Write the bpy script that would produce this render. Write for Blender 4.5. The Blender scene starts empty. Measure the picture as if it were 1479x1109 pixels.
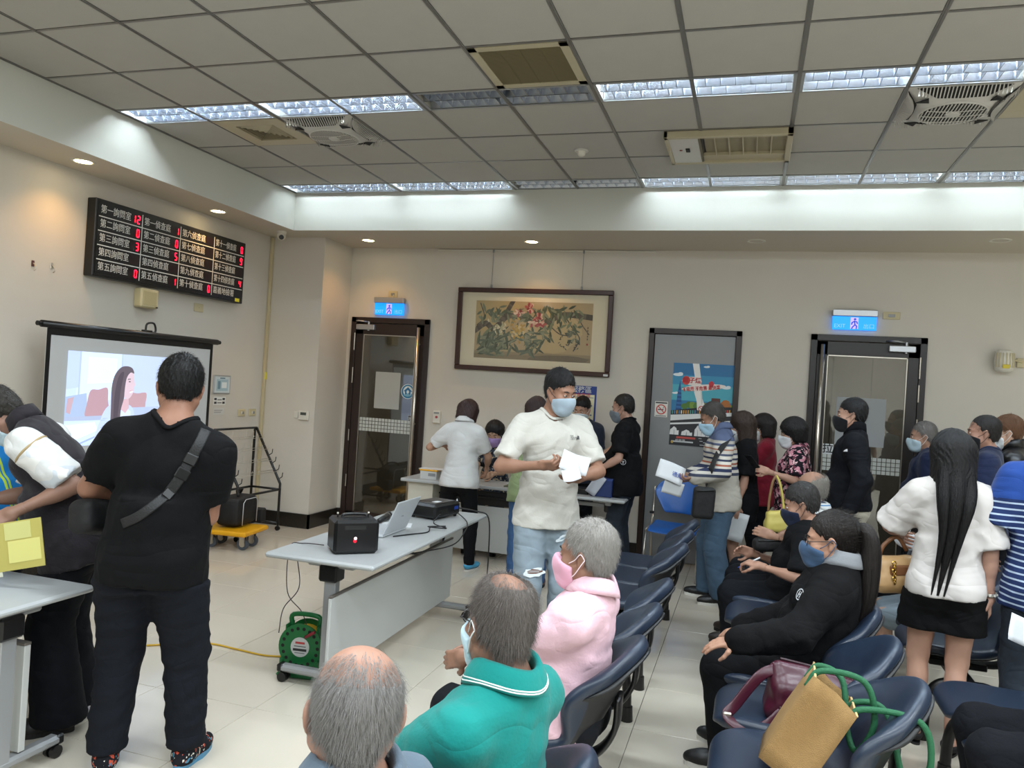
import bpy, math, random
import numpy as np
from mathutils import Vector, Matrix
SC = bpy.context.scene
COL = SC.collection
random.seed(7)
rad = math.radians

# ------------------------------------------------------------------ camera
F_PX, YAW, PITCH, ROLL, EYE = 1116.87, -0.299026, 0.00216, 0.062278, 1.70
_F = np.array([math.sin(YAW), math.cos(YAW), 0.0])
_R = np.array([math.cos(YAW), -math.sin(YAW), 0.0])
_U = np.array([0, 0, 1.0])
F2 = _F*math.cos(PITCH) + _U*math.sin(PITCH)
_U2 = _U*math.cos(PITCH) - _F*math.sin(PITCH)
R3 = _R*math.cos(ROLL) + _U2*math.sin(ROLL)
U3 = _U2*math.cos(ROLL) - _R*math.sin(ROLL)
CAM = np.array([0, 0, EYE])


def ray(x, y):
    return R3*(x-739.5)/F_PX + U3*(554.5-y)/F_PX + F2


def at(x, y, z):
    """the point of the place seen at (x, y) of the photograph, z metres along the view"""
    return CAM + ray(x, y)*z


def onZ(x, y, z):
    d = ray(x, y)
    return CAM + d*((z-EYE)/d[2])


def onX(x, y, X):
    d = ray(x, y)
    return CAM + d*(X/d[0])


def onY(x, y, Y):
    d = ray(x, y)
    return CAM + d*(Y/d[1])


cam_data = bpy.data.cameras.new('camera')
cam_data.sensor_width = 36
cam_data.lens = F_PX*36/1479
cam_data.clip_start = 0.05
cam = bpy.data.objects.new('camera', cam_data)
COL.objects.link(cam)
cam.matrix_world = Matrix(((R3[0], U3[0], -F2[0], 0), (R3[1], U3[1], -F2[1], 0), (R3[2], U3[2], -F2[2], EYE), (0, 0, 0, 1)))
SC.camera = cam

# ------------------------------------------------------------------ world, exposure, lamps
W = bpy.data.worlds.new('world')
SC.world = W
W.use_nodes = True
W.node_tree.nodes['Background'].inputs[0].default_value = (0.5, 0.55, 0.6, 1)
W.node_tree.nodes['Background'].inputs[1].default_value = 0.05
SC.view_settings.view_transform = 'Standard'
SC.view_settings.look = 'None'
SC.view_settings.gamma = 1
SC.view_settings.use_curve_mapping = False
SC.view_settings.exposure = 0.74
TUBE_STRENGTH = 25.0
TROFFER_WATTS = 29.0
SPOT_WATTS = 11.0
try:
    SC.cycles.max_bounces = 8
    SC.cycles.diffuse_bounces = 4
    SC.cycles.glossy_bounces = 4
    SC.cycles.transparent_max_bounces = 12
    SC.cycles.sample_clamp_indirect = 6
    SC.cycles.caustics_reflective = False
    SC.cycles.caustics_refractive = False
except Exception:
    pass


def lamp(name, kind, loc, energy, color=(1, 1, 1), rot=(0, 0, 0), **kw):
    d = bpy.data.lights.new(name, kind)
    d.energy = energy
    d.color = color
    for k, v in kw.items():
        setattr(d, k, v)
    o = bpy.data.objects.new(name, d)
    o.location = loc
    o.rotation_euler = rot
    COL.objects.link(o)
    return o


# ceiling lattice measured from the photograph
GX, GY, GC = -4.677, 3.429, 0.605
ZC, ZS = 3.58, 3.19          # suspended ceiling, dropped soffit
UPX, UPY = -4.69, 7.08       # upstand faces between ceiling and soffit
XW, YW = -5.20, 8.06         # left wall, back wall
XR, YB = 6.4, -4.2           # right wall, wall behind
ROW = {-2: 0.41, -1: 2.524, 0: 4.639, 1: 6.754}   # near edges of the light rows


def gx(i):
    return GX + GC*i


# light rows that are out of the picture, behind and beside the camera: the hall's other lamps
for yy in (2.674, 0.56, -1.55):
    for i in (1, 4, 7, 10, 13, 16):
        if i == 1 and yy > 0:
            continue
        lamp('hall_lamp', 'AREA', (gx(i)+0.3, yy, ZC-0.03), TROFFER_WATTS, (0.85, 0.94, 1.0), shape='RECTANGLE', size=1.15, size_y=0.26)

# ------------------------------------------------------------------ helpers


def srgb(h):
    h = h.lstrip('#')
    v = [int(h[i:i+2], 16)/255 for i in (0, 2, 4)]
    return tuple((c/12.92 if c <= 0.04045 else ((c+0.055)/1.055)**2.4) for c in v)


def lin(c):
    return srgb(c) if isinstance(c, str) else tuple(c)


MATS = {}


def mat(name, col, rough=0.6, metal=0.0, spec=0.5, var=0.0, vscale=8.0, bump=0.0, bscale=60.0, emit=None, estr=0.0, sheen=0.0,
        stretch=(1, 1, 1), coat=0.0, alpha=1.0):
    """plain surface with procedural colour variation and relief"""
    if name in MATS:
        return MATS[name]
    m = bpy.data.materials.new(name)
    m.use_nodes = True
    nt = m.node_tree
    b = nt.nodes['Principled BSDF']
    c = lin(col)
    b.inputs['Base Color'].default_value = (*c, 1)
    b.inputs['Roughness'].default_value = rough
    b.inputs['Metallic'].default_value = metal
    b.inputs['Specular IOR Level'].default_value = spec
    if sheen:
        b.inputs['Sheen Weight'].default_value = sheen
    if coat:
        b.inputs['Coat Weight'].default_value = coat
    if emit is not None:
        b.inputs['Emission Color'].default_value = (*lin(emit), 1)
        b.inputs['Emission Strength'].default_value = estr
    tc = None
    if var or bump:
        tc = nt.nodes.new('ShaderNodeTexCoord')
        mp = nt.nodes.new('ShaderNodeMapping')
        mp.inputs['Scale'].default_value = stretch
        nt.links.new(tc.outputs['Object'], mp.inputs[0])
    if var:
        n = nt.nodes.new('ShaderNodeTexNoise')
        n.inputs['Scale'].default_value = vscale
        n.inputs['Detail'].default_value = 4
        nt.links.new(mp.outputs[0], n.inputs['Vector'])
        mx = nt.nodes.new('ShaderNodeMix')
        mx.data_type = 'RGBA'
        mx.inputs[6].default_value = (*[x*(1-var) for x in c], 1)
        mx.inputs[7].default_value = (*[min(1, x*(1+var)) for x in c], 1)
        nt.links.new(n.outputs[0], mx.inputs[0])
        nt.links.new(mx.outputs[2], b.inputs['Base Color'])
    if bump:
        n2 = nt.nodes.new('ShaderNodeTexNoise')
        n2.inputs['Scale'].default_value = bscale
        n2.inputs['Detail'].default_value = 3
        nt.links.new(mp.outputs[0], n2.inputs['Vector'])
        bp = nt.nodes.new('ShaderNodeBump')
        bp.inputs['Strength'].default_value = bump
        bp.inputs['Distance'].default_value = 0.01
        nt.links.new(n2.outputs[0], bp.inputs['Height'])
        nt.links.new(bp.outputs[0], b.inputs['Normal'])
    MATS[name] = m
    return m


def print_mat(name='print', emit=0.0, rough=0.5):
    """flat print: colour from the mesh's own colour attribute"""
    if name in MATS:
        return MATS[name]
    m = bpy.data.materials.new(name)
    m.use_nodes = True
    nt = m.node_tree
    b = nt.nodes['Principled BSDF']
    a = nt.nodes.new('ShaderNodeAttribute')
    a.attribute_name = 'ink'
    nt.links.new(a.outputs['Color'], b.inputs['Base Color'])
    b.inputs['Roughness'].default_value = rough
    if emit:
        nt.links.new(a.outputs['Color'], b.inputs['Emission Color'])
        b.inputs['Emission Strength'].default_value = emit
    MATS[name] = m
    return m


def glass_mat(name, tint=(0.8, 0.82, 0.8), refl=1.0, rough=0.02, base=0.06):
    """thin pane: mostly see-through, mirror-like towards grazing angles"""
    if name in MATS:
        return MATS[name]
    m = bpy.data.materials.new(name)
    m.use_nodes = True
    nt = m.node_tree
    nt.nodes.clear()
    out = nt.nodes.new('ShaderNodeOutputMaterial')
    tr = nt.nodes.new('ShaderNodeBsdfTransparent')
    tr.inputs[0].default_value = (*tint, 1)
    gl = nt.nodes.new('ShaderNodeBsdfGlossy')
    gl.inputs['Roughness'].default_value = rough
    gl.inputs[0].default_value = (refl, refl, refl, 1)
    lw = nt.nodes.new('ShaderNodeLayerWeight')
    lw.inputs[0].default_value = 0.5
    pw = nt.nodes.new('ShaderNodeMath')
    pw.operation = 'POWER'
    pw.inputs[1].default_value = 4.0
    nt.links.new(lw.outputs['Facing'], pw.inputs[0])
    fr = nt.nodes.new('ShaderNodeMath')
    fr.operation = 'MULTIPLY_ADD'
    fr.inputs[1].default_value = 0.8
    fr.inputs[2].default_value = base
    nt.links.new(pw.outputs[0], fr.inputs[0])
    mx = nt.nodes.new('ShaderNodeMixShader')
    nt.links.new(fr.outputs[0], mx.inputs[0])
    nt.links.new(tr.outputs[0], mx.inputs[1])
    nt.links.new(gl.outputs[0], mx.inputs[2])
    nt.links.new(mx.outputs[0], out.inputs[0])
    MATS[name] = m
    return m


def tag(o, label=None, cat=None, group=None, kind=None):
    if label:
        o['label'] = label
    if cat:
        o['category'] = cat
    if group:
        o['group'] = group
    if kind:
        o['kind'] = kind
    return o


def empty(name, loc=(0, 0, 0), rotz=0.0, label=None, cat=None, group=None, kind=None):
    o = bpy.data.objects.new(name, None)
    o.empty_display_size = 0.1
    o.location = loc
    o.rotation_euler = (0, 0, rotz)
    COL.objects.link(o)
    return tag(o, label, cat, group, kind)


def link(name, me, parent=None, loc=None, rot=None):
    o = bpy.data.objects.new(name, me)
    COL.objects.link(o)
    if parent is not None:
        o.parent = parent
    if loc is not None:
        o.location = loc
    if rot is not None:
        o.rotation_euler = rot
    return o


def orient(d):
    """3x3 matrix whose z column runs along d"""
    d = np.asarray(d, float)
    d = d/np.linalg.norm(d)
    a = np.array([0, 0, 1.0]) if abs(d[2]) < 0.9 else np.array([1.0, 0, 0])
    x = np.cross(a, d)
    x /= np.linalg.norm(x)
    y = np.cross(d, x)
    return np.stack([x, y, d], 1)


class MB:
    """collects simple solids and makes ONE mesh of them"""

    def __init__(s):
        s.v, s.f, s.m, s.sm = [], [], [], []

    def add(s, vs, fs, mi=0, smooth=False, M=None):
        k = len(s.v)
        vs = np.asarray(vs, float)
        if M is not None:
            vs = vs @ np.asarray(M[0]).T + np.asarray(M[1])
        s.v.extend(map(tuple, vs))
        for f in fs:
            s.f.append(tuple(i+k for i in f))
            s.m.append(mi)
            s.sm.append(smooth)
        return s

    def box(s, lo, hi, mi=0, b=0.0, M=None):
        x0, y0, z0 = lo
        x1, y1, z1 = hi
        if b <= 0:
            vs = [(x0, y0, z0), (x1, y0, z0), (x1, y1, z0), (x0, y1, z0), (x0, y0, z1), (x1, y0, z1), (x1, y1, z1), (x0, y1, z1)]
            fs = [(3, 2, 1, 0), (4, 5, 6, 7), (0, 1, 5, 4), (1, 2, 6, 5), (2, 3, 7, 6), (3, 0, 4, 7)]
            return s.add(vs, fs, mi, False, M)
        vs, idx = [], {}
        c = ((x0+x1)/2, (y0+y1)/2, (z0+z1)/2)
        P = ((x0, x1), (y0, y1), (z0, z1))
        for ax in range(3):
            for cor in range(8):
                sg = [(cor >> k) & 1 for k in range(3)]
                p = [0, 0, 0]
                for k in range(3):
                    q = P[k][sg[k]]
                    if k != ax:
                        q += b*(1 if sg[k] == 0 else -1)
                    p[k] = q
                idx[(ax, tuple(sg))] = len(vs)
                vs.append(tuple(p))
        fs = []
        for ax in range(3):
            o1, o2 = (ax+1) % 3, (ax+2) % 3
            for sd in (0, 1):
                q = []
                for a, bb in ((0, 0), (1, 0), (1, 1), (0, 1)):
                    sg = [0, 0, 0]
                    sg[ax], sg[o1], sg[o2] = sd, a, bb
                    q.append(idx[(ax, tuple(sg))])
                fs.append(q if sd else q[::-1])
        for ax in range(3):          # edges along ax
            o1, o2 = (ax+1) % 3, (ax+2) % 3
            for a in (0, 1):
                for bb in (0, 1):
                    q = []
                    for t, w in ((0, o1), (1, o1), (1, o2), (0, o2)):
                        sg = [0, 0, 0]
                        sg[ax], sg[o1], sg[o2] = t, a, bb
                        q.append(idx[(w, tuple(sg))])
                    fs.append(q if (a ^ bb) else q[::-1])
        for cor in range(8):
            sg = tuple((cor >> k) & 1 for k in range(3))
            q = [idx[(k, sg)] for k in range(3)]
            fs.append(q if sum(sg) % 2 else q[::-1])
        return s.add(vs, fs, mi, False, M)

    def cyl(s, a, b, ra, rb=None, n=16, mi=0, cap=True, smooth=True):
        rb = ra if rb is None else rb
        a, b = np.asarray(a, float), np.asarray(b, float)
        M = orient(b-a)
        vs = []
        for p, r in ((a, ra), (b, rb)):
            for k in range(n):
                t = 2*math.pi*k/n
                vs.append(p + M[:, 0]*r*math.cos(t) + M[:, 1]*r*math.sin(t))
        fs = [(k, (k+1) % n, n+(k+1) % n, n+k) for k in range(n)]
        s.add(vs, fs, mi, smooth)
        if cap:
            s.add(vs[:n], [tuple(range(n))[::-1]], mi)
            s.add(vs[n:], [tuple(range(n))], mi)
        return s

    def tube(s, pts, r, n=8, mi=0, closed=False, flat=None):
        """swept tube; flat=(normal, half width, half thickness) makes a strap"""
        P = [np.asarray(p, float) for p in pts]
        k = len(P)
        vs, up = [], None
        for i in range(k):
            if closed:
                d = P[(i+1) % k]-P[i-1]
            else:
                d = P[min(i+1, k-1)]-P[max(i-1, 0)]
            d = d/(np.linalg.norm(d)+1e-12)
            if up is None:
                M = orient(d)
                x, y = M[:, 0], M[:, 1]
            else:
                x = up-d*(up@d)
                x /= np.linalg.norm(x)+1e-12
                y = np.cross(d, x)
            if flat is not None:
                nn = np.asarray(flat[0], float)
                y = nn-d*(nn@d)
                y /= np.linalg.norm(y)+1e-12
                x = np.cross(y, d)
            up = x
            rr = r[i] if hasattr(r, '__len__') else r
            for j in range(n):
                t = 2*math.pi*(j+0.5)/n
                if flat is not None:
                    vs.append(P[i]+x*flat[1]*np.sign(math.cos(t))*abs(math.cos(t))**0.4+y*flat[2]*math.sin(t))
                else:
                    vs.append(P[i]+x*rr*math.cos(t)+y*rr*math.sin(t))
        fs = []
        for i in range(k if closed else k-1):
            a, b = i*n, ((i+1) % k)*n
            for j in range(n):
                fs.append((a+j, a+(j+1) % n, b+(j+1) % n, b+j))
        if not closed:
            fs.append(tuple(range(n))[::-1])
            fs.append(tuple(range((k-1)*n, k*n)))
        return s.add(vs, fs, mi, True)

    def lathe(s, prof, n=24, mi=0, M=None, smooth=True):
        vs = []
        for r, z in prof:
            for k in range(n):
                t = 2*math.pi*k/n
                vs.append((r*math.cos(t), r*math.sin(t), z))
        fs = []
        for i in range(len(prof)-1):
            for k in range(n):
                fs.append((i*n+k, i*n+(k+1) % n, (i+1)*n+(k+1) % n, (i+1)*n+k))
        return s.add(vs, fs, mi, smooth, M)

    def prism(s, poly, z0, z1, mi=0, M=None):
        n = len(poly)
        vs = [(x, y, z0) for x, y in poly]+[(x, y, z1) for x, y in poly]
        fs = [tuple(range(n))[::-1], tuple(range(n, 2*n))]+[(i, (i+1) % n, n+(i+1) % n, n+i) for i in range(n)]
        return s.add(vs, fs, mi, False, M)

    def grid(s, G, mi=0, smooth=True, closed_u=False):
        G = np.asarray(G, float)
        nu, nv = G.shape[:2]
        fs = []
        for i in range(nu if closed_u else nu-1):
            for j in range(nv-1):
                a, b = i*nv+j, ((i+1) % nu)*nv+j
                fs.append((a, b, b+1, a+1))
        return s.add(G.reshape(-1, 3), fs, mi, smooth)

    def mesh(s, name, mats):
        me = bpy.data.meshes.new(name)
        me.from_pydata(s.v, [], s.f)
        for m in (mats if isinstance(mats, (list, tuple)) else [mats]):
            me.materials.append(m)
        me.polygons.foreach_set('material_index', s.m)
        me.polygons.foreach_set('use_smooth', s.sm)
        me.update()
        return me

    def build(s, name, mats, parent=None, loc=None, rot=None):
        return link(name, s.mesh(name, mats), parent, loc, rot)


def solidify(o, t, offset=0):
    m = o.modifiers.new('s', 'SOLIDIFY')
    m.thickness = t
    m.offset = offset
    return o


def subsurf(o, n=2):
    m = o.modifiers.new('ss', 'SUBSURF')
    m.levels = n
    m.render_levels = n
    return o


def frame(o, u, v):
    """(3x3, origin) of a flat sheet: origin o, axes u (right) and v (up)"""
    u, v = np.asarray(u, float), np.asarray(v, float)
    u, v = u/np.linalg.norm(u), v/np.linalg.norm(v)
    return np.stack([u, v, np.cross(u, v)], 1), np.asarray(o, float)


def print_sheet(name, polys, fr, m, parent=None, step=4e-5, base=0.0):
    """polys: (colour, [(u, v) ...]) laid over one another in order on the sheet's plane; one mesh"""
    me = bpy.data.meshes.new(name)
    vs, fs, cols = [], [], []
    for k, (c, pl) in enumerate(polys):
        n = len(vs)
        for q in pl:
            vs.append((q[0], q[1], base+step*k))
        fs.append(tuple(range(n, len(vs))))
        cols.append((*lin(c), 1))
    A = np.asarray(vs) @ fr[0].T + fr[1]
    me.from_pydata([tuple(a) for a in A], [], fs)
    at_ = me.color_attributes.new('ink', 'FLOAT_COLOR', 'CORNER')
    buf = []
    for f, c in zip(fs, cols):
        buf.extend(list(c)*len(f))
    at_.data.foreach_set('color', buf)
    me.materials.append(m)
    me.update()
    return link(name, me, parent)


def rect(u0, v0, u1, v1):
    return [(u0, v0), (u1, v0), (u1, v1), (u0, v1)]


def blob(u, v, ru, rv=None, n=14, rot=0.0, j=0.0):
    rv = ru if rv is None else rv
    out = []
    for k in range(n):
        t = 2*math.pi*k/n
        w = 1+random.uniform(-j, j)
        a, b = ru*w*math.cos(t), rv*w*math.sin(t)
        out.append((u+a*math.cos(rot)-b*math.sin(rot), v+a*math.sin(rot)+b*math.cos(rot)))
    return out


def leaf(u, v, L, w, ang):
    pts = [(0, 0), (0.25, 0.8), (0.55, 1), (0.85, 0.5), (1, 0), (0.85, -0.5), (0.55, -1), (0.25, -0.8)]
    ca, sa = math.cos(ang), math.sin(ang)
    return [(u+ca*L*p-sa*w*q, v+sa*L*p+ca*w*q) for p, q in pts]


def stroke(pts, w):
    """polyline as a list of quads"""
    out = []
    for (a, b), (c, d) in zip(pts[:-1], pts[1:]):
        L = math.hypot(c-a, d-b)+1e-9
        nx, ny = -(d-b)/L*w/2, (c-a)/L*w/2
        ex, ey = (c-a)/L*w*0.3, (d-b)/L*w*0.3
        out.append([(a+nx-ex, b+ny-ey), (a-nx-ex, b-ny-ey), (c-nx+ex, d-ny+ey), (c+nx+ex, d+ny+ey)])
    return out


def text(name, s, size, fr, m, parent=None, align='LEFT', depth=0.0006, squeeze=1.0, bold=0.0):
    cu = bpy.data.curves.new(name, 'FONT')
    cu.body = s
    cu.size = size
    cu.align_x = align
    cu.align_y = 'CENTER'
    cu.extrude = depth
    cu.offset = bold
    cu.resolution_u = 2
    tmp = bpy.data.objects.new(name, cu)
    COL.objects.link(tmp)
    dg = bpy.context.evaluated_depsgraph_get()
    me = bpy.data.meshes.new_from_object(tmp.evaluated_get(dg))
    bpy.data.objects.remove(tmp)
    n = len(me.vertices)
    A = np.empty(n*3)
    me.vertices.foreach_get('co', A)
    A = A.reshape(-1, 3)*np.array([squeeze, 1, 1])
    A = A @ fr[0].T + fr[1]
    me.vertices.foreach_set('co', A.ravel())
    me.materials.clear()
    me.materials.append(m)
    me.update()
    return link(name, me, parent)


def shift(fr, u, v, w=0.0):
    return fr[0], fr[1]+fr[0] @ np.array([u, v, w])


def copy_tree(o, parent=None):
    c = o.copy()
    COL.objects.link(c)
    c.parent = parent
    for ch in list(o.children):
        copy_tree(ch, c)
    return c


def smooth_path(pts, n=8):
    """Catmull-Rom through the points"""
    P = [np.asarray(p, float) for p in pts]
    P = [2*P[0]-P[1]]+P+[2*P[-1]-P[-2]]
    out = []
    for i in range(1, len(P)-2):
        for k in range(n):
            t = k/n
            a, b, c, d = P[i-1], P[i], P[i+1], P[i+2]
            out.append(0.5*((2*b)+(-a+c)*t+(2*a-5*b+4*c-d)*t*t+(-a+3*b-3*c+d)*t**3))
    out.append(P[-2])
    return out
# ------------------------------------------------------------------ the room
M_WALL = mat('wall_paint', '#d2ccc1', 0.75, var=0.03, vscale=3, bump=0.08, bscale=120)
M_WHITE = mat('upstand_paint', '#d9dad2', 0.7, var=0.02, vscale=2)
M_SOFF = mat('soffit_paint', '#cbc2b2', 0.75)
M_TILE = mat('ceiling_board', '#b0ada6', 0.9, var=0.04, vscale=6, bump=0.15, bscale=180)
M_TBAR = mat('t_bar_metal', '#807e7a', 0.35, metal=0.4)
M_BASE = mat('black_granite', '#26231f', 0.25, var=0.3, vscale=40)
M_BROWN = mat('dark_brown_steel', '#2c1f1a', 0.35, var=0.1, vscale=5)
M_BLACKFR = mat('dark_door_steel', '#1d1817', 0.35, var=0.1, vscale=5)
M_STEEL = mat('brushed_steel', '#c9c3b8', 0.28, metal=0.9, stretch=(1, 1, 0.05), bump=0.1, bscale=200)
M_ALU = mat('aluminium', '#b9bcc0', 0.35, metal=0.8)
M_WPLAST = mat('white_plastic', '#dcd8cc', 0.45)
M_IVORY = mat('ivory_plastic', '#c9bd98', 0.5)
M_BPLAST = mat('black_plastic', '#101011', 0.35, var=0.1, vscale=30)
M_BMETAL = mat('black_metal', '#121212', 0.4)
M_GREYM = mat('grey_metal', '#8d8f90', 0.4, metal=0.3)
M_STONE = mat('corridor_stone', '#8f887a', 0.5, var=0.25, vscale=4, bump=0.1, bscale=30, stretch=(1, 1, 0.3))
M_PRINT = print_mat('print')
M_PAPER = mat('white_paper', '#d2d5d8', 0.7)
M_INK = mat('black_ink', '#111114', 0.6)


def tile_mat():
    m = mat('polished_tile', '#d2cabb', 0.13, spec=0.6, var=0.05, vscale=2.2)
    nt = m.node_tree
    b = nt.nodes['Principled BSDF']
    oi = nt.nodes.new('ShaderNodeObjectInfo')
    mx = nt.nodes.new('ShaderNodeMix')
    mx.data_type = 'RGBA'
    mx.blend_type = 'MULTIPLY'
    mx.inputs[0].default_value = 1
    src = b.inputs['Base Color'].links[0].from_socket
    mr = nt.nodes.new('ShaderNodeMapRange')
    mr.inputs[3].default_value = 0.95
    mr.inputs[4].default_value = 1.03
    nt.links.new(oi.outputs['Random'], mr.inputs[0])
    nt.links.new(src, mx.inputs[6])
    nt.links.new(mr.outputs[0], mx.inputs[7])
    nt.links.new(mx.outputs[2], b.inputs['Base Color'])
    return m


M_FLOOR = tile_mat()
M_GROUT = mat('grout', '#6a6154', 0.9)

fl = MB().box((XW-0.2, YB, -0.15), (XR, YW+2.3, -0.012)).build('floor', M_GROUT)
tag(fl, kind='structure')
TX, TY = 0.605, 0.600
tm = MB().box((0.0015, 0.0015, -0.012), (TX-0.0015, TY-0.0015, 0.0), 0, 0.0012).mesh('tile', M_FLOOR)
ox, oy = -2.89-4*TX, 2.77-7*TY
for i in range(0, 19):
    for j in range(0, 16):
        x, y = ox+i*TX, oy+j*TY
        if x < XW-0.7 or y > YW+0.2:
            continue
        link('tile', tm, fl, (x, y, 0))

T = 0.18
wl = MB().box((XW-T, YB, -0.1), (XW, YW, 3.75)).build('wall_left', M_WALL)
tag(wl, kind='structure')
pl = MB().box((XW-0.01, 7.45, -0.1), (-4.53, YW+0.02, 3.3)).build('pillar', M_WALL)
tag(pl, kind='structure')
D1 = (-4.47, -3.49, 2.385)
D2 = (-1.03, -0.11, 2.385)
D3 = (0.535, 1.555, 2.385)
wb = MB()
for x0, x1 in ((XW-T, D1[0]), (D1[1], D2[0]), (D2[1], D3[0]), (D3[1], XR)):
    wb.box((x0, YW, -0.1), (x1, YW+T, 3.75))
for d in (D1, D2, D3):
    wb.box((d[0], YW, d[2]), (d[1], YW+T, 3.75))
tag(wb.build('wall_back', M_WALL), kind='structure')
tag(MB().box((XR, YB, -0.1), (XR+T, YW, 3.75)).build('wall_right', M_WALL), kind='structure')
tag(MB().box((XW-T, YB-T, -0.1), (XR+T, YB, 3.75)).build('wall_front', M_WALL), kind='structure')
# corridor beyond the glass doors
co = MB()
co.box((XW-T, YW+2.2, -0.1), (XR, YW+2.4, 3.0)).box((XW-T-0.1, YW+T, -0.1), (XW-T, YW+2.2, 3.0)).box((XR-0.1, YW+T, -0.1), (XR, YW+2.2, 3.0))
co.box((XW-T, YW+T, 2.9), (XR, YW+2.4, 3.0))
for x in (-3.95, -3.2, 0.98, 1.42):
    co.box((x-0.02, YW+2.185, 0), (x+0.02, YW+2.2, 2.9))
tag(co.build('wall_corridor', M_STONE), kind='structure')
lamp('corridor_lamp', 'AREA', (-3.6, YW+1.2, 2.85), 10, (1, 0.95, 0.85), shape='RECTANGLE', size=0.6, size_y=0.6)
lamp('corridor_lamp', 'AREA', (1.6, YW+1.2, 2.85), 10, (0.95, 0.97, 1), shape='RECTANGLE', size=0.6, size_y=0.6)

# ceiling: slab, boards, bars
ce = MB().box((UPX, YB, ZC+0.14), (XR, UPY, ZC+0.24)).build('ceiling', M_TILE)
tag(ce, kind='structure')
bt = MB().box((0.012, 0.012, 0.0), (GC-0.012, GC-0.012, 0.012), 0, 0.002).mesh('tile', M_TILE)
rows = [(-1, 2.824-0.605), (0, 2.824), (1, 3.429), (2, 4.034), (3, 4.939), (4, 5.544), (5, 6.149)]
skip = {(5, 2), (1, 3), (2, 3), (9, 3), (10, 3)}
NI = 18
for j, y in rows:
    for i in range(NI):
        if (i, j) in skip:
            continue
        link('tile', bt, ce, (gx(i), y, ZC+random.uniform(-0.001, 0.002)))
big = MB()
big.box((UPX, YB, ZC), (XR, 2.219, ZC+0.012))
big.build('board', M_TILE, ce)
lt = MB()   # long bars run away from the camera
for i in range(0, NI+1):
    lt.box((gx(i)-0.012, 2.2, ZC-0.004), (gx(i)+0.012, UPY-0.02, ZC+0.004), 0)
    lt.box((gx(i)-0.003, 2.2, ZC-0.007), (gx(i)+0.003, UPY-0.02, ZC-0.003), 0)
tag(lt.build('long_bar', M_TBAR, ce), kind='stuff')
ct = MB()
for y in (2.219, 2.824, 3.429, 4.034, 4.639, 4.939, 5.544, 6.149, 6.754, 7.054):
    ct.box((gx(0)-0.012, y-0.009, ZC-0.002), (gx(NI), y+0.009, ZC+0.004))
tag(ct.build('cross_bar', M_TBAR, ce), kind='stuff')

so = MB().box((XW-0.02, YB, ZS), (UPX, YW+0.02, ZC+0.25)).build('soffit_left', [M_SOFF])
tag(so, kind='structure')
so.data.materials.append(M_WHITE)
sb = MB().box((UPX, UPY, ZS), (XR, YW+0.02, ZC+0.25)).build('soffit_back', [M_SOFF])
tag(sb, kind='structure')
sb.data.materials.append(M_WHITE)
for o, ax in ((so, 0), (sb, 1)):
    for p in o.data.polygons:
        if abs(p.normal[ax]) > 0.9:
            p.material_index = 1

bh = 0.155
tag(MB().box((XW, YB, 0), (XW+0.02, 7.45, bh)).build('baseboard_left', M_BASE), kind='structure')
b = MB().box((XW+0.02, 7.43, 0), (-4.51, 7.45, bh)).box((-4.53, 7.43, 0), (-4.51, YW, bh))
tag(b.build('baseboard_pillar', M_BASE), kind='structure')
b = MB()
for x0, x1 in ((-4.51, D1[0]), (D1[1], D2[0]), (D2[1], D3[0]), (D3[1], XR)):
    b.box((x0, YW-0.02, 0), (x1, YW, bh))
tag(b.build('baseboard_back', M_BASE), kind='structure')

# ------------------------------------------------------------------ ceiling lights
M_TUBE = mat('lit_tube', '#ffffff', 0.4, emit=(0.80, 0.92, 1.0), estr=TUBE_STRENGTH)
M_TUBE2 = mat('lit_tube_bright', '#ffffff', 0.4, emit=(0.80, 0.92, 1.0), estr=TUBE_STRENGTH*1.9)
M_TUBEOFF = mat('unlit_tube', '#c9c4ba', 0.3)
M_REFL = mat('louvre_mirror', '#c4cad4', 0.22, metal=1.0)
LT = 2*GC
_h = MB()
_h.box((0.012, 0.0, 0.1), (LT-0.012, 0.3, 0.112))
_h.box((0.012, 0.0, 0.0), (0.022, 0.3, 0.1)).box((LT-0.022, 0, 0), (LT-0.012, 0.3, 0.1))
_h.box((0.012, 0, 0), (LT-0.012, 0.008, 0.1)).box((0.012, 0.292, 0), (LT-0.012, 0.3, 0.1))
H_ME = _h.mesh('housing', M_WPLAST)
_r = MB().box((0.012, 0.0, -0.004), (LT-0.012, 0.016, 0.002)).box((0.012, 0.284, -0.004), (LT-0.012, 0.3, 0.002))
_r.box((0.012, 0, -0.004), (0.03, 0.3, 0.002)).box((LT-0.03, 0, -0.004), (LT-0.012, 0.3, 0.002))
RIM_ME = _r.mesh('rim', M_ALU)
_m = MB()
for y in (0.018, 0.15, 0.282):     # curved mirrors either side of each tube
    for sg in (-1, 1):
        if (y < 0.05 and sg < 0) or (y > 0.25 and sg > 0):
            continue
        _m.grid([[(x, y+sg*(0.004+0.045*t*t), 0.002+0.095*t) for t in (0, 0.35, 0.7, 1)] for x in (0.03, LT-0.03)])
MIR_ME = _m.mesh('reflector', M_REFL)
TUBE_ON = MB().cyl((0.04, 0, 0), (LT-0.04, 0, 0), 0.0125, n=10).mesh('tube', M_TUBE)
TUBE_ON2 = MB().cyl((0.04, 0, 0), (LT-0.04, 0, 0), 0.0125, n=10).mesh('tube', M_TUBE2)
TUBE_OFF = MB().cyl((0.04, 0, 0), (LT-0.04, 0, 0), 0.0125, n=10).mesh('tube', M_TUBEOFF)
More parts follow.
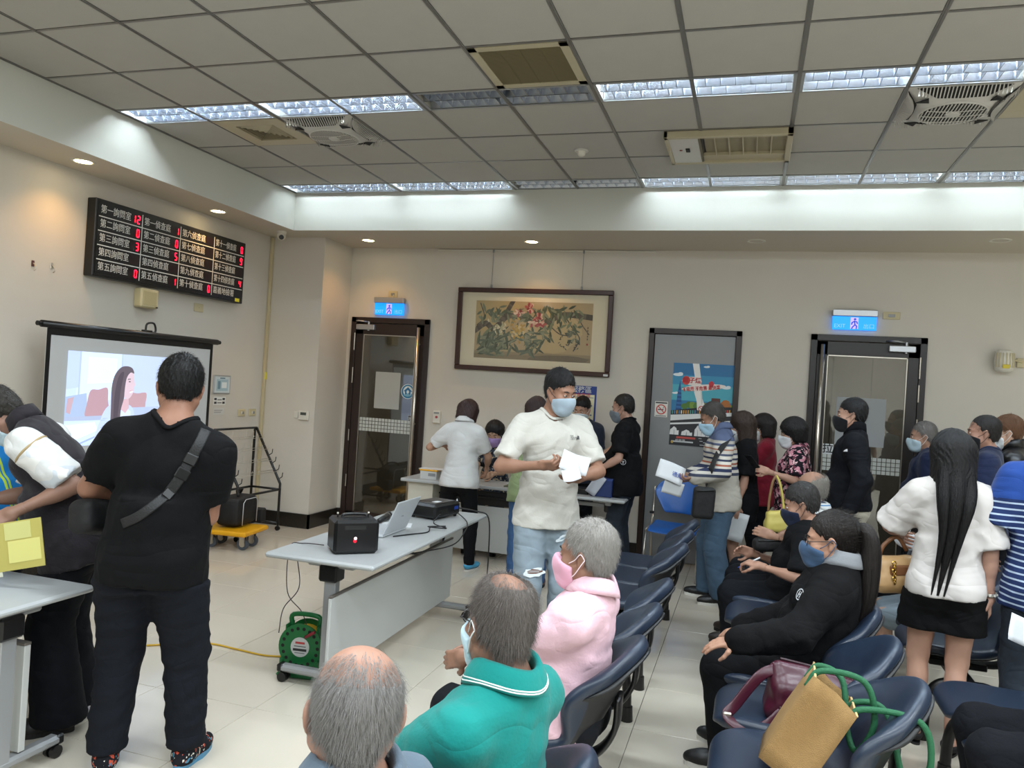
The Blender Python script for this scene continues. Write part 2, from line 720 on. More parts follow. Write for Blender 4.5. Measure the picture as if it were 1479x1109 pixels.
_b = MB().add([(0, 0, 0.002), (0, 0.128, 0.002), (0, 0.104, 0.034), (0, 0.024, 0.034), (0.003, 0, 0.002), (0.003, 0.128, 0.002), (0.003, 0.104, 0.034), (0.003, 0.024, 0.034)],
              [(0, 1, 2, 3), (7, 6, 5, 4), (0, 4, 5, 1), (1, 5, 6, 2), (2, 6, 7, 3), (3, 7, 4, 0)])
BLADE_ME = _b.mesh('louvre_blade', M_REFL)
ORD = ['first', 'second', 'third', 'fourth', 'fifth', 'sixth', 'seventh', 'eighth', 'ninth', 'tenth', 'eleventh', 'twelfth']


def troffer(i, y, on, label):
    t = empty('ceiling_light', (gx(i), y, ZC), 0, label, 'ceiling light', 'louvred ceiling lights')
    link('housing', H_ME, t)
    link('rim', RIM_ME, t)
    link('reflector', MIR_ME, t)
    for yy in (0.084, 0.216):
        link('tube', (TUBE_ON2 if y < 5 else TUBE_ON) if on else TUBE_OFF, t, (0, yy, 0.055))
    for k in range(13):
        for yy in (0.02, 0.152):
            link('louvre_blade', BLADE_ME, t, (0.075+k*0.0865+(0.0 if yy < 0.1 else 0.03), yy, 0))
    return t


for r, (y, offs, nm) in enumerate(((4.639, {4}, 'nearer row'), (6.754, {4}, 'row along the white upstand'))):
    for k, i in enumerate((0, 2, 4, 6, 8, 10, 12, 14)):
        if r == 0 and k > 4:
            pass
        on = i not in offs
        if on:
            lab = f'lit louvred ceiling light, {ORD[k]} from the board wall in the {nm}'
        else:
            lab = f'unlit louvred ceiling light with dark tubes in the {nm}'
        troffer(i, y, on, lab)

# ------------------------------------------------------------------ recessed downlights
M_WARM = mat('warm_lens', '#fff3d8', 0.4, emit=(1.0, 0.78, 0.42), estr=14)
M_WARMOFF = mat('unlit_lens', '#b9b09e', 0.3)


def downlight(p, on, label):
    t = empty('downlight', (p[0], p[1], ZS), 0, label, 'downlight', 'round downlights in the soffit')
    MB().lathe([(0.062, 0.0), (0.062, -0.004), (0.078, -0.006), (0.086, -0.003), (0.086, 0.0)], 28).build('trim_ring', M_WPLAST, t)
    MB().lathe([(0.0, -0.0025), (0.062, -0.002)], 24).build('lens', M_WARM if on else M_WARMOFF, t)
    if on:
        lamp('spot', 'SPOT', (p[0], p[1], ZS-0.015), SPOT_WATTS, (1.0, 0.52, 0.16), (0, 0, 0), spot_size=rad(120), spot_blend=0.8, shadow_soft_size=0.04)


downlight(onZ(120, 233, ZS), True, 'lit warm downlight over the board wall, nearer one')
downlight(onZ(315, 305, ZS), True, 'lit warm downlight just above the black number board')
downlight(onZ(532, 347, ZS), True, 'lit warm downlight above the glass door by the pillar')
downlight(onZ(768, 349, ZS), True, 'lit warm downlight above the framed painting')
downlight(onZ(1092, 348, ZS), False, 'unlit downlight above the grey steel door')
downlight(onZ(1445, 347, ZS), False, 'unlit downlight above the emergency lamp')
for x in (2.9,):
    pass
# ------------------------------------------------------------------ things on the ceiling
M_BEIGE = mat('yellowed_metal', '#b5ab90', 0.5, var=0.06, vscale=6)
M_MESH = mat('grille_brown', '#6f6648', 0.6)
M_GPLAST = mat('grey_white_plastic', '#c4c1bb', 0.4)
M_DARK = mat('dark_recess', '#1b1a18', 0.8)

# return-air grille in cell (5, 2)
t = empty('return_air_grille', (gx(5), 4.034, ZC), 0, 'square brown return-air grille beside the unlit nearer-row light', 'grille')
fr = MB()
a, b_, g = 0.012, GC-0.012, 0.05
for lo, hi in (((a, a), (b_, a+g)), ((a, b_-g), (b_, b_)), ((a, a), (a+g, b_)), ((b_-g, a), (b_, b_))):
    fr.box((lo[0], lo[1], -0.006), (hi[0], hi[1], 0.008), 0, 0.001)
fr.build('frame', M_BEIGE, t)
MB().box((a+g, a+g, 0.03), (b_-g, b_-g, 0.035)).build('backing', M_DARK, t)
sl = MB()
n = 44
for k in range(n):
    y = a+g+(b_-a-2*g)*(k+0.5)/n
    sl.box((a+g, y-0.0035, -0.001), (b_-g, y+0.0035, 0.012))
tag(sl.build('slats', M_MESH, t), kind='stuff')
rb = MB()
for k in (1, 2, 3):
    x = a+g+(b_-a-2*g)*k/4
    rb.box((x-0.002, a+g, -0.003), (x+0.002, b_-g, 0.004))
rb.build('ribs', M_MESH, t)


def diffuser(i, y, label):
    t = empty('air_diffuser', (gx(i), y, ZC), 0, label, 'air vent')
    c = GC/2
    fr = MB()
    for s0, s1 in ((0.29, 0.17),):
        for lo, hi in (((c-s0, c-s0), (c+s0, c-s1)), ((c-s0, c+s1), (c+s0, c+s0)), ((c-s0, c-s1), (c-s1, c+s1)), ((c+s1, c-s1), (c+s0, c+s1))):
            fr.box((*lo, -0.006), (*hi, 0.008), 0, 0.001)
    fr.build('frame', M_BEIGE, t)
    MB().box((c-0.17, c-0.17, 0.05), (c+0.17, c+0.17, 0.055)).build('backing', M_DARK, t)
    for q in (0.16, 0.128, 0.096, 0.064, 0.034):
        m = MB()
        o, i_ = q, q-0.02
        vs = []
        for r, z in ((o, 0.03), (i_, -0.006), (i_-0.003, -0.006), (o-0.003, 0.03)):
            vs += [(c-r, c-r, z), (c+r, c-r, z), (c+r, c+r, z), (c-r, c+r, z)]
        fs = []
        for ring in range(4):
            a0, b0 = ring*4, ((ring+1) % 4)*4
            for k in range(4):
                fs.append((a0+k, a0+(k+1) % 4, b0+(k+1) % 4, b0+k))
        m.add(vs, fs)
        m.build('louvre_ring', M_BEIGE, t)
    return t


diffuser(1, 4.939, 'square beige air diffuser with nested louvre rings')
diffuser(10, 4.939, 'square beige air diffuser beside the farther ceiling fan')


def ceiling_fan(i, y, label):
    c = GC/2
    t = empty('ceiling_fan', (gx(i)+c, y+c, ZC), 0, label, 'fan', 'square ceiling fans')
    # body: square pan bulging down to a round grille; corners stay at the ceiling
    n, rings = 64, []
    for k in range(9):
        s = k/8
        ring = []
        for q in range(n):
            th = 2*math.pi*q/n
            cx, sx = math.cos(th), math.sin(th)
            sq = 0.292/max(abs(cx), abs(sx))
            corner = (sq/0.292-1)/0.414
            rr = (1-s)*sq+s*0.19
            z = -0.062*(s**0.8)-0.0*corner
            z += 0.02*(1-s)*corner*0
            rr -= 0.03*math.sin(math.pi*s)*(1-corner)
            ring.append((rr*cx, rr*sx, z))
        rings.append(ring)
    m = MB()
    G = np.array(rings).transpose(1, 0, 2)
    m.grid(G, 0, True, closed_u=True)
    m.build('housing', M_GPLAST, t)
    # four side grilles: crescents of blades between rim and round grille
    for q in range(4):
        al = q*math.pi/2
        ca, sa = math.cos(al), math.sin(al)
        R = np.array([[ca, -sa, 0], [sa, ca, 0], [0, 0, 1]])
        d = MB()
        d.add([(0.286, -0.25, -0.004), (0.286, 0.25, -0.004), (0.22, 0.13, -0.044), (0.215, 0.0, -0.047), (0.22, -0.13, -0.044)], [(0, 1, 2, 3, 4)], 0, False, (R, (0, 0, -0.004)))
        d.build('side_opening', M_DARK, t)
        g = MB()
        for k in range(25):
            v = -0.235+0.47*k/24
            depth = 0.068*(1-(v/0.25)**2)
            g.add([(0.288, v-0.003, -0.008), (0.288, v+0.003, -0.008), (0.288-depth, v+0.003, -0.052), (0.288-depth, v-0.003, -0.052),
                   (0.288, v-0.003, 0.0), (0.288, v+0.003, 0.0), (0.288-depth, v+0.003, -0.03), (0.288-depth, v-0.003, -0.03)],
                  [(0, 1, 2, 3), (0, 4, 5, 1), (1, 5, 6, 2), (3, 2, 6, 7), (0, 3, 7, 4)], 0, False, (R, (0, 0, -0.002)))
        tag(g.build('side_grille', M_GPLAST, t), kind='stuff')
    for sx in (-1, 1):
        for sy in (-1, 1):
            MB().prism([(sx*0.235, sy*0.175), (sx*0.175, sy*0.235), (sx*0.16, sy*0.165)], -0.056, -0.05).build('corner_slot', M_DARK, t)
    MB().lathe([(0, -0.061), (0.185, -0.061)], 36).build('grille_opening', M_DARK, t)
    MB().lathe([(0.178, -0.06), (0.182, -0.071), (0.19, -0.07), (0.194, -0.06)], 40).build('grille_ring', M_GPLAST, t)
    g = MB()
    for k in range(19):
        v = -0.171+0.342*k/18
        L = math.sqrt(max(0.0001, 0.18**2-v*v))
        g.box((v-0.0035, -L, -0.074), (v+0.0035, L, -0.066))
    for v in (-0.09, 0.0, 0.09):
        L = math.sqrt(0.18**2-v*v)
        g.tube([(x, v+0.03*math.cos(x*9), -0.075) for x in np.linspace(-L, L, 8)], 0.003, 6)
    tag(g.build('grille_blades', M_GPLAST, t), kind='stuff')
    MB().lathe([(0, -0.082), (0.03, -0.08), (0.045, -0.074), (0.045, -0.066)], 24).build('hub_cap', M_GPLAST, t)
    return t


ceiling_fan(2, 4.939, 'square grey ceiling fan beside the beige air diffuser under lit light')
ceiling_fan(9, 4.939, 'square grey ceiling fan over the queue, next to brown-edged vent')

# emergency light / access unit
t = empty('cassette_unit', (-0.70, 5.56, ZC), 0, 'beige rectangular ceiling unit with white switch panel and dividers', 'ceiling unit')
w, d, hh = 0.88, 0.66, 0.05
m = MB()
m.box((0, 0, -hh), (w, 0.04, 0.0), 0, 0.004).box((0, d-0.04, -hh), (w, d, 0), 0, 0.004).box((0, 0, -hh), (0.03, d, 0), 0, 0.004).box((w-0.04, 0, -hh), (w, d, 0), 0, 0.004)
m.build('frame', M_BEIGE, t)
MB().box((0.03, 0.04, -hh+0.004), (0.235, d-0.04, -0.01), 0, 0.003).build('switch_panel', M_GPLAST, t)
MB().lathe([(0, -0.052), (0.011, -0.05), (0.012, -0.045)], 12, 0, (np.eye(3), (0.10, 0.30, 0.0))).build('indicator', mat('dull_red', '#7a2a22', 0.4), t)
MB().box((0.135, 0.26, -0.052), (0.165, 0.34, -0.044), 0, 0.002).build('switch', M_DARK, t)
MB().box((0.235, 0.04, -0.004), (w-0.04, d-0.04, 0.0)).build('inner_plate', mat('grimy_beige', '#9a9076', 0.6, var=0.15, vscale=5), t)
MB().box((0.235, 0.04, -0.04), (0.25, d-0.04, 0.0)).build('inner_rim', mat('dark_beige', '#6b6452', 0.7), t)  # rim in a darker beige than the frame and plate
for k in range(1, 6):
    x = 0.25+k*0.098
    MB().box((x-0.004, 0.04, -0.03), (x+0.004, d-0.16, -0.002)).build('divider', M_BEIGE, t)
MB().box((0.25, d-0.16, -0.03), (w-0.04, d-0.04, -0.002), 0, 0.003).build('shelf', M_BEIGE, t)

p = onZ(840, 217, ZC)
t = empty('smoke_detector', (p[0], p[1], ZC), 0, 'round white smoke detector on a ceiling board', 'smoke detector')
MB().lathe([(0, -0.012), (0.05, -0.012), (0.055, -0.006), (0.055, 0.0)], 28).build('base', M_GPLAST, t)
MB().lathe([(0, -0.045), (0.022, -0.044), (0.03, -0.036), (0.033, -0.012)], 24).build('sensor', M_WPLAST, t)

p = onZ(407, 334, ZS)
t = empty('security_camera', (p[0], p[1], ZS), 0, 'small white dome camera under the soffit corner', 'camera')
MB().lathe([(0, -0.03), (0.045, -0.03), (0.05, -0.02), (0.05, 0.0)], 24).build('base', M_WPLAST, t)
MB().lathe([(0, -0.095), (0.02, -0.092), (0.04, -0.075), (0.046, -0.05), (0.042, -0.03)], 24).build('ball', M_WPLAST, t)
cd = CAM-(p+np.array([0, 0, -0.06]))
cd /= np.linalg.norm(cd)
q = np.array([0, 0, -0.062])
MB().cyl(q+cd*0.03, q+cd*0.05, 0.027, 0.024, 20).build('lens', M_BPLAST, t)
# ------------------------------------------------------------------ doors
M_GLASS = glass_mat('door_glass', (0.70, 0.71, 0.69), 0.9, 0.02, 0.12)
M_FROST = mat('frosted_sticker', '#c3c7c2', 0.5)
M_GREYDOOR = mat('grey_steel_door', '#8b8d8e', 0.42, metal=0.15, var=0.06, vscale=1.5)
FRW = 0.085
XF = lambda x, z, y=YW: (np.stack([(1, 0, 0), (0, 0, 1), (0, -1, 0)], 1).astype(float), np.array([x, y, z], float))   # sheets on the back wall, facing the hall


def glass_door(n, D, m, handle_side):
    x0, x1, h = D
    t = empty(f'door_{n}', (0, 0, 0), kind='structure')
    f = MB()
    f.box((x0, YW-0.03, 0), (x0+0.06, YW+T, h), 0, 0.003).box((x1-0.06, YW-0.03, 0), (x1, YW+T, h), 0, 0.003).box((x0, YW-0.03, h-0.06), (x1, YW+T, h), 0, 0.003)
    f.build('door_frame', m, t)
    s = MB()
    a, b = x0+0.062, x1-0.062
    w = 0.095
    s.box((a, YW-0.02, 0.01), (a+w, YW+0.025, h-0.065), 0, 0.003).box((b-w, YW-0.02, 0.01), (b, YW+0.025, h-0.065), 0, 0.003)
    s.box((a, YW-0.02, h-0.065-0.13), (b, YW+0.025, h-0.065), 0, 0.003).box((a, YW-0.02, 0.01), (b, YW+0.025, 0.14), 0, 0.003)
    leaf_ = s.build('door_leaf', m, t)
    MB().box((a+w-0.005, YW-0.003, 0.13), (b-w+0.005, YW+0.005, h-0.19)).build('glass_pane', M_GLASS, leaf_)
    bead = MB()
    bead.box((a+w, YW-0.014, h-0.205), (b-w, YW-0.003, h-0.195)).box((a+w, YW-0.014, 0.14), (a+w+0.008, YW-0.003, h-0.195)).box((b-w-0.008, YW-0.014, 0.14), (b-w, YW-0.003, h-0.195))
    bead.build('glass_bead', M_STEEL, leaf_)
    # pull bar
    hx = (b-0.045) if handle_side > 0 else (a+0.045)
    hb = MB().tube([(hx, YW-0.075, 0.17), (hx, YW-0.075, h-0.1)], 0.019, 14)
    for z in (0.35, 1.2, 2.1):
        hb.cyl((hx, YW-0.075, z), (hx, YW-0.018, z), 0.009, n=10)
    hb.build('pull_bar', M_STEEL, leaf_)
    # mosaic strip of small frosted squares
    sq = MB()
    nx = int((b-a-2*w)/0.040)
    for k in range(nx):
        for r in range(4):
            X = a+w+0.012+k*(b-a-2*w-0.02)/nx
            z = 1.075+r*0.040
            sq.box((X, YW-0.0062, z), (X+0.034, YW-0.0045, z+0.034))
    tag(sq.build('frosted_squares', M_FROST, leaf_), kind='stuff')
    # closer
    c0 = (a+0.02) if handle_side > 0 else (b-0.27)
    c = MB().box((c0, YW-0.07, h-0.145), (c0+0.23, YW-0.018, h-0.085), 0, 0.006)
    c.build('door_closer', M_ALU, leaf_)
    c = MB()
    px = c0+0.15
    c.cyl((px, YW-0.045, h-0.155), (px, YW-0.045, h-0.05), 0.014, n=10)
    c.tube([(px, YW-0.045, h-0.055), (px-0.09, YW-0.13, h-0.05), (px-0.17, YW-0.035, h-0.045)], 0.008, 6)
    c.build('closer_arm', M_ALU, leaf_)
    hs = MB()
    ex = x0+0.055 if handle_side > 0 else x1-0.055
    for z in ((2.0, 2.2), (1.62, 1.8), (0.42, 0.56), (0.95, 1.08)) if handle_side > 0 else ((2.0, 2.2), (1.78, 1.94), (1.48, 1.62), (0.4, 0.55)):
        hs.cyl((ex, YW-0.034, z[0]), (ex, YW-0.034, z[1]), 0.008, n=8)
    hs.build('hinges', M_STEEL, t)
    return t, leaf_, a, b, w


d1, leaf1, a1, b1, w1 = glass_door(1, D1, M_BROWN, 1)
d3, leaf3, a3, b3, w3 = glass_door(3, D3, M_BLACKFR, -1)
# sheets stuck on the panes
MB().box((-4.13, YW-0.0055, 1.345), (-3.815, YW-0.0045, 1.765)).build('taped_sheet', mat('sheet_back', '#b4b6b2', 0.7), leaf1)
MB().box((0.80, YW-0.0055, 1.33), (1.235, YW-0.0045, 1.79)).build('taped_sheet', mat('sheet_back2', '#9fa3a5', 0.7), leaf3)
polys = [('#e9efee', blob(0, 0, 0.085, n=32)), ('#2f7fae', blob(0, 0, 0.078, n=32)), ('#e4eeee', blob(0, 0.004, 0.058, n=28)), ('#2b78ab', [(-0.055, 0.0), (0, 0.05), (0.055, 0.0), (0.035, 0.0), (0.035, -0.04), (-0.035, -0.04), (-0.035, 0)]),
         ('#dce9ec', blob(0, -0.005, 0.016, 0.02)), ('#7fb6d0', [(-0.06, -0.045), (0, -0.025), (0.06, -0.045), (0, -0.06)])]
print_sheet('round_sticker', polys, XF(-3.715, 1.56, YW-0.0045), M_PRINT, leaf1)
f = XF(-3.66, 1.245, YW-0.0045)
print_sheet('push_sign', [('#c9cdcb', rect(-0.035, -0.045, 0.035, 0.045)), ('#22262a', rect(-0.031, -0.041, 0.031, 0.041))], f, M_PRINT, leaf1)
text('push_lettering', '推', 0.06, shift(f, 0, 0.0, 0.0004), M_PAPER, leaf1, 'CENTER')
f = XF(0.745, 1.28, YW-0.0045)
print_sheet('pull_sign', [('#d5d9da', rect(-0.05, -0.05, 0.05, 0.05))], f, M_PRINT, leaf3)
text('pull_lettering', '拉', 0.1, shift(f, 0, 0.0, 0.0004), M_INK, leaf3, 'CENTER', bold=0.0015)

# grey steel door
x0, x1, h = D2
t = empty('door_2', kind='structure')
f = MB()
f.box((x0, YW-0.03, 0), (x0+0.055, YW+T, h), 0, 0.003).box((x1-0.055, YW-0.03, 0), (x1, YW+T, h), 0, 0.003).box((x0, YW-0.03, h-0.055), (x1, YW+T, h), 0, 0.003)
f.build('door_frame', M_BROWN, t)
MB().box((x0+0.058, YW+0.0, 0.008), (x1-0.058, YW+0.045, h-0.058), 0, 0.003).build('door_leaf', M_GREYDOOR, t)
g = MB()
g.cyl((x1-0.12, YW-0.06, 1.02), (x1-0.12, YW, 1.02), 0.012, n=10).tube([(x1-0.12, YW-0.06, 1.02), (x1-0.24, YW-0.06, 1.02)], 0.011, 10)
g.cyl((x1-0.12, YW-0.008, 1.02), (x1-0.12, YW, 1.02), 0.028, n=16)
g.build('door_handle', M_STEEL, t)

# anti-smoking poster on the grey door (its own cartoon figures replaced by plain shapes)
P0 = (-0.765, 1.20)
PW_, PH_ = 0.60, 0.84
fr = XF(P0[0], P0[1], YW-0.0015)
random.seed(11)
po = [('#2f7fb0', rect(0, 0, PW_, PH_)), ('#4fb0c4', rect(0, 0.46, PW_, 0.62)), ('#2a74a8', rect(0, 0.72, PW_, PH_)), ('#3a93bd', rect(0, 0.62, PW_, 0.72))]
for u, v, r in ((0.05, 0.72, 0.05), (0.14, 0.66, 0.05), (0.53, 0.61, 0.045), (0.03, 0.53, 0.03), (0.33, 0.81, 0.03)):
    po += [('#e8f1f4', blob(u, v, r, r*0.32)), ('#e8f1f4', blob(u+r*0.5, v+r*0.2, r*0.5, r*0.3))]
po += [('#1c4f8a', [(0.045, 0.34), (0.055, 0.52), (0.065, 0.60), (0.075, 0.66), (0.085, 0.60), (0.095, 0.52), (0.105, 0.34)])]
for k in range(5):
    po += [('#2f6fb0', rect(0.05+0.002*k, 0.38+0.04*k, 0.10-0.002*k, 0.40+0.04*k))]
for u in np.linspace(0.14, 0.6, 13):
    po += [('#4f7d33' if random.random() < 0.6 else '#7a9a3a', blob(u, 0.40+random.uniform(0, 0.02), 0.035, 0.035, 12, 0, 0.2))]
po += [('#b06a2c', blob(0.54, 0.44, 0.05, 0.045, 12, 0, 0.2)), ('#5a2f24', [(0.385, 0.36), (0.395, 0.5), (0.48, 0.5), (0.49, 0.36), (0.46, 0.36), (0.455, 0.45), (0.42, 0.45), (0.415, 0.36)])]
po += [('#1b1d22', [(0, 0.30), (0.6, 0.36), (0.6, 0.42), (0.3, 0.40), (0, 0.35)])]
for k in range(26):
    u = 0.01+k*0.0225
    po += [(random.choice(['#c73a3a', '#e0e0da', '#39a08f', '#4a4f57', '#d79b3a', '#4a86b8']), rect(u, 0.315+0.07*u, u+0.012, 0.35+0.07*u))]
po += [('#eceeed', [(0, 0.24), (0.6, 0.325), (0.6, 0.365), (0, 0.305)]), ('#2a2b2e', [(0.0, 0.22), (0.6, 0.31), (0.6, 0.33), (0, 0.245)]),
       ('#26272b', [(0.0, 0.10), (0.6, 0.10), (0.6, 0.31), (0, 0.22)]), ('#e9ebea', [(0.0, 0.205), (0.6, 0.265), (0.6, 0.285), (0, 0.222)])]
for u, wd_, ht_ in ((0.045, 0.045, 0.085), (0.17, 0.055, 0.06), (0.28, 0.035, 0.11), (0.36, 0.045, 0.07), (0.47, 0.05, 0.085), (0.56, 0.035, 0.07)):
    po += [('#e6e7e6', [(u-wd_, 0.105), (u-wd_*0.9, 0.105+ht_*0.6), (u-wd_*0.55, 0.105+ht_*0.75), (u-wd_*0.1, 0.105+ht_), (u+wd_*0.45, 0.105+ht_*0.8), (u+wd_*0.6, 0.105+ht_*0.5), (u+wd_, 0.105+ht_*0.55), (u+wd_, 0.105)]),
           ('#26272b', [(u-wd_*0.1, 0.105), (u-wd_*0.05, 0.105+ht_*0.6), (u, 0.105+ht_*0.6), (u, 0.105)])]
po += [('#f2f1ec', [(0.19, 0.84), (0.255, 0.84), (0.285, 0.66), (0.30, 0.5), (0.335, 0.42), (0.31, 0.36), (0.26, 0.37), (0.25, 0.46), (0.22, 0.55), (0.235, 0.62)])]
po += [('#d0d3d2', [(0.275, 0.66), (0.285, 0.66), (0.31, 0.45), (0.30, 0.42)]), ('#c9453f', blob(0.30, 0.385, 0.03, n=20)), ('#f0efea', blob(0.30, 0.385, 0.021, n=20)), ('#c9453f', [(0.28, 0.40), (0.285, 0.405), (0.32, 0.37), (0.315, 0.365)])]
po += [('#f3e9e2', blob(0.2, 0.66, 0.09, 0.045, 16)), ('#d8473f', blob(0.135, 0.665, 0.04, 0.045, 16)), ('#f3e9e2', blob(0.31, 0.6, 0.22, 0.032, 18, 0.12)), ('#c6303a', blob(0.385, 0.64, 0.025, 0.03))]
po += [('#1d1f24', rect(0, 0, PW_, 0.105))]
for k in range(18):
    u = random.uniform(0.28, 0.56)
    po += [('#c9cbcc', rect(u, 0.015+0.013*(k % 6), u+0.03, 0.021+0.013*(k % 6)))]
po += [('#c0483f', rect(0.07, 0.07, 0.26, 0.09)), ('#cfd2d3', rect(0.02, 0.03, 0.24, 0.045)), ('#c9a13a', blob(0.03, 0.03, 0.013))]
o = print_sheet('poster', po, fr, M_PRINT)
tag(o, 'colourful anti-smoking poster of a city skyline on the grey steel door', 'poster')
M_RED = mat('red_ink', '#c8343a', 0.6)
text('poster_title', '電子煙', 0.062, shift(fr, 0.10, 0.665, 0.009), M_RED, o, bold=0.0012)
text('poster_title', '不吸菸 不危害 最快樂', 0.046, shift((fr[0] @ np.array([[math.cos(.12), -math.sin(.12), 0], [math.sin(.12), math.cos(.12), 0], [0, 0, 1]]), fr[1]), 0.17, 0.55, 0.009), M_RED, o, bold=0.0008, squeeze=0.85)
text('poster_caption', '檢察署', 0.034, shift(fr, 0.06, 0.045, 0.011), M_PAPER, o)

# no-smoking sticker
fr = XF(-0.93, 1.475, YW-0.0015)
po = [('#e8e6df', rect(0, 0, 0.13, 0.16)), ('#3a3c40', rect(0.006, 0.138, 0.124, 0.152)), ('#c8453f', blob(0.065, 0.077, 0.052, n=28)), ('#ece9e2', blob(0.065, 0.077, 0.041, n=28)),
      ('#2b2b2d', [(0.03, 0.07), (0.09, 0.07), (0.09, 0.08), (0.03, 0.08)]), ('#6b6b6d', [(0.085, 0.085), (0.095, 0.105), (0.09, 0.107), (0.08, 0.087)]), ('#c8453f', [(0.03, 0.107), (0.037, 0.113), (0.1, 0.047), (0.094, 0.04)]), ('#8a8c8e', rect(0.012, 0.006, 0.118, 0.016))]
tag(print_sheet('no_smoking_sign', po, fr, M_PRINT), 'small white no-smoking sticker with red ring on grey steel door', 'sign')

# blue notice on the wall behind the white T-shirt man
fr = XF(-1.875, 1.285, YW-0.002)
po = [('#24408f', rect(0, 0, 0.33, 0.46)), ('#e9e6c3', rect(0.02, 0.03, 0.31, 0.37)), ('#24408f', rect(0.03, 0.335, 0.30, 0.34))]
for k in range(8):
    po += [('#5a6a9a', rect(0.04, 0.05+0.033*k, 0.29-0.02*(k % 3), 0.062+0.033*k))]
o = tag(print_sheet('notice_board', po, fr, M_PRINT), 'blue framed notice on the wall behind the standing white T-shirt man', 'notice')
text('notice_heading', '服務區', 0.075, shift(fr, 0.165, 0.415, 0.002), M_PAPER, o, 'CENTER', bold=0.001)
text('notice_lettering', '注意事項', 0.05, shift(fr, 0.165, 0.355, 0.003), M_RED, o, 'CENTER')


# ------------------------------------------------------------------ exit signs
M_EXIT = mat('exit_panel', '#1a86e8', 0.4, emit='#0f7fe8', estr=1.0)
M_EXITFIG = mat('exit_figure', '#a79cf0', 0.4, emit='#a08cf0', estr=0.9)
M_EXITTX = mat('exit_lettering', '#7fb0f4', 0.4, emit='#6fa6f4', estr=0.7)


def exit_sign(x, z, w, hgt, label):
    t = empty('exit_sign', (x, YW, z), 0, label, 'exit sign', 'blue exit signs above the glass doors')
    MB().box((-w/2-0.005, -0.075, hgt-0.002), (w/2+0.005, 0.0, hgt+0.062), 0, 0.006).build('housing', M_ALU, t)
    MB().box((-w/2, -0.045, 0), (w/2, -0.022, hgt-0.002), 0, 0.002).build('light_panel', M_EXIT, t)
    fr_ = (XF(0, 0, 0)[0], np.array([0, -0.0455, 0.0]))
    fg = MB()
    def q(pts):
        fg.add([tuple(fr_[0] @ np.array([u, v, 0.0006]) + fr_[1]) for u, v in pts], [tuple(range(len(pts)))])
    q(rect(-0.035, 0.01, 0.035, hgt-0.01))
    o = fg.build('doorway_symbol', M_EXITFIG, t)
    fg = MB()
    for st in (((0.0, 0.085), (0.006, 0.05)), ((0.006, 0.05), (-0.012, 0.03), (-0.022, 0.012)), ((0.006, 0.05), (0.022, 0.035), (0.018, 0.013)), ((0.0, 0.082), (-0.02, 0.07), (-0.024, 0.052)), ((0.0, 0.082), (0.02, 0.078), (0.027, 0.062))):
        for s_ in stroke(list(st), 0.011):
            fg.add([tuple(fr_[0] @ np.array([u, v, 0.0012]) + fr_[1]) for u, v in s_], [(0, 1, 2, 3)])
    hd = blob(0.004, 0.102, 0.011)
    fg.add([tuple(fr_[0] @ np.array([u, v, 0.0012]) + fr_[1]) for u, v in hd], [tuple(range(len(hd)))])
    fg.build('running_figure', mat('exit_runner', '#2b49b8', 0.4, emit='#2440b0', estr=0.5), t)
    f2 = shift(fr_, -w*0.33, 0.035, 0.001)
    text('lettering', 'EXIT', 0.05, f2, M_EXITTX, t, 'CENTER')
    text('lettering', '出口', 0.05, shift(fr_, w*0.33, 0.035, 0.001), M_EXITTX, t, 'CENTER')
    return t


exit_sign(-3.995, 2.42, 0.36, 0.135, 'blue lit exit sign above the brown glass door by the pillar')
exit_sign(0.91, 2.435, 0.39, 0.13, 'blue lit exit sign above the black-framed glass door in the queue')


def socket(name, x, z, w, h_, label, cat, m=None, dark=None):
    t = empty(name, (x, YW, z), 0, label, cat)
    MB().box((-w/2, -0.012, -h_/2), (w/2, 0, h_/2), 0, 0.004).build('plate', m or M_IVORY, t)
    MB().box((-w*0.2, -0.016, -h_*0.2), (w*0.2, -0.011, h_*0.2), 0, 0.002).build('insert', dark or M_GREYM, t)
    return t


socket('wall_socket', -3.975, 2.66, 0.115, 0.075, 'small beige socket plate above the exit sign by the pillar', 'socket')
o = MB().tube(smooth_path([(-3.96, YW-0.015, 2.655), (-3.965, YW-0.03, 2.63), (-3.985, YW-0.02, 2.60), (-3.99, YW-0.02, 2.56)]), 0.004, 6).build('sign_cord', M_WPLAST)
tag(o, 'short white cord running from beige socket plate to exit sign', 'cord')
socket('wall_socket', 1.235, 2.585, 0.15, 0.07, 'beige socket plate next to the exit sign above the queue', 'socket')

# emergency lamp
p = onY(1446, 522, YW)
t = empty('emergency_lamp', (p[0], YW, p[2]), 0, 'round white plastic emergency lamp on the wall past the black-framed door', 'lamp')
MB().lathe([(0, -0.1), (0.05, -0.1), (0.075, -0.08), (0.08, 0.0), (0.07, 0.085), (0.05, 0.1), (0, 0.1)], 28, 0, (np.eye(3), (0, -0.085, 0))).build('housing', M_WPLAST, t)
m = MB()
for k in range(7):
    a = rad(-150+20*k)
    m.box((-0.004, -0.004, -0.06), (0.004, 0.004, 0.07), 0, 0, (np.array([[math.cos(a), -math.sin(a), 0], [math.sin(a), math.cos(a), 0], [0, 0, 1]]), (0.08*math.cos(a), -0.085+0.08*math.sin(a), 0)))
m.build('ribs', M_IVORY, t)
MB().box((-0.03, -0.172, -0.07), (0.025, -0.158, -0.035), 0, 0.003).build('warning_label', mat('yellow_label', '#d9c33a', 0.5), t)
m = MB().cyl((0.07, -0.05, 0.02), (0.16, -0.02, 0.0), 0.01, n=8).box((0.12, -0.02, -0.05), (0.25, 0, 0.035), 0, 0.004)
m.build('bracket', M_IVORY, t)

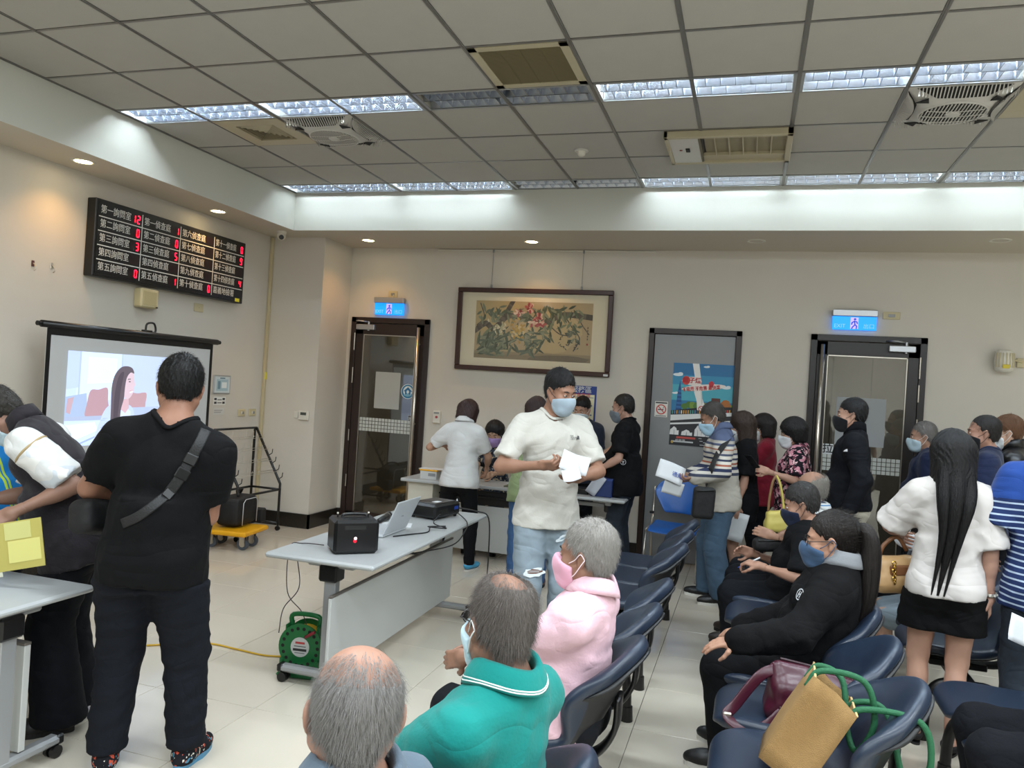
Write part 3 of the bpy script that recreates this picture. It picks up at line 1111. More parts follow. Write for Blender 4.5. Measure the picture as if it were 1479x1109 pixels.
# call point on wall near the basket table
p = onY(632, 602, YW)
t = empty('call_button_box', (p[0], YW, p[2]), 0, 'small white wall box with red button right of the brown glass door', 'switch')
MB().box((-0.045, -0.04, -0.07), (0.045, 0, 0.07), 0, 0.006).build('housing', M_WPLAST, t)
MB().cyl((0.005, -0.05, 0.0), (0.005, -0.038, 0.0), 0.014, n=16).build('button', mat('button_red', '#b8434a', 0.4), t)
MB().box((-0.03, -0.043, 0.035), (0.03, -0.038, 0.055)).build('label_plate', M_GREYM, t)

# ------------------------------------------------------------------ framed painting hung from a rail
t = empty('framed_painting', (-2.285, YW, 1.85), 0, 'long framed flower painting hanging on wires below the warm downlight', 'painting')
t.rotation_euler = (rad(1.2), 0, 0)
w, h = 1.735, 0.905
m = MB()
fw = 0.05
for lo, hi in (((-w/2, 0), (w/2, fw)), ((-w/2, h-fw), (w/2, h)), ((-w/2, fw), (-w/2+fw, h-fw)), ((w/2-fw, fw), (w/2, h-fw))):
    m.box((lo[0], -0.055, lo[1]), (hi[0], -0.01, hi[1]), 0, 0.006)
m.build('frame', mat('mahogany', '#3a1d16', 0.3, var=0.2, vscale=20, stretch=(1, 1, 6)), t)
MB().box((-w/2+fw, -0.02, fw), (w/2-fw, -0.012, h-fw)).build('mount_board', mat('cream_mount', '#e6dcc4', 0.8, var=0.03), t)
random.seed(5)
uw, vh = 1.31, 0.63
FP = (XF(0, 0, 0)[0], np.array([-uw/2, -0.0205, 0.137]))
po = [('#b7a27e', rect(0, 0, uw, vh)), ('#c4b087', blob(0.85, 0.3, 0.35, 0.22, 18, 0, 0.1)), ('#bda678', blob(0.2, 0.5, 0.3, 0.2, 18, 0, 0.1)), ('#8d7d63', rect(0, 0, uw, 0.05)), ('#9a8a6c', rect(0, 0.05, uw, 0.08)), ('#776b58', blob(0.95, 0.02, 0.34, 0.045, 20, 0, 0.1))]
br = ['#5b5348', '#6a6156', '#4c463e']
for pts, ww in (([(0.0, 0.30), (0.12, 0.38), (0.22, 0.33), (0.38, 0.47), (0.6, 0.44), (0.8, 0.42), (1.0, 0.5), (1.31, 0.48)], 0.06), ([(0.1, 0.1), (0.22, 0.3), (0.35, 0.5), (0.42, 0.63)], 0.05), ([(0.05, 0.6), (0.1, 0.45), (0.02, 0.36)], 0.012),
                ([(1.0, 0.5), (1.1, 0.36), (1.18, 0.25), (1.12, 0.12)], 0.012), ([(0.8, 0.42), (0.95, 0.3), (1.05, 0.28)], 0.012), ([(1.15, 0.49), (1.2, 0.4), (1.28, 0.3)], 0.01)):
    sp = smooth_path([(*q, 0) for q in pts], 6)
    for k, s_ in enumerate(stroke([(q[0], q[1]) for q in sp], ww)):
        po.append((br[k % 3], s_))
gr = ['#55604c', '#6b7560', '#7d856a', '#47523f', '#8b9079', '#5f6b5a']
for cu_, cv, n_, L, sp_ in ((0.14, 0.12, 60, 0.2, 0.16), (0.32, 0.16, 30, 0.17, 0.12), (0.66, 0.12, 22, 0.17, 0.09), (0.55, 0.5, 34, 0.15, 0.2), (0.95, 0.5, 40, 0.14, 0.22), (0.2, 0.5, 24, 0.13, 0.13), (1.12, 0.33, 18, 0.11, 0.12), (0.6, 0.24, 16, 0.14, 0.1), (0.78, 0.3, 16, 0.12, 0.1)):
    for k in range(n_):
        u = min(max(random.gauss(cu_, sp_*0.6), 0.03), uw-0.16)
        v = min(max(random.gauss(cv, sp_*0.4), 0.03), vh-0.07)
        a = random.uniform(0, 6.28)
        l_ = L*random.uniform(0.5, 1)
        if not (0.01 < u+math.cos(a)*l_ < uw-0.01 and 0.01 < v+math.sin(a)*l_ < vh-0.01):
            a += math.pi
            if not (0.01 < u+math.cos(a)*l_ < uw-0.01 and 0.01 < v+math.sin(a)*l_ < vh-0.01):
                continue
        po.append((random.choice(gr), leaf(u, v, l_, 0.011+0.006*random.random(), a)))
for k in range(36):      # yellow and cream sprays
    u, v = random.gauss(0.5, 0.055), random.gauss(0.31, 0.05)
    po.append((random.choice(['#c6a95f', '#d8c592', '#b8954c']), blob(u, v, 0.02, 0.012, 8, random.uniform(0, 3), 0.3)))
for k in range(26):
    u, v = random.gauss(0.29, 0.05), random.gauss(0.33, 0.04)
    po.append((random.choice(['#c9c3a3', '#b7b28f', '#d6d0b4']), blob(u, v, 0.02, 0.01, 8, random.uniform(0, 3), 0.3)))
for cu_, cv in ((0.61, 0.56), (0.72, 0.46), (0.66, 0.41), (0.74, 0.39), (0.5, 0.5)):
    for k in range(16):
        a = random.uniform(0, 6.28)
        d = random.uniform(0, 0.05)
        po.append((random.choice(['#b05a58', '#c98a80', '#d9b7a6', '#8f3438', '#a3474a', '#e0c9b8']), blob(cu_+d*math.cos(a), cv+d*math.sin(a)*0.8, 0.024, 0.014, 9, a, 0.2)))
for k in range(30):
    u, v = random.gauss(1.1, 0.08), random.gauss(0.2, 0.06)
    po.append((random.choice(['#5d5a4c', '#7a7560', '#4a4a40']), leaf(u, v, 0.03, 0.006, random.uniform(0, 6.28))))
for k in range(5):
    po.append(('#6b5a45', rect(1.26, 0.36-0.03*k, 1.272, 0.38-0.03*k)))
po.append(('#9a3b30', rect(1.257, 0.185, 1.275, 0.205)))
po = [(c_, [(min(max(u_, 0), uw), min(max(v_, 0), vh)) for u_, v_ in pl_]) for c_, pl_ in po]
print_sheet('painted_sheet', po, FP, M_PRINT, t, 1.2e-5)
MB().box((-w/2+fw-0.005, -0.034, fw-0.005), (w/2-fw+0.005, -0.0315, h-fw+0.005)).build('glass', glass_mat('picture_glass', (0.99, 0.99, 0.98), 0.6, 0.02, 0.03), t)
MB().box((w/2-0.06, -0.057, 0.008), (w/2-0.012, -0.0545, 0.03)).build('label_tab', M_PAPER, t)
o = MB().box((-3.45, YW-0.022, 3.165), (-1.02, YW, 3.18), 0, 0.003).build('picture_rail', M_WPLAST)
tag(o, 'thin white picture rail along the wall top above the painting', 'rail')
for x, z in ((-2.78, 'one nearer the pillar'), (-1.77, 'one nearer the grey door')):
    t2 = empty('hanging_wire', (x, YW-0.028, 2.745), 0, f'thin steel hanging wire of the painting, {z}', 'wire')
    MB().cyl((0, 0, 0.0), (0, 0, 0.425), 0.003, n=6).build('cable', M_GREYM, t2)
    MB().box((-0.009, -0.008, 0.40), (0.009, 0.006, 0.435), 0, 0.002).build('rail_hook', M_GREYM, t2)
    MB().box((-0.01, -0.008, -0.005), (0.01, 0.006, 0.05), 0, 0.002).build('wire_clamp', M_GREYM, t2)

# ------------------------------------------------------------------ the black number board on the left wall
XL = lambda y, z, x: (np.stack([(0, 1, 0), (0, 0, 1), (1, 0, 0)], 1).astype(float), np.array([x, y, z], float))    # sheets on the left wall
M_LED = mat('lit_led', '#ff2440', 0.4, emit='#ff1030', estr=3.0)
M_LEDOFF = mat('unlit_led', '#2c0a0e', 0.4)
M_BOARD = mat('board_black', '#0d0e10', 0.35)
M_LINE = mat('board_white', '#e2e2dc', 0.5)
BY0, BY1, BZ0, BZ1, BX = 4.93, 6.86, 2.375, 3.005, -5.105
t = empty('number_board', (XW+0.003, BY0, BZ0), 0, 'black number display board with white lettering and red digits on wall', 'display board')
bw, bhh = BY1-BY0, BZ1-BZ0
ft = BX-XW
MB().box((0, 0, 0), (ft-0.004, bw, bhh), 0, 0.006).build('case', M_BMETAL, t)
MB().box((ft-0.006, 0.025, 0.025), (ft, bw-0.025, bhh-0.025)).build('face', M_BOARD, t)
FB = (XL(0, 0, 0)[0], np.array([ft, 0, 0.0]))
nc, nr = 4, 5
cw, ch = (bw-0.05)/nc, (bhh-0.05)/nr
rl = MB()
for c in range(1, nc):
    rl.box((ft, 0.025+c*cw-0.004, 0.03), (ft+0.001, 0.025+c*cw+0.004, bhh-0.03))
for r in range(1, nr):
    rl.box((ft, 0.03, 0.025+r*ch-0.004), (ft+0.001, bw-0.03, 0.025+r*ch+0.004))
rl.build('dividing_lines', M_LINE, t)
CELLS = [[('第一詢問室', '12'), ('第二詢問室', '0'), ('第三詢問室', '3'), ('第四詢問室', ''), ('第五詢問室', '0')],
         [('第一偵查庭', '1'), ('第二偵查庭', '0'), ('第三偵查庭', '5'), ('第四偵查庭', ''), ('第五偵查庭', '1')],
         [('第六偵查庭', ''), ('第七偵查庭', ''), ('第八偵查庭', ''), ('第九偵查庭', ''), ('第十偵查庭', '0')],
         [('第十一偵查庭', '0'), ('第十二偵查庭', '9'), ('第十三偵查庭', ''), ('第十四偵查庭', '4'), ('嘉義地檢署', None)]]
SEG = {'0': 'abcdef', '1': 'bc', '2': 'abged', '3': 'abgcd', '4': 'fgbc', '5': 'afgcd', '9': 'abcdfg'}
SP = {'a': (0.5, 1, 1), 'g': (0.5, 0.5, 1), 'd': (0.5, 0, 1), 'b': (1, 0.75, 0), 'c': (1, 0.25, 0), 'f': (0, 0.75, 0), 'e': (0, 0.25, 0)}
for c in range(nc):
    for r in range(nr):
        s_, dg = CELLS[c][r]
        u0, v0 = 0.025+c*cw, bhh-0.025-(r+1)*ch
        six = len(s_) == 6
        text('room_lettering', s_, 0.074, shift(FB, u0+0.02, v0+ch*0.5, 0.0012), M_LINE, t, squeeze=0.72 if six else 0.87)
        if dg is None:
            continue
        for k in (0, 1):
            chx = dg.rjust(2)[k]
            du = u0+cw-0.115+k*0.052
            on, off = MB(), MB()
            for sg, (a, b, hz) in SP.items():
                cx, cy = du+0.006+a*0.026, v0+0.026+b*0.062
                q = rect(cx-0.012, cy-0.0045, cx+0.012, cy+0.0045) if hz else rect(cx-0.0045, cy-0.013, cx+0.0045, cy+0.013)
                tgt = on if chx in SEG and sg in SEG[chx] else off
                tgt.add([tuple(FB[0] @ np.array([u, v, 0.0012]) + FB[1]) for u, v in q], [(0, 1, 2, 3)])
            if on.f:
                on.build('lit_digit', M_LED, t)
            if off.f:
                off.build('unlit_digit', M_LEDOFF, t)
MB().box((ft, bw-0.13, 0.012), (ft+0.002, bw-0.06, 0.046)).build('yellow_tag', mat('yellow_tag', '#e6da3a', 0.5), t)

# speaker, plates, hooks, notices on the left wall
t = empty('wall_speaker', (XW, 5.58, 2.27), 0, 'square cream speaker box on the wall below the number board', 'speaker')
MB().box((0, -0.105, -0.085), (0.09, 0.105, 0.085), 0, 0.012).build('housing', mat('cream_speaker', '#cdbf95', 0.5), t)
MB().box((0.088, -0.075, -0.06), (0.093, 0.075, 0.06), 0, 0.002).build('grille', mat('cream_grille', '#c3b58a', 0.7, bump=0.6, bscale=400), t)
MB().box((0.09, 0.07, -0.078), (0.0935, 0.095, -0.068)).build('badge', M_DARK, t)
t = empty('blank_plate', (XW, 6.31, 2.27), 0, 'beige blank wall plate below the number board far end', 'wall plate')
MB().box((0, -0.065, -0.04), (0.012, 0.065, 0.04), 0, 0.004).build('plate', M_IVORY, t)
MB().box((0.011, -0.003, -0.003), (0.0135, 0.003, 0.003)).build('screw', M_GREYM, t)
for y, z, lab in ((4.64, 2.395, 'larger'), (4.475, 2.385, 'smaller')):
    t = empty('wall_hook', (XW, y, z), 0, f'{lab} steel hook on bare wall beside the number board', 'hook')
    MB().box((0, -0.012, -0.015), (0.006, 0.012, 0.03), 0, 0.002).build('plate', M_STEEL if lab == 'larger' else mat('rust', '#5c3a33', 0.7), t)
    MB().tube(smooth_path([(0.006, 0, 0.01), (0.03, 0, -0.01), (0.035, 0, -0.035), (0.02, 0, -0.045)]), 0.004, 6).build('prong', M_STEEL, t)
y0, z0 = 6.60, 1.43
t = empty('wall_notice', (XW, y0, z0), 0, 'small framed notice on wall beside the projection screen', 'notice')
MB().box((0, 0, 0), (0.012, 0.26, 0.19), 0, 0.003).build('frame', M_ALU, t)
po = [('#cfd9dc', rect(0.012, 0.012, 0.248, 0.178)), ('#a9c2cc', rect(0.04, 0.03, 0.22, 0.15)), ('#6f8f9e', rect(0.06, 0.05, 0.1, 0.13)), ('#e6ecec', rect(0.12, 0.06, 0.2, 0.12)), ('#5f7f90', rect(0.09, 0.155, 0.17, 0.167))]
print_sheet('print', po, (XL(0, 0, 0)[0], np.array([0.0125, 0, 0])), M_PRINT, t)
t = tag(print_sheet('paper_notice', [('#e6e5df', rect(0, 0, 0.19, 0.085)), ('#2c2c30', rect(0.012, 0.05, 0.05, 0.072)), ('#2c2c30', rect(0.06, 0.05, 0.13, 0.058)), ('#2c2c30', rect(0.14, 0.05, 0.178, 0.072)), ('#2c2c30', rect(0.012, 0.012, 0.05, 0.034)), ('#2c2c30', rect(0.06, 0.018, 0.13, 0.026)), ('#2c2c30', rect(0.14, 0.012, 0.178, 0.034))], XL(6.62, 1.315, XW+0.002), M_PRINT), 'small paper sign with black symbols under the framed notice', 'notice')
t = tag(print_sheet('paper_strip', [('#d3d1cc', rect(0, 0, 0.16, 0.07)), ('#a9a7a3', rect(0.01, 0.04, 0.14, 0.05)), ('#a9a7a3', rect(0.01, 0.02, 0.12, 0.03))], XL(6.63, 1.215, XW+0.002), M_PRINT), 'faded paper slip lowest below the framed notice', 'notice')
for y, lab in ((7.085, 'nearer the notices'), (7.27, 'nearer the pillar')):
    t = empty('light_switch', (XW, y, 1.23), 0, f'beige light switch plate by the corner, one {lab}', 'switch')
    MB().box((0, -0.06, -0.038), (0.012, 0.06, 0.038), 0, 0.004).build('plate', M_IVORY, t)
    MB().box((0.011, -0.022, -0.014), (0.017, 0.0, 0.014), 0, 0.002).build('rocker', M_WPLAST, t)
    MB().box((0.011, 0.006, -0.014), (0.017, 0.028, 0.014), 0, 0.002).build('rocker', M_GREYM, t)
p = onY(440, 600, 7.45)
t = empty('thermostat', (p[0], 7.45, p[2]), 0, 'small white thermostat on the pillar face', 'thermostat')
MB().box((-0.06, -0.03, -0.05), (0.06, 0, 0.05), 0, 0.005).build('housing', M_WPLAST, t)
MB().box((-0.035, -0.033, 0.005), (0.035, -0.029, 0.035)).build('display', mat('lcd', '#4a5048', 0.3), t)
MB().box((-0.13, -0.01, -0.035), (-0.08, 0, 0.035), 0, 0.003).build('side_plate', M_WPLAST, t)
o = MB().box((-5.198, 7.41, 0.16), (-5.165, 7.449, 3.18), 0, 0.004).build('cable_duct', mat('duct_cream', '#c6b996', 0.6))
tag(o, 'vertical cream cable duct in the corner beside the pillar', 'duct')
MB().box((-5.165, 7.415, 1.6), (-5.162, 7.445, 1.68)).build('yellow_label', mat('yellow_tag', '#e6da3a', 0.5), o)
# ------------------------------------------------------------------ people: smooth solids blended on a lattice and skinned once
BIG = 0.12


class Fld:
    def __init__(s, lo, hi, h):
        s.lo = np.asarray(lo, float)-3*h
        s.h = h
        n = np.ceil((np.asarray(hi, float)+3*h-s.lo)/h).astype(int)+1
        s.ax = [s.lo[k]+h*np.arange(n[k]) for k in range(3)]
        s.F = np.full(tuple(n), BIG, np.float32)

    def sl(s, lo, hi):
        out = []
        for k in range(3):
            a = int(max(0, math.floor((lo[k]-s.lo[k])/s.h)))
            b = int(min(len(s.ax[k]), math.ceil((hi[k]-s.lo[k])/s.h)+1))
            if b <= a:
                return None
            out.append(slice(a, b))
        return tuple(out)

    def pts(s, q):
        return s.ax[0][q[0]][:, None, None], s.ax[1][q[1]][None, :, None], s.ax[2][q[2]][None, None, :]

    def add(s, prim, k=0.02, infl=0.0):
        lo, hi, fn = prim
        m = infl+k+2*s.h
        q = s.sl(lo-m, hi+m)
        if q is None:
            return s
        d = fn(*s.pts(q))-infl
        f = s.F[q]
        if k <= 0:
            s.F[q] = np.minimum(f, d)
        else:
            h = np.clip(0.5+0.5*(f-d)/k, 0, 1)
            s.F[q] = f+(d-f)*h-k*h*(1-h)
        return s

    def sub(s, prim, k=0.0, infl=0.0):
        lo, hi, fn = prim
        m = infl+k+2*s.h
        q = s.sl(lo-m, hi+m)
        if q is None:
            return s
        d = infl-fn(*s.pts(q))
        f = s.F[q]
        if k <= 0:
            s.F[q] = np.maximum(f, d)
        else:
            h = np.clip(0.5-0.5*(f-d)/k, 0, 1)
            s.F[q] = f+(d-f)*h+k*h*(1-h)
        return s

    def cut(s, p, n):
        """keep the side of the plane (point p, normal n) that n points away from"""
        X, Y, Z = s.ax[0][:, None, None], s.ax[1][None, :, None], s.ax[2][None, None, :]
        s.F = np.maximum(s.F, ((X-p[0])*n[0]+(Y-p[1])*n[1]+(Z-p[2])*n[2]).astype(np.float32))
        return s

    def folds(s, amp, seed, kz=1.0, kx=1.0, wave=0.085):
        """soft creases of cloth"""
        if amp <= 0:
            return s
        r = np.random.RandomState(seed)
        X, Y, Z = s.ax[0][:, None, None], s.ax[1][None, :, None], s.ax[2][None, None, :]
        tot = 0
        for i in range(5):
            v = r.normal(size=3)*np.array([kx, kx, kz])
            v /= np.linalg.norm(v)
            L = wave*(0.6+0.9*r.rand())
            w = 2*math.pi/L
            u = r.normal(size=3)*6
            ph = w*(v[0]*X+v[1]*Y+v[2]*Z)+1.6*np.sin(u[0]*X+u[1]*Y+u[2]*Z+r.rand()*6)+r.rand()*6
            tot = tot+(1-np.abs(np.sin(ph/2)))**2
        s.F = s.F-(amp*(tot/2.0-0.8)).astype(np.float32)
        return s

    def skin(s, smooth=1):
        F, h = s.F, s.h
        F[0], F[-1], F[:, 0], F[:, -1], F[:, :, 0], F[:, :, -1] = 1, 1, 1, 1, 1, 1
        neg = F < 0
        n = neg[:-1, :-1, :-1].astype(np.int8)
        c = n.copy()
        for a in range(2):
            for b in range(2):
                for d in range(2):
                    if a+b+d:
                        c += neg[a:a+c.shape[0], b:b+c.shape[1], d:d+c.shape[2]]
        act = (c > 0) & (c < 8)
        idx = np.full(act.shape, -1, np.int32)
        I, J, K = np.nonzero(act)
        N = len(I)
        if N == 0:
            return np.zeros((0, 3)), np.zeros((0, 4), int)
        idx[I, J, K] = np.arange(N)
        pos, cnt = np.zeros((N, 3)), np.zeros(N)
        cor = [(a, b, d) for a in range(2) for b in range(2) for d in range(2)]
        for p in cor:
            for q in cor:
                if sum(abs(p[k]-q[k]) for k in range(3)) != 1 or p > q:
                    continue
                fa, fb = F[I+p[0], J+p[1], K+p[2]], F[I+q[0], J+q[1], K+q[2]]
                m = (fa < 0) != (fb < 0)
                t = np.where(m, fa/np.where(m, fa-fb, 1), 0)
                for k in range(3):
                    pos[:, k] += np.where(m, p[k]+(q[k]-p[k])*t, 0)
                cnt += m
        pos = pos/cnt[:, None]+np.stack([I, J, K], 1)
        pos = pos*h+s.lo
        Q = []
        for ax in range(3):
            o1, o2 = (ax+1) % 3, (ax+2) % 3
            a = [slice(None)]*3
            b = [slice(None)]*3
            a[ax], b[ax] = slice(0, -1), slice(1, None)
            na, nb = neg[tuple(a)], neg[tuple(b)]
            E = np.stack(np.nonzero(na != nb), 1)
            E = E[(E[:, o1] > 0) & (E[:, o2] > 0) & (E[:, o1] < F.shape[o1]-1) & (E[:, o2] < F.shape[o2]-1)]
            q = []
            for d1, d2 in ((-1, -1), (0, -1), (0, 0), (-1, 0)):
                e = E.copy()
                e[:, o1] += d1
                e[:, o2] += d2
                q.append(idx[e[:, 0], e[:, 1], e[:, 2]])
            q = np.stack(q, 1)
            fl_ = ~na[E[:, 0], E[:, 1], E[:, 2]]
            q[fl_] = q[fl_][:, ::-1]
            Q.append(q)
        Q = np.concatenate(Q)
        Q = Q[(Q >= 0).all(1)]
        for _ in range(smooth):
            acc, w = np.zeros_like(pos), np.zeros(N)
            for k in range(4):
                a, b = Q[:, k], Q[:, (k+1) % 4]
                for d in range(3):
                    acc[:, d] += np.bincount(a, pos[b, d], N)+np.bincount(b, pos[a, d], N)
                w += np.bincount(a, minlength=N)+np.bincount(b, minlength=N)
            pos = 0.5*pos+0.5*acc/np.maximum(w, 1)[:, None]
        return pos, Q


def box_of(prims, pad=0.03):
    return np.min([p[0] for p in prims], 0)-pad, np.max([p[1] for p in prims], 0)+pad


def cap(a, b, ra, rb=None):
    rb = ra if rb is None else rb
    a, b = np.asarray(a, float), np.asarray(b, float)
    ab = b-a
    L2 = max(float(ab @ ab), 1e-12)
    m = max(ra, rb)

    def fn(X, Y, Z):
        x, y, z = X-a[0], Y-a[1], Z-a[2]
        t = np.clip((x*ab[0]+y*ab[1]+z*ab[2])/L2, 0, 1)
        return np.sqrt((x-ab[0]*t)**2+(y-ab[1]*t)**2+(z-ab[2]*t)**2)-(ra+(rb-ra)*t)
    return np.minimum(a, b)-m, np.maximum(a, b)+m, fn


def ell(c, r, M=None):
    c, r = np.asarray(c, float), np.asarray(r, float)
    M = np.eye(3) if M is None else np.asarray(M, float)
    e = np.abs(M) @ r

    def fn(X, Y, Z):
        x, y, z = X-c[0], Y-c[1], Z-c[2]
        q = [(x*M[0, k]+y*M[1, k]+z*M[2, k]) for k in range(3)]
        k0 = np.sqrt(sum((q[k]/r[k])**2 for k in range(3)))
        k1 = np.sqrt(sum((q[k]/r[k]**2)**2 for k in range(3)))+1e-9
        return k0*(k0-1)/k1
    return c-e, c+e, fn


def ecyl(a, b, ra, rb, M):
    """elliptic cone from a to b; M's first two columns are the ellipse's axes"""
    a, b = np.asarray(a, float), np.asarray(b, float)
    ax = b-a
    L = np.linalg.norm(ax)
    ax = ax/L
    x_ = M[:, 0]-ax*(M[:, 0] @ ax)
    x_ = x_/np.linalg.norm(x_)
    y_ = np.cross(ax, x_)
    m = max(*ra, *rb)

    def fn(X, Y, Z):
        x, y, z = X-a[0], Y-a[1], Z-a[2]
        t = (x*ax[0]+y*ax[1]+z*ax[2])
        s_ = np.clip(t/L, 0, 1)
        u, v = x*x_[0]+y*x_[1]+z*x_[2], x*y_[0]+y*y_[1]+z*y_[2]
        r1, r2 = ra[0]+(rb[0]-ra[0])*s_, ra[1]+(rb[1]-ra[1])*s_
        k0 = np.sqrt((u/r1)**2+(v/r2)**2)
        k1 = np.sqrt((u/r1**2)**2+(v/r2**2)**2)+1e-9
        return np.maximum(k0*(k0-1)/k1, np.maximum(-t, t-L))
    return np.minimum(a, b)-m, np.maximum(a, b)+m, fn


def rbox(c, hf, M, r=0.005):
    c, hf = np.asarray(c, float), np.asarray(hf, float)
    e = np.abs(M) @ hf+r

    def fn(X, Y, Z):
        x, y, z = X-c[0], Y-c[1], Z-c[2]
        q = [np.abs(x*M[0, k]+y*M[1, k]+z*M[2, k])-hf[k]+r for k in range(3)]
        return np.sqrt(sum(np.maximum(v, 0)**2 for v in q))+np.minimum(np.maximum(np.maximum(q[0], q[1]), q[2]), 0)-r
    return c-e, c+e, fn


def put(name, parts, mats, parent, midx=None):
    """one mesh object from [(verts, quads) ...]"""
    vs, qs, mi, k = [], [], [], 0
    for i, (v, q) in enumerate(parts):
        vs.append(v)
        qs.append(q+k)
        mi.append(np.full(len(q), 0 if midx is None else midx[i]))
        k += len(v)
    V, Q, MI = np.concatenate(vs), np.concatenate(qs), np.concatenate(mi)
    me = bpy.data.meshes.new(name)
    me.vertices.add(len(V))
    me.vertices.foreach_set('co', V.astype(np.float32).ravel())
    me.loops.add(Q.size)
    me.loops.foreach_set('vertex_index', Q.astype(np.int32).ravel())
    me.polygons.add(len(Q))
    me.polygons.foreach_set('loop_start', np.arange(0, Q.size, Q.shape[1], dtype=np.int32))
    me.polygons.foreach_set('material_index', MI.astype(np.int32))
    me.polygons.foreach_set('use_smooth', np.ones(len(Q), bool))
    for m in (mats if isinstance(mats, (list, tuple)) else [mats]):
        me.materials.append(m)
    me.update(calc_edges=True)
    return link(name, me, parent)


def rotm(yaw=0, pitch=0, roll=0):
    """yaw: turn to the right, pitch: nod down / lean forward, roll: tip to the right (degrees)"""
    y, p, r = rad(-yaw), rad(-pitch), rad(roll)
    Z = np.array([[math.cos(y), -math.sin(y), 0], [math.sin(y), math.cos(y), 0], [0, 0, 1]])
    X = np.array([[1, 0, 0], [0, math.cos(p), -math.sin(p)], [0, math.sin(p), math.cos(p)]])
    Yr = np.array([[math.cos(r), 0, math.sin(r)], [0, 1, 0], [-math.sin(r), 0, math.cos(r)]])
    return Z @ X @ Yr


def ik(a, c, l1, l2, pole):
    a, c, pole = np.asarray(a, float), np.asarray(c, float), np.asarray(pole, float)
    d = c-a
    L = np.linalg.norm(d)
    if L > (l1+l2)*0.995:
        d = d/L*(l1+l2)*0.995
        c = a+d
        L = np.linalg.norm(d)
    L = max(L, abs(l1-l2)+0.02)
    u = d/np.linalg.norm(d)
    x = (l1*l1-l2*l2+L*L)/(2*L)
    y = math.sqrt(max(l1*l1-x*x, 0))
    p = pole-u*(pole @ u)
    p /= np.linalg.norm(p)+1e-9
    return a+u*x+p*y, a+u*L


SKINS = {}


def skin_mat(col):
    return mat('skin_'+col.strip('#'), col, 0.5, spec=0.35, var=0.08, vscale=18, bump=0.05, bscale=120)


def hair_mat(col):
    return mat('hair_'+col.strip('#'), col, 0.5, spec=0.3, var=0.35, vscale=60, bump=0.5, bscale=90, stretch=(3, 3, 0.5))


def wrinkle(m, strength=0.28, scale=3.4, dist=0.035):
    """long soft creases of worn cloth, as relief"""
    nt = m.node_tree
    b = nt.nodes['Principled BSDF']
    tc = nt.nodes.new('ShaderNodeTexCoord')
    mp = nt.nodes.new('ShaderNodeMapping')
    mp.inputs['Rotation'].default_value = (0.5, 0.7, 0.3)
    mp.inputs['Scale'].default_value = (1.0, 1.0, 1.9)
    nt.links.new(tc.outputs['Object'], mp.inputs[0])
    n = nt.nodes.new('ShaderNodeTexNoise')
    n.inputs['Scale'].default_value = scale
    n.inputs['Detail'].default_value = 1.5
    n.inputs['Distortion'].default_value = 1.2
    nt.links.new(mp.outputs[0], n.inputs['Vector'])
    # ridges: 1 - |2n - 1|
    a = nt.nodes.new('ShaderNodeMath')
    a.operation = 'MULTIPLY_ADD'
    a.inputs[1].default_value, a.inputs[2].default_value = 2.0, -1.0
    nt.links.new(n.outputs[0], a.inputs[0])
    c = nt.nodes.new('ShaderNodeMath')
    c.operation = 'ABSOLUTE'
    nt.links.new(a.outputs[0], c.inputs[0])
    d = nt.nodes.new('ShaderNodeMath')
    d.operation = 'POWER'
    d.inputs[1].default_value = 0.8
    nt.links.new(c.outputs[0], d.inputs[0])
    bp = nt.nodes.new('ShaderNodeBump')
    bp.inputs['Strength'].default_value = strength
    bp.inputs['Distance'].default_value = dist
    nt.links.new(d.outputs[0], bp.inputs['Height'])
    ln = b.inputs['Normal'].links
    if ln:
        nt.links.new(ln[0].from_socket, bp.inputs['Normal'])
    nt.links.new(bp.outputs[0], b.inputs['Normal'])
    return m


def cloth(col, rough=0.85, bump=0.25, bscale=25, sheen=0.15, name=''):
    key = 'cloth_'+name+col.strip('#')
    if key in MATS:
        return MATS[key]
    return wrinkle(mat(key, col, rough, spec=0.2, var=0.06, vscale=10, bump=bump*0.5, bscale=bscale*8, sheen=sheen))


def pattern(name, fn, rough=0.85):
    """cloth whose colour comes from a small node recipe fn(nt, coord_socket) -> colour socket"""
    if name in MATS:
        return MATS[name]
    m = bpy.data.materials.new(name)
    m.use_nodes = True
    nt = m.node_tree
    b = nt.nodes['Principled BSDF']
    b.inputs['Roughness'].default_value = rough
    b.inputs['Specular IOR Level'].default_value = 0.2
    tc = nt.nodes.new('ShaderNodeTexCoord')
    nt.links.new(fn(nt, tc.outputs['Object']), b.inputs['Base Color'])
    n2 = nt.nodes.new('ShaderNodeTexNoise')
    n2.inputs['Scale'].default_value = 25
    nt.links.new(tc.outputs['Object'], n2.inputs['Vector'])
    bp = nt.nodes.new('ShaderNodeBump')
    bp.inputs['Strength'].default_value = 0.25
    bp.inputs['Distance'].default_value = 0.01
    nt.links.new(n2.outputs[0], bp.inputs['Height'])
    nt.links.new(bp.outputs[0], b.inputs['Normal'])
    MATS[name] = m
    return wrinkle(m)


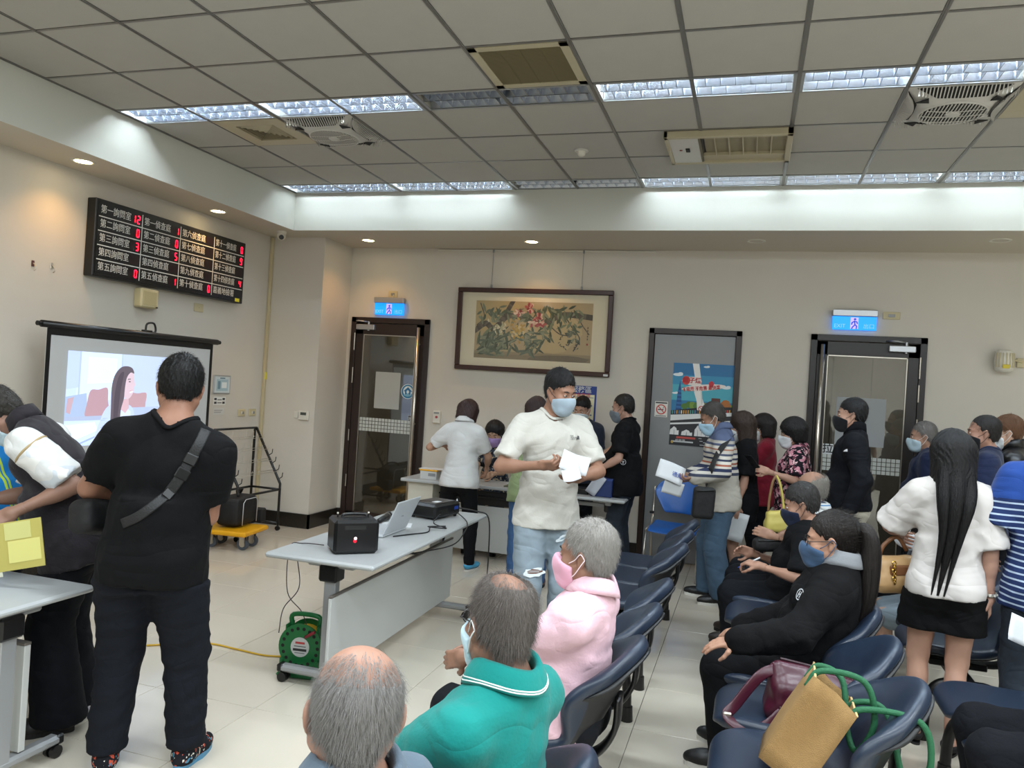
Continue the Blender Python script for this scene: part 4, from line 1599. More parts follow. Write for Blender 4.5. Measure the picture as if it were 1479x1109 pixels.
def stripes(stops, period, axis=2, vec=None):
    """repeating bands along an axis; stops = [(0..1, colour)]"""
    def fn(nt, co):
        if vec is None:
            sp = nt.nodes.new('ShaderNodeSeparateXYZ')
            nt.links.new(co, sp.inputs[0])
            src = sp.outputs[axis]
        else:
            dp = nt.nodes.new('ShaderNodeVectorMath')
            dp.operation = 'DOT_PRODUCT'
            nt.links.new(co, dp.inputs[0])
            dp.inputs[1].default_value = vec
            src = dp.outputs['Value']
        dv = nt.nodes.new('ShaderNodeMath')
        dv.operation = 'DIVIDE'
        nt.links.new(src, dv.inputs[0])
        dv.inputs[1].default_value = period
        fr_ = nt.nodes.new('ShaderNodeMath')
        fr_.operation = 'FRACT'
        nt.links.new(dv.outputs[0], fr_.inputs[0])
        cr = nt.nodes.new('ShaderNodeValToRGB')
        cr.color_ramp.interpolation = 'CONSTANT'
        e = cr.color_ramp.elements
        e[0].position, e[0].color = stops[0][0], (*lin(stops[0][1]), 1)
        e[1].position, e[1].color = stops[1][0], (*lin(stops[1][1]), 1)
        for p_, c_ in stops[2:]:
            q = e.new(p_)
            q.color = (*lin(c_), 1)
        nt.links.new(fr_.outputs[0], cr.inputs[0])
        return cr.outputs[0]
    return fn


def bands(stops, z0, z1):
    """bands between two heights, not repeating"""
    def fn(nt, co):
        sp = nt.nodes.new('ShaderNodeSeparateXYZ')
        nt.links.new(co, sp.inputs[0])
        mr = nt.nodes.new('ShaderNodeMapRange')
        mr.inputs[1].default_value, mr.inputs[2].default_value = z0, z1
        nt.links.new(sp.outputs[2], mr.inputs[0])
        cr = nt.nodes.new('ShaderNodeValToRGB')
        cr.color_ramp.interpolation = 'CONSTANT'
        e = cr.color_ramp.elements
        e[0].position, e[0].color = stops[0][0], (*lin(stops[0][1]), 1)
        e[1].position, e[1].color = stops[1][0], (*lin(stops[1][1]), 1)
        for p_, c_ in stops[2:]:
            q = e.new(p_)
            q.color = (*lin(c_), 1)
        nt.links.new(mr.outputs[0], cr.inputs[0])
        return cr.outputs[0]
    return fn


def blotches(base, spots, scale=28, cut=0.52):
    """flowers / mottling: voronoi spots of several colours on a base"""
    def fn(nt, co):
        cur = None
        for i, (c_, sc_, th) in enumerate(spots):
            n = nt.nodes.new('ShaderNodeTexNoise')
            n.inputs['Scale'].default_value = sc_
            n.inputs['Detail'].default_value = 1.5
            mp = nt.nodes.new('ShaderNodeMapping')
            mp.inputs['Location'].default_value = (i*3.1, i*1.7, i*5.3)
            nt.links.new(co, mp.inputs[0])
            nt.links.new(mp.outputs[0], n.inputs['Vector'])
            gt = nt.nodes.new('ShaderNodeMath')
            gt.operation = 'GREATER_THAN'
            gt.inputs[1].default_value = th
            nt.links.new(n.outputs[0], gt.inputs[0])
            mx = nt.nodes.new('ShaderNodeMix')
            mx.data_type = 'RGBA'
            if cur is None:
                mx.inputs[6].default_value = (*lin(base), 1)
            else:
                nt.links.new(cur, mx.inputs[6])
            mx.inputs[7].default_value = (*lin(c_), 1)
            nt.links.new(gt.outputs[0], mx.inputs[0])
            cur = mx.outputs[2]
        return cur
    return fn


M_EYE = mat('eye_white', '#e8e4dc', 0.2)
M_IRIS = mat('iris', '#1d120c', 0.15)
M_LIP = mat('lips', '#9a5a4e', 0.45)
M_SOLE = mat('sole_white', '#d8d6d0', 0.6)
M_SOLEB = mat('sole_black', '#141414', 0.6)
def face_prims(w=1.0):
    P = [(ell((0, 0.028, -0.045), (0.060*w, 0.062, 0.080)), 0.03), (ell((0, 0.062, -0.098), (0.030*w, 0.026, 0.022)), 0.03)]
    for s in (-1, 1):
        P += [(cap((s*0.056*w, -0.002, -0.055), (s*0.024*w, 0.06, -0.100), 0.019, 0.018), 0.03), (ell((s*0.040*w, 0.058, -0.034), (0.026, 0.026, 0.026)), 0.02)]
    P += [(cap((0, 0.086, 0.004), (0, 0.104, -0.040), 0.0075, 0.0125), 0.012), (ell((-0.011, 0.094, -0.043), (0.009, 0.010, 0.008)), 0.008), (ell((0.011, 0.094, -0.043), (0.009, 0.010, 0.008)), 0.008)]
    return P


def head_field(h, w=1.0, neck=None, ears=True):
    P = [(ell((0, -0.014, 0.034), (0.074*w, 0.095, 0.085)), 0.02)]
    P += face_prims(w)
    P += [(ell((0, 0.070, 0.021), (0.050*w, 0.022, 0.014)), 0.018)]
    lo, hi = box_of([p for p, _ in P], 0.03)
    if neck is not None:
        lo[2] = -0.215
    f = Fld(lo, hi, h)
    for p, k in P:
        f.add(p, k)
    if neck is not None:
        f.add(cap((0, -0.022, -0.07), neck[0], neck[1], neck[2]), 0.03)
    for s in (-1, 1):
        f.sub(ell((s*0.031, 0.094, 0.001), (0.019, 0.014, 0.0105)), 0.010)
        f.add(ell((s*0.031, 0.0775, 0.001), (0.0135, 0.0125, 0.0125)), 0.004)
        f.sub(ell((s*0.031, 0.093, -0.0005), (0.0115, 0.010, 0.0052)), 0.002)
        if ears:
            M = rotm(s*-22, 0, s*8)
            f.add(ell((s*0.077*w, -0.012, -0.008), (0.009, 0.019, 0.031), M), 0.008)
            f.sub(ell((s*0.085*w, -0.006, -0.002), (0.006, 0.009, 0.017), M), 0.006)
            f.add(ell((s*0.075*w, -0.004, -0.034), (0.007, 0.009, 0.010), M), 0.008)
    f.add(cap((-0.020, 0.085, -0.069), (0.020, 0.085, -0.069), 0.007), 0.008)
    f.add(cap((-0.015, 0.084, -0.080), (0.015, 0.084, -0.080), 0.0075), 0.008)
    f.sub(cap((-0.02, 0.095, -0.0745), (0.02, 0.095, -0.0745), 0.003), 0.004)
    if neck is not None:
        f.cut((0, 0, -0.205), (0, 0, -1))
    return f


def hand_field(h, side, curl, spread=0.05, thumb=0.5):
    """hand in its own frame: +Z from wrist to fingertips, +Y out of the palm, thumb at x = side*..."""
    P = [(rbox((0, 0, 0.045), (0.036, 0.011, 0.042), np.eye(3), 0.011), 0.010), (cap((0, 0, -0.05), (0, 0, 0.01), 0.026, 0.027), 0.02),
         (ell((side*0.022, 0.010, 0.030), (0.016, 0.013, 0.028)), 0.012)]
    ang = curl
    fl_ = []
    for i, (x, L, z0) in enumerate(((0.028, 0.070, 0.084), (0.0095, 0.078, 0.088), (-0.0095, 0.072, 0.085), (-0.027, 0.056, 0.078))):
        x = side*x
        p = np.array([x, 0.0, z0])
        sx = side*spread*(1.5-i)/1.5
        a = 0.15*curl+(0.06*i*curl)
        r = 0.0092 if i < 3 else 0.0080
        for j, fr_ in enumerate((0.45, 0.31, 0.24)):
            a += ang*(0.85, 1.0, 0.7)[j]
            d = np.array([sx, math.sin(a), math.cos(a)])
            d /= np.linalg.norm(d)
            q = p+d*L*fr_
            fl_.append((cap(p, q, r, r*0.92), 0.004 if j else 0.006))
            p, r = q, r*0.92
    p = np.array([side*0.026, 0.006, 0.022])
    for j, (L, r, dv) in enumerate(((0.040, 0.0125, (0.75, 0.35, 0.62)), (0.030, 0.0105, (0.45*(1-thumb), 0.45+0.3*thumb, 0.75)), (0.024, 0.009, (0.1-0.5*thumb, 0.45+0.2*thumb, 0.8)))):
        d = np.array([side*dv[0], dv[1], dv[2]])
        d /= np.linalg.norm(d)
        q = p+d*L
        fl_.append((cap(p, q, r, r*0.9), 0.005))
        p = q
    lo, hi = box_of([p for p, _ in P+fl_], 0.012)
    f = Fld(lo, hi, h)
    for p, k in P+fl_:
        f.add(p, k)
    f.cut((0, 0, -0.045), (0, 0, -1))
    return f


class Person:
    pass


def person(label, xy, face, h=1.70, w=1.0, belly=0.0, fem=False, pose='stand', lean=0, side=0, twist=0, head=(0, 0, 0), rh=None, lh=None, rel=None, lel=None,
           rcurl=0.45, lcurl=0.45, rpalm=None, lpalm=None, feet=None, knees=None, skin='#a27c66', hair=None, top=None, bottom=None, shoe=None, mask=None, near=False,
           seat=0.45, thigh_w=1.0, neckw=1.0, slope=0.060, glasses=None, brows='#15110f', headw=1.0, group=None, hands=True, armw=1.0, strap=None, loops='#e8e8e8', sit_back=0.0, spine=0.84, knee_x=0.11, foot_y=0.0):
    s = h/1.72
    t = empty('person', (xy[0], xy[1], 0), -rad(face), label, 'person', group)
    R = rotm(face)
    o = np.array([xy[0], xy[1], 0.0])
    loc = lambda p: R.T @ (np.asarray(p, float)-o)
    wor = lambda p: R @ np.asarray(p, float)+o
    dirl = lambda v: R.T @ np.asarray(v, float)
    sit = pose == 'sit'
    hs = 0.0053 if near else 0.0074
    hb = 0.0145 if near else 0.021
    hh = 0.0040 if near else 0.0054
    hc = 0.0104 if near else 0.0140
    sm = skin_mat(skin)
    hz = (seat+0.055) if sit else 0.905*s
    sp = spine if sit else 1.0
    pel = np.array([0, -0.10+sit_back if sit else 0.0, hz+0.03])
    ML = rotm(twist*0.3, lean*0.45 if not sit else lean*0.8, side*0.5)
    MU = rotm(twist, lean, side)
    shw = (0.172 if not fem else 0.150)*s*(0.78+0.22*w)
    neck = pel+ML @ np.array([0, 0, 0.24*s*sp])+MU @ np.array([0, -0.01, 0.285*s*sp])
    chest = pel+ML @ np.array([0, 0, 0.24*s*sp])+MU @ np.array([0, 0.0, 0.10*s])
    waist = pel+ML @ np.array([0, 0.0, 0.15*s])
    MH = MU @ rotm(*head)
    hc_ = neck+MU @ np.array([0, 0.012, 0.045*s])+MH @ np.array([0, 0.018, 0.115*s])
    sh = {k: neck+MU @ np.array([sg*shw, -0.005, -slope*s]) for k, sg in (('r', 1), ('l', -1))}
    # arms
    l1, l2 = 0.285*s, 0.245*s
    J = {}
    tgt = {'r': rh, 'l': lh}
    for k, sg in (('r', 1), ('l', -1)):
        g = tgt[k]
        if g is None:
            g = sh[k]+np.array([sg*0.07, 0.06, -0.52*s])
        elif len(g) == 4:
            g = loc(at(g[1], g[2], g[3]))
        g = np.asarray(g, float)
        pole = (rel if k == 'r' else lel)
        pole = np.array([sg*0.35, -0.7, -0.6]) if pole is None else np.asarray(pole, float)
        e, wr = ik(sh[k], g, l1, l2, pole)
        J[k] = (sh[k], e, wr)
    # legs
    t1, t2 = 0.425*s, 0.405*s
    ft = {}
    for i, (k, sg) in enumerate((('r', 1), ('l', -1))):
        hip = pel+np.array([sg*0.088*s*(0.6+0.4*w), 0, -0.03])
        if feet is not None and feet[i] is not None:
            a = feet[i]
            a = loc(at(a[1], a[2], a[3])) if len(a) == 4 else np.asarray(a, float)
            an = np.array([a[0], a[1], (a[2] if len(a) > 2 and len(feet[i]) != 4 else 0.0)+0.085*s])
        else:
            an = np.array([sg*(knee_x if sit else 0.10*(0.5+0.5*w)), (pel[1]+t1*0.93+foot_y) if sit else 0.0, 0.085*s])
        pole = np.array([sg*0.12, 1, 0.6 if sit else 0.0]) if knees is None else np.asarray(knees[i], float)
        kn, an = ik(hip, an, t1, t2, pole)
        fd = np.array([sg*0.25, 1.0, 0])
        fd /= np.linalg.norm(fd)
        ft[k] = (hip, kn, an, fd)
    ww = 0.5+0.5*w
    # ---- torso solids
    TR = [(ell(pel+np.array([0, -0.008, 0.0]), (0.160*s*ww, 0.112*s*ww, 0.115*s), ML), 0.06), (ell(waist+ML @ np.array([0, 0.012+belly*0.6, -0.01]), ((0.138 if not fem else 0.122)*s*w, 0.102*s*w+belly, 0.150*s), ML), 0.06),
          (ell(chest+MU @ np.array([0, 0.0, -0.005]), ((0.152 if not fem else 0.136)*s*(0.4+0.6*w), 0.112*s*(0.4+0.6*w), 0.185*s), MU), 0.06)]
    for k, sg in (('r', 1), ('l', -1)):
        TR.append((ell(pel+np.array([sg*0.072*s, -0.052, -0.045*s]), (0.088*s*ww, 0.090*s*ww, 0.095*s)), 0.05))
        TR.append((cap(neck+MU @ np.array([sg*0.05, -0.012, -0.045*s]), sh[k], 0.064*s*ww, 0.052*s*ww), 0.05))
        TR.append((cap(neck+MU @ np.array([sg*0.02, -0.02, 0.015]), sh[k]+MU @ np.array([-sg*0.03, 0, 0.0]), 0.042, 0.035), 0.05))
        if fem:
            TR.append((ell(chest+MU @ np.array([sg*0.066*s, 0.082*s, 0.0]), (0.058, 0.058, 0.062), MU), 0.03))
        else:
            TR.append((ell(chest+MU @ np.array([sg*0.07*s, 0.060*s, 0.045*s]), (0.075*s, 0.052*s*ww, 0.065*s), MU), 0.04))
    UA = {k: cap(J[k][0], J[k][1], 0.046*s*armw*ww, 0.039*s*armw) for k in 'rl'}
    FA = {k: [cap(J[k][1], J[k][2], 0.036*s*armw, 0.026*s), ell(J[k][1]*0.72+J[k][2]*0.28, (0.041*s*armw, 0.041*s*armw, 0.075*s), orient(J[k][2]-J[k][1]))] for k in 'rl'}
    TH = {k: cap(ft[k][0]+np.array([0, 0, -0.02]), ft[k][1], 0.086*s*ww*thigh_w, 0.056*s*thigh_w) for k in 'rl'}
    SHK = {}
    for k in 'rl':
        kn, an = ft[k][1], ft[k][2]
        MM = orient(an-kn)
        back = -ft[k][3]
        SHK[k] = [cap(kn, an, 0.051*s*thigh_w, 0.036*s), ell(kn*0.68+an*0.32+back*0.018, (0.050*s*thigh_w, 0.050*s*thigh_w, 0.105*s), MM)]
    # ---- body: one skin (trunk and limbs), finer lattice on head and hands
    allp = [p for p, _ in TR]+[UA[k] for k in 'rl']+[q for k in 'rl' for q in FA[k]]+[TH[k] for k in 'rl']+[q for k in 'rl' for q in SHK[k]]
    lo, hi = box_of(allp, 0.03)
    f = Fld(lo, hi, hb)
    for p, k in TR:
        f.add(p, k, -0.004)
    f.add(cap(neck+MU @ np.array([0, -0.01, -0.03]), hc_+MH @ np.array([0, -0.022, -0.07]), 0.060*s*neckw, 0.052*s*neckw), 0.04)
    for k in 'rl':
        f.add(UA[k], 0.03)
        for q in FA[k]:
            f.add(q, 0.02)
        f.add(TH[k], 0.04)
        for q in SHK[k]:
            f.add(q, 0.025)
        an, fd = ft[k][2], ft[k][3]
        f.add(cap(an+np.array([0, 0, -0.03*s])-fd*0.025, an+fd*0.13*s+np.array([0, 0, -0.055*s]), 0.032*s, 0.026*s), 0.03)
    blocks = [f.skin()]
    nb = MH.T @ (neck+MU @ np.array([0, -0.01, -0.03])-hc_)
    hf = head_field(hs, headw, (nb, 0.052*s*neckw, 0.060*s*neckw))
    v, q = hf.skin()
    blocks.append((v @ MH.T+hc_, q))
    HF = {}
    for k, sg in (('r', 1), ('l', -1)):
        e, wr = J[k][1], J[k][2]
        d = (wr-e)/np.linalg.norm(wr-e)
        pn = (rpalm if k == 'r' else lpalm)
        pn = np.array([-sg, 0.1, -0.2]) if pn is None else np.asarray(pn, float)
        y = pn-d*(pn @ d)
        y /= np.linalg.norm(y)+1e-9
        x = np.cross(y, d)
        M = np.stack([x, y, d], 1)
        if hands:
            # thumb side: for a right hand with palm +Y and fingers +Z the thumb lies at +X
            v, q = hand_field(hh, 1 if k == 'r' else -1, rcurl if k == 'r' else lcurl).skin()
            blocks.append(((v*s) @ M.T+wr+d*0.012, q))
        HF[k] = (M, wr+d*0.012)
    body = put('body', blocks, sm, t)
    # ---- eyes and brows
    for sg in (-1, 1):
        eb = MB()
        ec = hc_+MH @ np.array([sg*0.031, 0.0795, 0.0005])
        A_ = MH @ np.array([[1, 0, 0], [0, 0, 1], [0, -1, 0]], float)
        e = MB()
        e.lathe([(0.0112*math.sin(a), 0.0112*math.cos(a)) for a in np.linspace(0, math.pi, 9)], 12, 0, (MH, ec))
        e.lathe([(0.0, 0.0116), (0.0048, 0.0108), (0.0060, 0.0097)], 12, 1, (A_, ec))
        eo = e.build('eye', [M_EYE, M_IRIS], body)
        ld = MB()
        for e0, e1 in ((12, 92), (-90, -24)):
            ld.grid([[ec+MH @ (0.0122*np.array([math.cos(rad(el))*math.sin(rad(az_)), math.cos(rad(el))*math.cos(rad(az_)), math.sin(rad(el))])) for el in np.linspace(e0, e1, 5)] for az_ in np.linspace(-90, 90, 11)])
        ld.build('eyelids', sm, eo)
        eb.tube([hc_+MH @ np.array(p) for p in ((sg*0.014, 0.090, 0.019), (sg*0.030, 0.0905, 0.0245), (sg*0.047, 0.080, 0.021))], [0.0028, 0.0036, 0.002], 6)
        eb.build('eyebrow', hair_mat(brows), body)
    if glasses:
        gm = MB()
        for sg in (-1, 1):
            ring_ = [hc_+MH @ np.array([sg*0.033+0.024*math.cos(a), 0.103-0.012*abs(math.cos(a))*(1 if sg*math.cos(a) > 0 else 0), -0.002+0.018*math.sin(a)]) for a in np.linspace(0, 2*math.pi, 17)[:-1]]
            gm.tube(ring_, 0.0016, 6, closed=True)
            gm.tube([hc_+MH @ np.array(q_) for q_ in ((sg*0.056, 0.092, 0.002), (sg*0.076*headw, 0.07, 0.003), (sg*0.083*headw, 0.0, 0.006), (sg*0.085*headw, -0.02, -0.004))], 0.0018, 6)
        gm.tube([hc_+MH @ np.array(q_) for q_ in ((-0.010, 0.108, 0.002), (0.010, 0.108, 0.002))], 0.0016, 6)
        gm.build('glasses', mat('glasses_frame', '#17181a', 0.3), t)
    # ---- mask
    if mask:
        mf = Fld((-0.09, 0.0, -0.15), (0.09, 0.14, 0.02), hs)
        for p, k in face_prims(headw):
            mf.add(p, max(k, 0.035), 0.006)
        mf.add(cap((0, 0.09, -0.03), (0, 0.088, -0.085), 0.022, 0.026), 0.05)
        mf.cut((0, 0.105, -0.010), np.array([0, -0.42, 1.0])/1.085)
        mf.cut((0, 0.026, 0), (0, -1, 0))
        mf.cut((0, 0.02, -0.128), (0, -0.25, -0.97))
        v, q = mf.skin()
        mk = put('face_mask', [(v @ MH.T+hc_, q)], cloth(mask, 0.9, 0.15, 60, name='mask'), t)
        for sg in (-1, 1):
            lp = MB()
            for zz, ze in ((-0.028, 0.012), (-0.085, -0.03)):
                lp.tube([hc_+MH @ np.array(p) for p in smooth_path([(sg*0.066*headw, 0.040, zz), (sg*0.078*headw, 0.012, zz*0.6+ze*0.4), (sg*0.088*headw, -0.014, ze), (sg*0.086*headw, -0.03, -0.008)], 4)], 0.0016 if not near else 0.0018, 5)
            lp.build('ear_loop', mat('loop_'+loops.strip('#'), loops, 0.8), mk)
    # ---- hair
    if hair:
        make_hair(t, hair, MH, hc_, headw, near, neck, MU, s)
    # ---- clothes
    seed = int(abs(xy[0]*977+xy[1]*613)*10) % 9999
    P = Person()
    P.root, P.J, P.HF, P.MH, P.hc, P.MU, P.ML, P.neck, P.pel, P.chest, P.waist, P.ft, P.wor, P.loc, P.s, P.sh, P.R = t, J, HF, MH, hc_, MU, ML, neck, pel, chest, waist, ft, wor, loc, s, sh, R
    if bottom:
        kind = bottom.get('kind', 'trousers')
        ls = bottom.get('loose', 0.014)
        pr = [p for p, _ in TR[:2]]+[TH[k] for k in 'rl']+[q for k in 'rl' for q in SHK[k]]
        lo, hi = box_of(pr, 0.07)
        f = Fld(lo, hi, hc)
        wtop = bottom.get('waist', 0.10)
        if top and not sit:
            wtop = min(wtop, -top.get('hem', 0.13)+0.014)
        f.add(TR[0][0], 0.05, 0.012)
        for p, k in TR[3:]:
            pass
        for k, sg in (('r', 1), ('l', -1)):
            f.add(ell(pel+np.array([sg*0.072*s, -0.052, -0.045*s]), (0.088*s*ww, 0.090*s*ww, 0.095*s)), 0.05, 0.012)
        f.add(ecyl(pel+ML @ np.array([0, 0, 0.0]), pel+ML @ np.array([0, belly*0.4, wtop*s]), (0.16*s*ww+0.006, 0.112*s*ww+0.006), (0.140*s*w, 0.102*s*w+belly*0.5), ML), 0.03)
        if kind == 'skirt':
            L = bottom.get('len', 0.45)
            fl2 = bottom.get('flare', 0.04)
            if sit:
                for k in 'rl':
                    f.add(cap(ft[k][0], ft[k][1]-(ft[k][1]-ft[k][0])*0.1, 0.105*s*ww, 0.075*s), 0.09, ls)
                f.cut(ft['r'][1]*0.5+ft['l'][1]*0.5+np.array([0, 0.02, 0]), (0, 1, 0))
            else:
                f.add(ecyl(pel+np.array([0, -0.01, 0.0]), pel+np.array([0, 0, -L*s]), (0.172*s*ww, 0.132*s*ww), (0.172*s*ww+fl2, 0.135*s*ww+fl2), np.eye(3)), 0.05)
        else:
            ln = bottom.get('len', 1.0)
            for k, sg in (('r', 1), ('l', -1)):
                hip, kn, an, fd = ft[k]
                r0, r1, r2 = 0.092*s*ww*thigh_w, (0.068*s*thigh_w), bottom.get('cuff', 0.062)*s
                if kind == 'shorts':
                    f.add(cap(hip, hip+(kn-hip)*(bottom.get('len', 0.5)+0.1), r0, r0+bottom.get('flare', 0.012)), 0.05, ls)
                else:
                    f.add(cap(hip+np.array([0, 0, -0.02]), kn, r0, r1), 0.05, ls)
                    e_ = an+np.array([0, 0, 0.0])
                    f.add(cap(kn, e_, r1, r2), 0.03, ls)
                    f.add(ell(kn*0.68+an*0.32-fd*0.018, (0.05*s, 0.05*s, 0.10*s), orient(an-kn)), 0.03, ls)
            f.folds(bottom.get('folds', 0.006), seed+5, 1.5, 0.7)
            if kind == 'shorts':
                f.cut(ft['r'][0]*(1-bottom.get('len', 0.5))+ft['r'][1]*bottom.get('len', 0.5), (0, 0, -1))
        if kind in ('trousers',):
            f.cut((0, 0, bottom.get('break', 0.055)*s), (0, 0, -1))
        f.cut(pel+ML @ np.array([0, 0, wtop*s]), ML[:, 2])
        P.bottom = put(bottom.get('name', 'trousers' if kind == 'trousers' else kind), [f.skin()], bottom['mat'], t)
    if top:
        ls = top.get('loose', 0.014)
        sl_ = top.get('sleeve', 'short')
        hem = top.get('hem', 0.13)*s
        pr = [p for p, _ in TR]+[UA[k] for k in 'rl']+([q for k in 'rl' for q in FA[k]] if sl_ == 'long' else [])
        lo, hi = box_of(pr, 0.07)
        lo[2] = min(lo[2], pel[2]-hem-0.03)
        f = Fld(lo, hi, hc)
        for p, k in TR[:3]:
            f.add(p, 0.045, ls)
        for p, k in TR[3:]:
            f.add(p, k*0.8, ls*0.8)
        # hang of the cloth below chest
        rx, ry = max(0.142*s*w, 0.150*s*ww)+ls, max(0.106*s*w+belly*0.9, 0.116*s*ww)+ls
        bx, by = max(rx, 0.186*s*ww*(0.4+0.6*thigh_w)+ls)*top.get('gather', 1), max(ry, 0.128*s*ww+ls)*top.get('gather', 1)
        f.add(ecyl(waist+ML @ np.array([0, 0.006+belly*0.5, 0.06]), pel+ML @ np.array([0, 0.0+belly*0.45, -hem]), (rx*0.92, ry*0.95), (bx+top.get('flare', 0.006), by+top.get('flare', 0.006)), ML), 0.05)
        if sit:
            for k in 'rl':
                f.add(cap(ft[k][0], ft[k][0]*0.6+ft[k][1]*0.4, 0.095*s*ww, 0.08*s), 0.05, ls)
        f.folds(top.get('folds', 0.006), seed, 0.8, 1.0, top.get('wave', 0.10))
        arm = Fld(lo, hi, hc)
        for k, sg in (('r', 1), ('l', -1)):
            a, e, wr = J[k]
            if sl_ == 'none':
                continue
            if not top.get('sleeve_mat'):
                f.add(cap(neck+MU @ np.array([sg*0.065, -0.012, -0.035*s]), a+(e-a)*0.30, 0.040*s, 0.048*s*ww*armw), 0.05, ls*0.8)
            if sl_ == 'short':
                q = a+(e-a)*top.get('slen', 0.78)
                arm.add(cap(a, a+(e-a)*0.9, (0.058 if top.get('sleeve_mat') else 0.049)*s*ww*armw, (0.053+top.get('sflare', 0.0))*s*armw), 0.0, ls)
                d = (e-a)/np.linalg.norm(e-a)
                arm.sub((lo, hi, (lambda q_, d_, e_: (lambda X, Y, Z: np.maximum(-((X-q_[0])*d_[0]+(Y-q_[1])*d_[1]+(Z-q_[2])*d_[2]), np.sqrt((X-e_[0])**2+(Y-e_[1])**2+(Z-e_[2])**2)-0.24)))(q, d, e)), 0.0)
            else:
                arm.add(cap(a, e, 0.049*s*ww*armw, 0.044*s*armw), 0.0, ls)
                arm.add(cap(e, wr, 0.046*s*armw, 0.034*s), 0.03, ls)
        arm.folds(top.get('folds', 0.006), seed+3, 1.3, 1.0, 0.07)
        kk = 0.05
        a_, b_ = f.F, arm.F
        if not top.get('sleeve_mat'):
            hq = np.clip(0.5+0.5*(a_-b_)/kk, 0, 1)
            f.F = a_+(b_-a_)*hq-kk*hq*(1-hq)
        f.cut(pel+ML @ np.array([0, 0, -hem]), -ML[:, 2]) if not sit else f.cut((0, 0, seat+0.012), (0, 0, -1))
        # height of the cloth round the neck, for the collar
        nr = (0.066+top.get('neck', 0.0))*s*neckw
        rim = []
        for q_ in range(41):
            a = 2*math.pi*q_/40
            hit_ = None
            for zz in np.arange(0.07, -0.10, -0.004):
                w_ = neck+MU @ np.array([math.sin(a)*(nr+0.004), math.cos(a)*(nr+0.008)-0.004, zz])
                ii = np.round((w_-f.lo)/f.h).astype(int)
                if (ii >= 0).all() and (ii < np.array(f.F.shape)).all() and f.F[ii[0], ii[1], ii[2]] < 0:
                    hit_ = zz
                    break
            rim.append(-0.03 if hit_ is None else hit_)
        rim = np.array(rim)
        for _ in range(3):
            rim = (np.roll(rim[:-1], 1)+rim[:-1]+np.roll(rim[:-1], -1))/3
            rim = np.append(rim, rim[0])
        nd = MU @ np.array([0, 0.0, 0.1])
        f.sub(cap(neck+MU @ np.array([0, 0.002, -0.035]), neck+nd, nr, nr+0.004), 0.006)
        if top.get('vneck'):
            f.sub(cap(neck+MU @ np.array([0, 0.10, -0.02]), neck+MU @ np.array([0, 0.13, -top['vneck']]), 0.05, 0.008), 0.004)
        f.cut(neck+MU @ np.array([0, 0, 0.075]), MU[:, 2])
        if top.get('split'):
            pass
        if sit:
            f.sub(rbox((0, -0.395, 0.45), (0.35, 0.16, 0.20), np.eye(3), 0.02), 0.01)
        v, q = f.skin()
        parts, mm = [(v, q)], top['mat']
        P.top = put(top.get('name', 'shirt'), parts, mm, t)
        if top.get('sleeve_mat'):
            put('sleeves', [arm.skin()], top['sleeve_mat'], P.top)
            for k in 'rl':
                a, e, wr = J[k]
                Mo = orient(e-a)
                MB().tube([a+(e-a)*0.13+Mo @ np.array([0.080*s*math.cos(q_), 0.080*s*math.sin(q_), 0]) for q_ in np.linspace(0, 2*math.pi, 29)[:-1]], 0.006, 8, closed=True).build('armhole_piping', top['piping'], P.top)
        if top.get('upper_mat'):
            P.top.data.materials.append(top['upper_mat'])
            fv = v[q].mean(1)
            mi = np.zeros(len(q), np.int32)
            mi[((fv-neck) @ MU[:, 2]) > -top.get('upper', 0.2)] = len(P.top.data.materials)-1
            P.top.data.polygons.foreach_set('material_index', mi)
        # collar
        c = top.get('collar')
        if c:
            cm = top.get('collar_mat', top['mat'])
            G = []
            n = 40
            hgt = {'crew': 0.014, 'polo': 0.048, 'stand': 0.052, 'hood': 0.06}[c]
            for i in range(n+1):
                a = 2*math.pi*(i/n)*(0.94 if c != 'crew' else 1.0)+(0.06*math.pi if c != 'crew' else 0)
                # a = 0 at the front
                fx, fy = math.sin(a), math.cos(a)
                rz = np.interp(a, np.linspace(0, 2*math.pi, 41), rim)
                base = np.array([fx*(nr+0.002), fy*(nr+0.006)-0.004, rz])
                if c == 'crew':
                    sec = ((0.012, -0.006), (0.009, 0.002), (0.002, 0.008), (-0.005, 0.007), (-0.007, 0.0), (-0.006, -0.008))
                elif c == 'stand':
                    sec = ((0.010, -0.010), (0.006, hgt*0.5), (0.003, hgt), (-0.003, hgt), (-0.003, 0.0))
                else:
                    sec = ((-0.006, -0.010), (-0.005, hgt*0.6), (0.0, hgt*0.8), (0.008, hgt*0.72), (0.017, hgt*0.40), (0.025, hgt*0.10), (0.031, -0.012-0.018*max(fy, 0)))
                row = [base+np.array([fx*dr, fy*dr, dz]) for dr, dz in sec]
                G.append([neck+MU @ p for p in row])
            mb = MB()
            mb.grid(G)
            ob = mb.build('collar', cm, P.top)
            solidify(ob, 0.004)
            if top.get('tipping'):
                tp = MB()
                for q_ in (0.55, 0.85):
                    tp.tube([r_[5]*(1-q_)+r_[6]*q_+MU @ np.array([0, 0, 0.0035]) for r_ in G], 0.0022, 6)
                tp.build('collar_stripes', top['tipping'], ob)
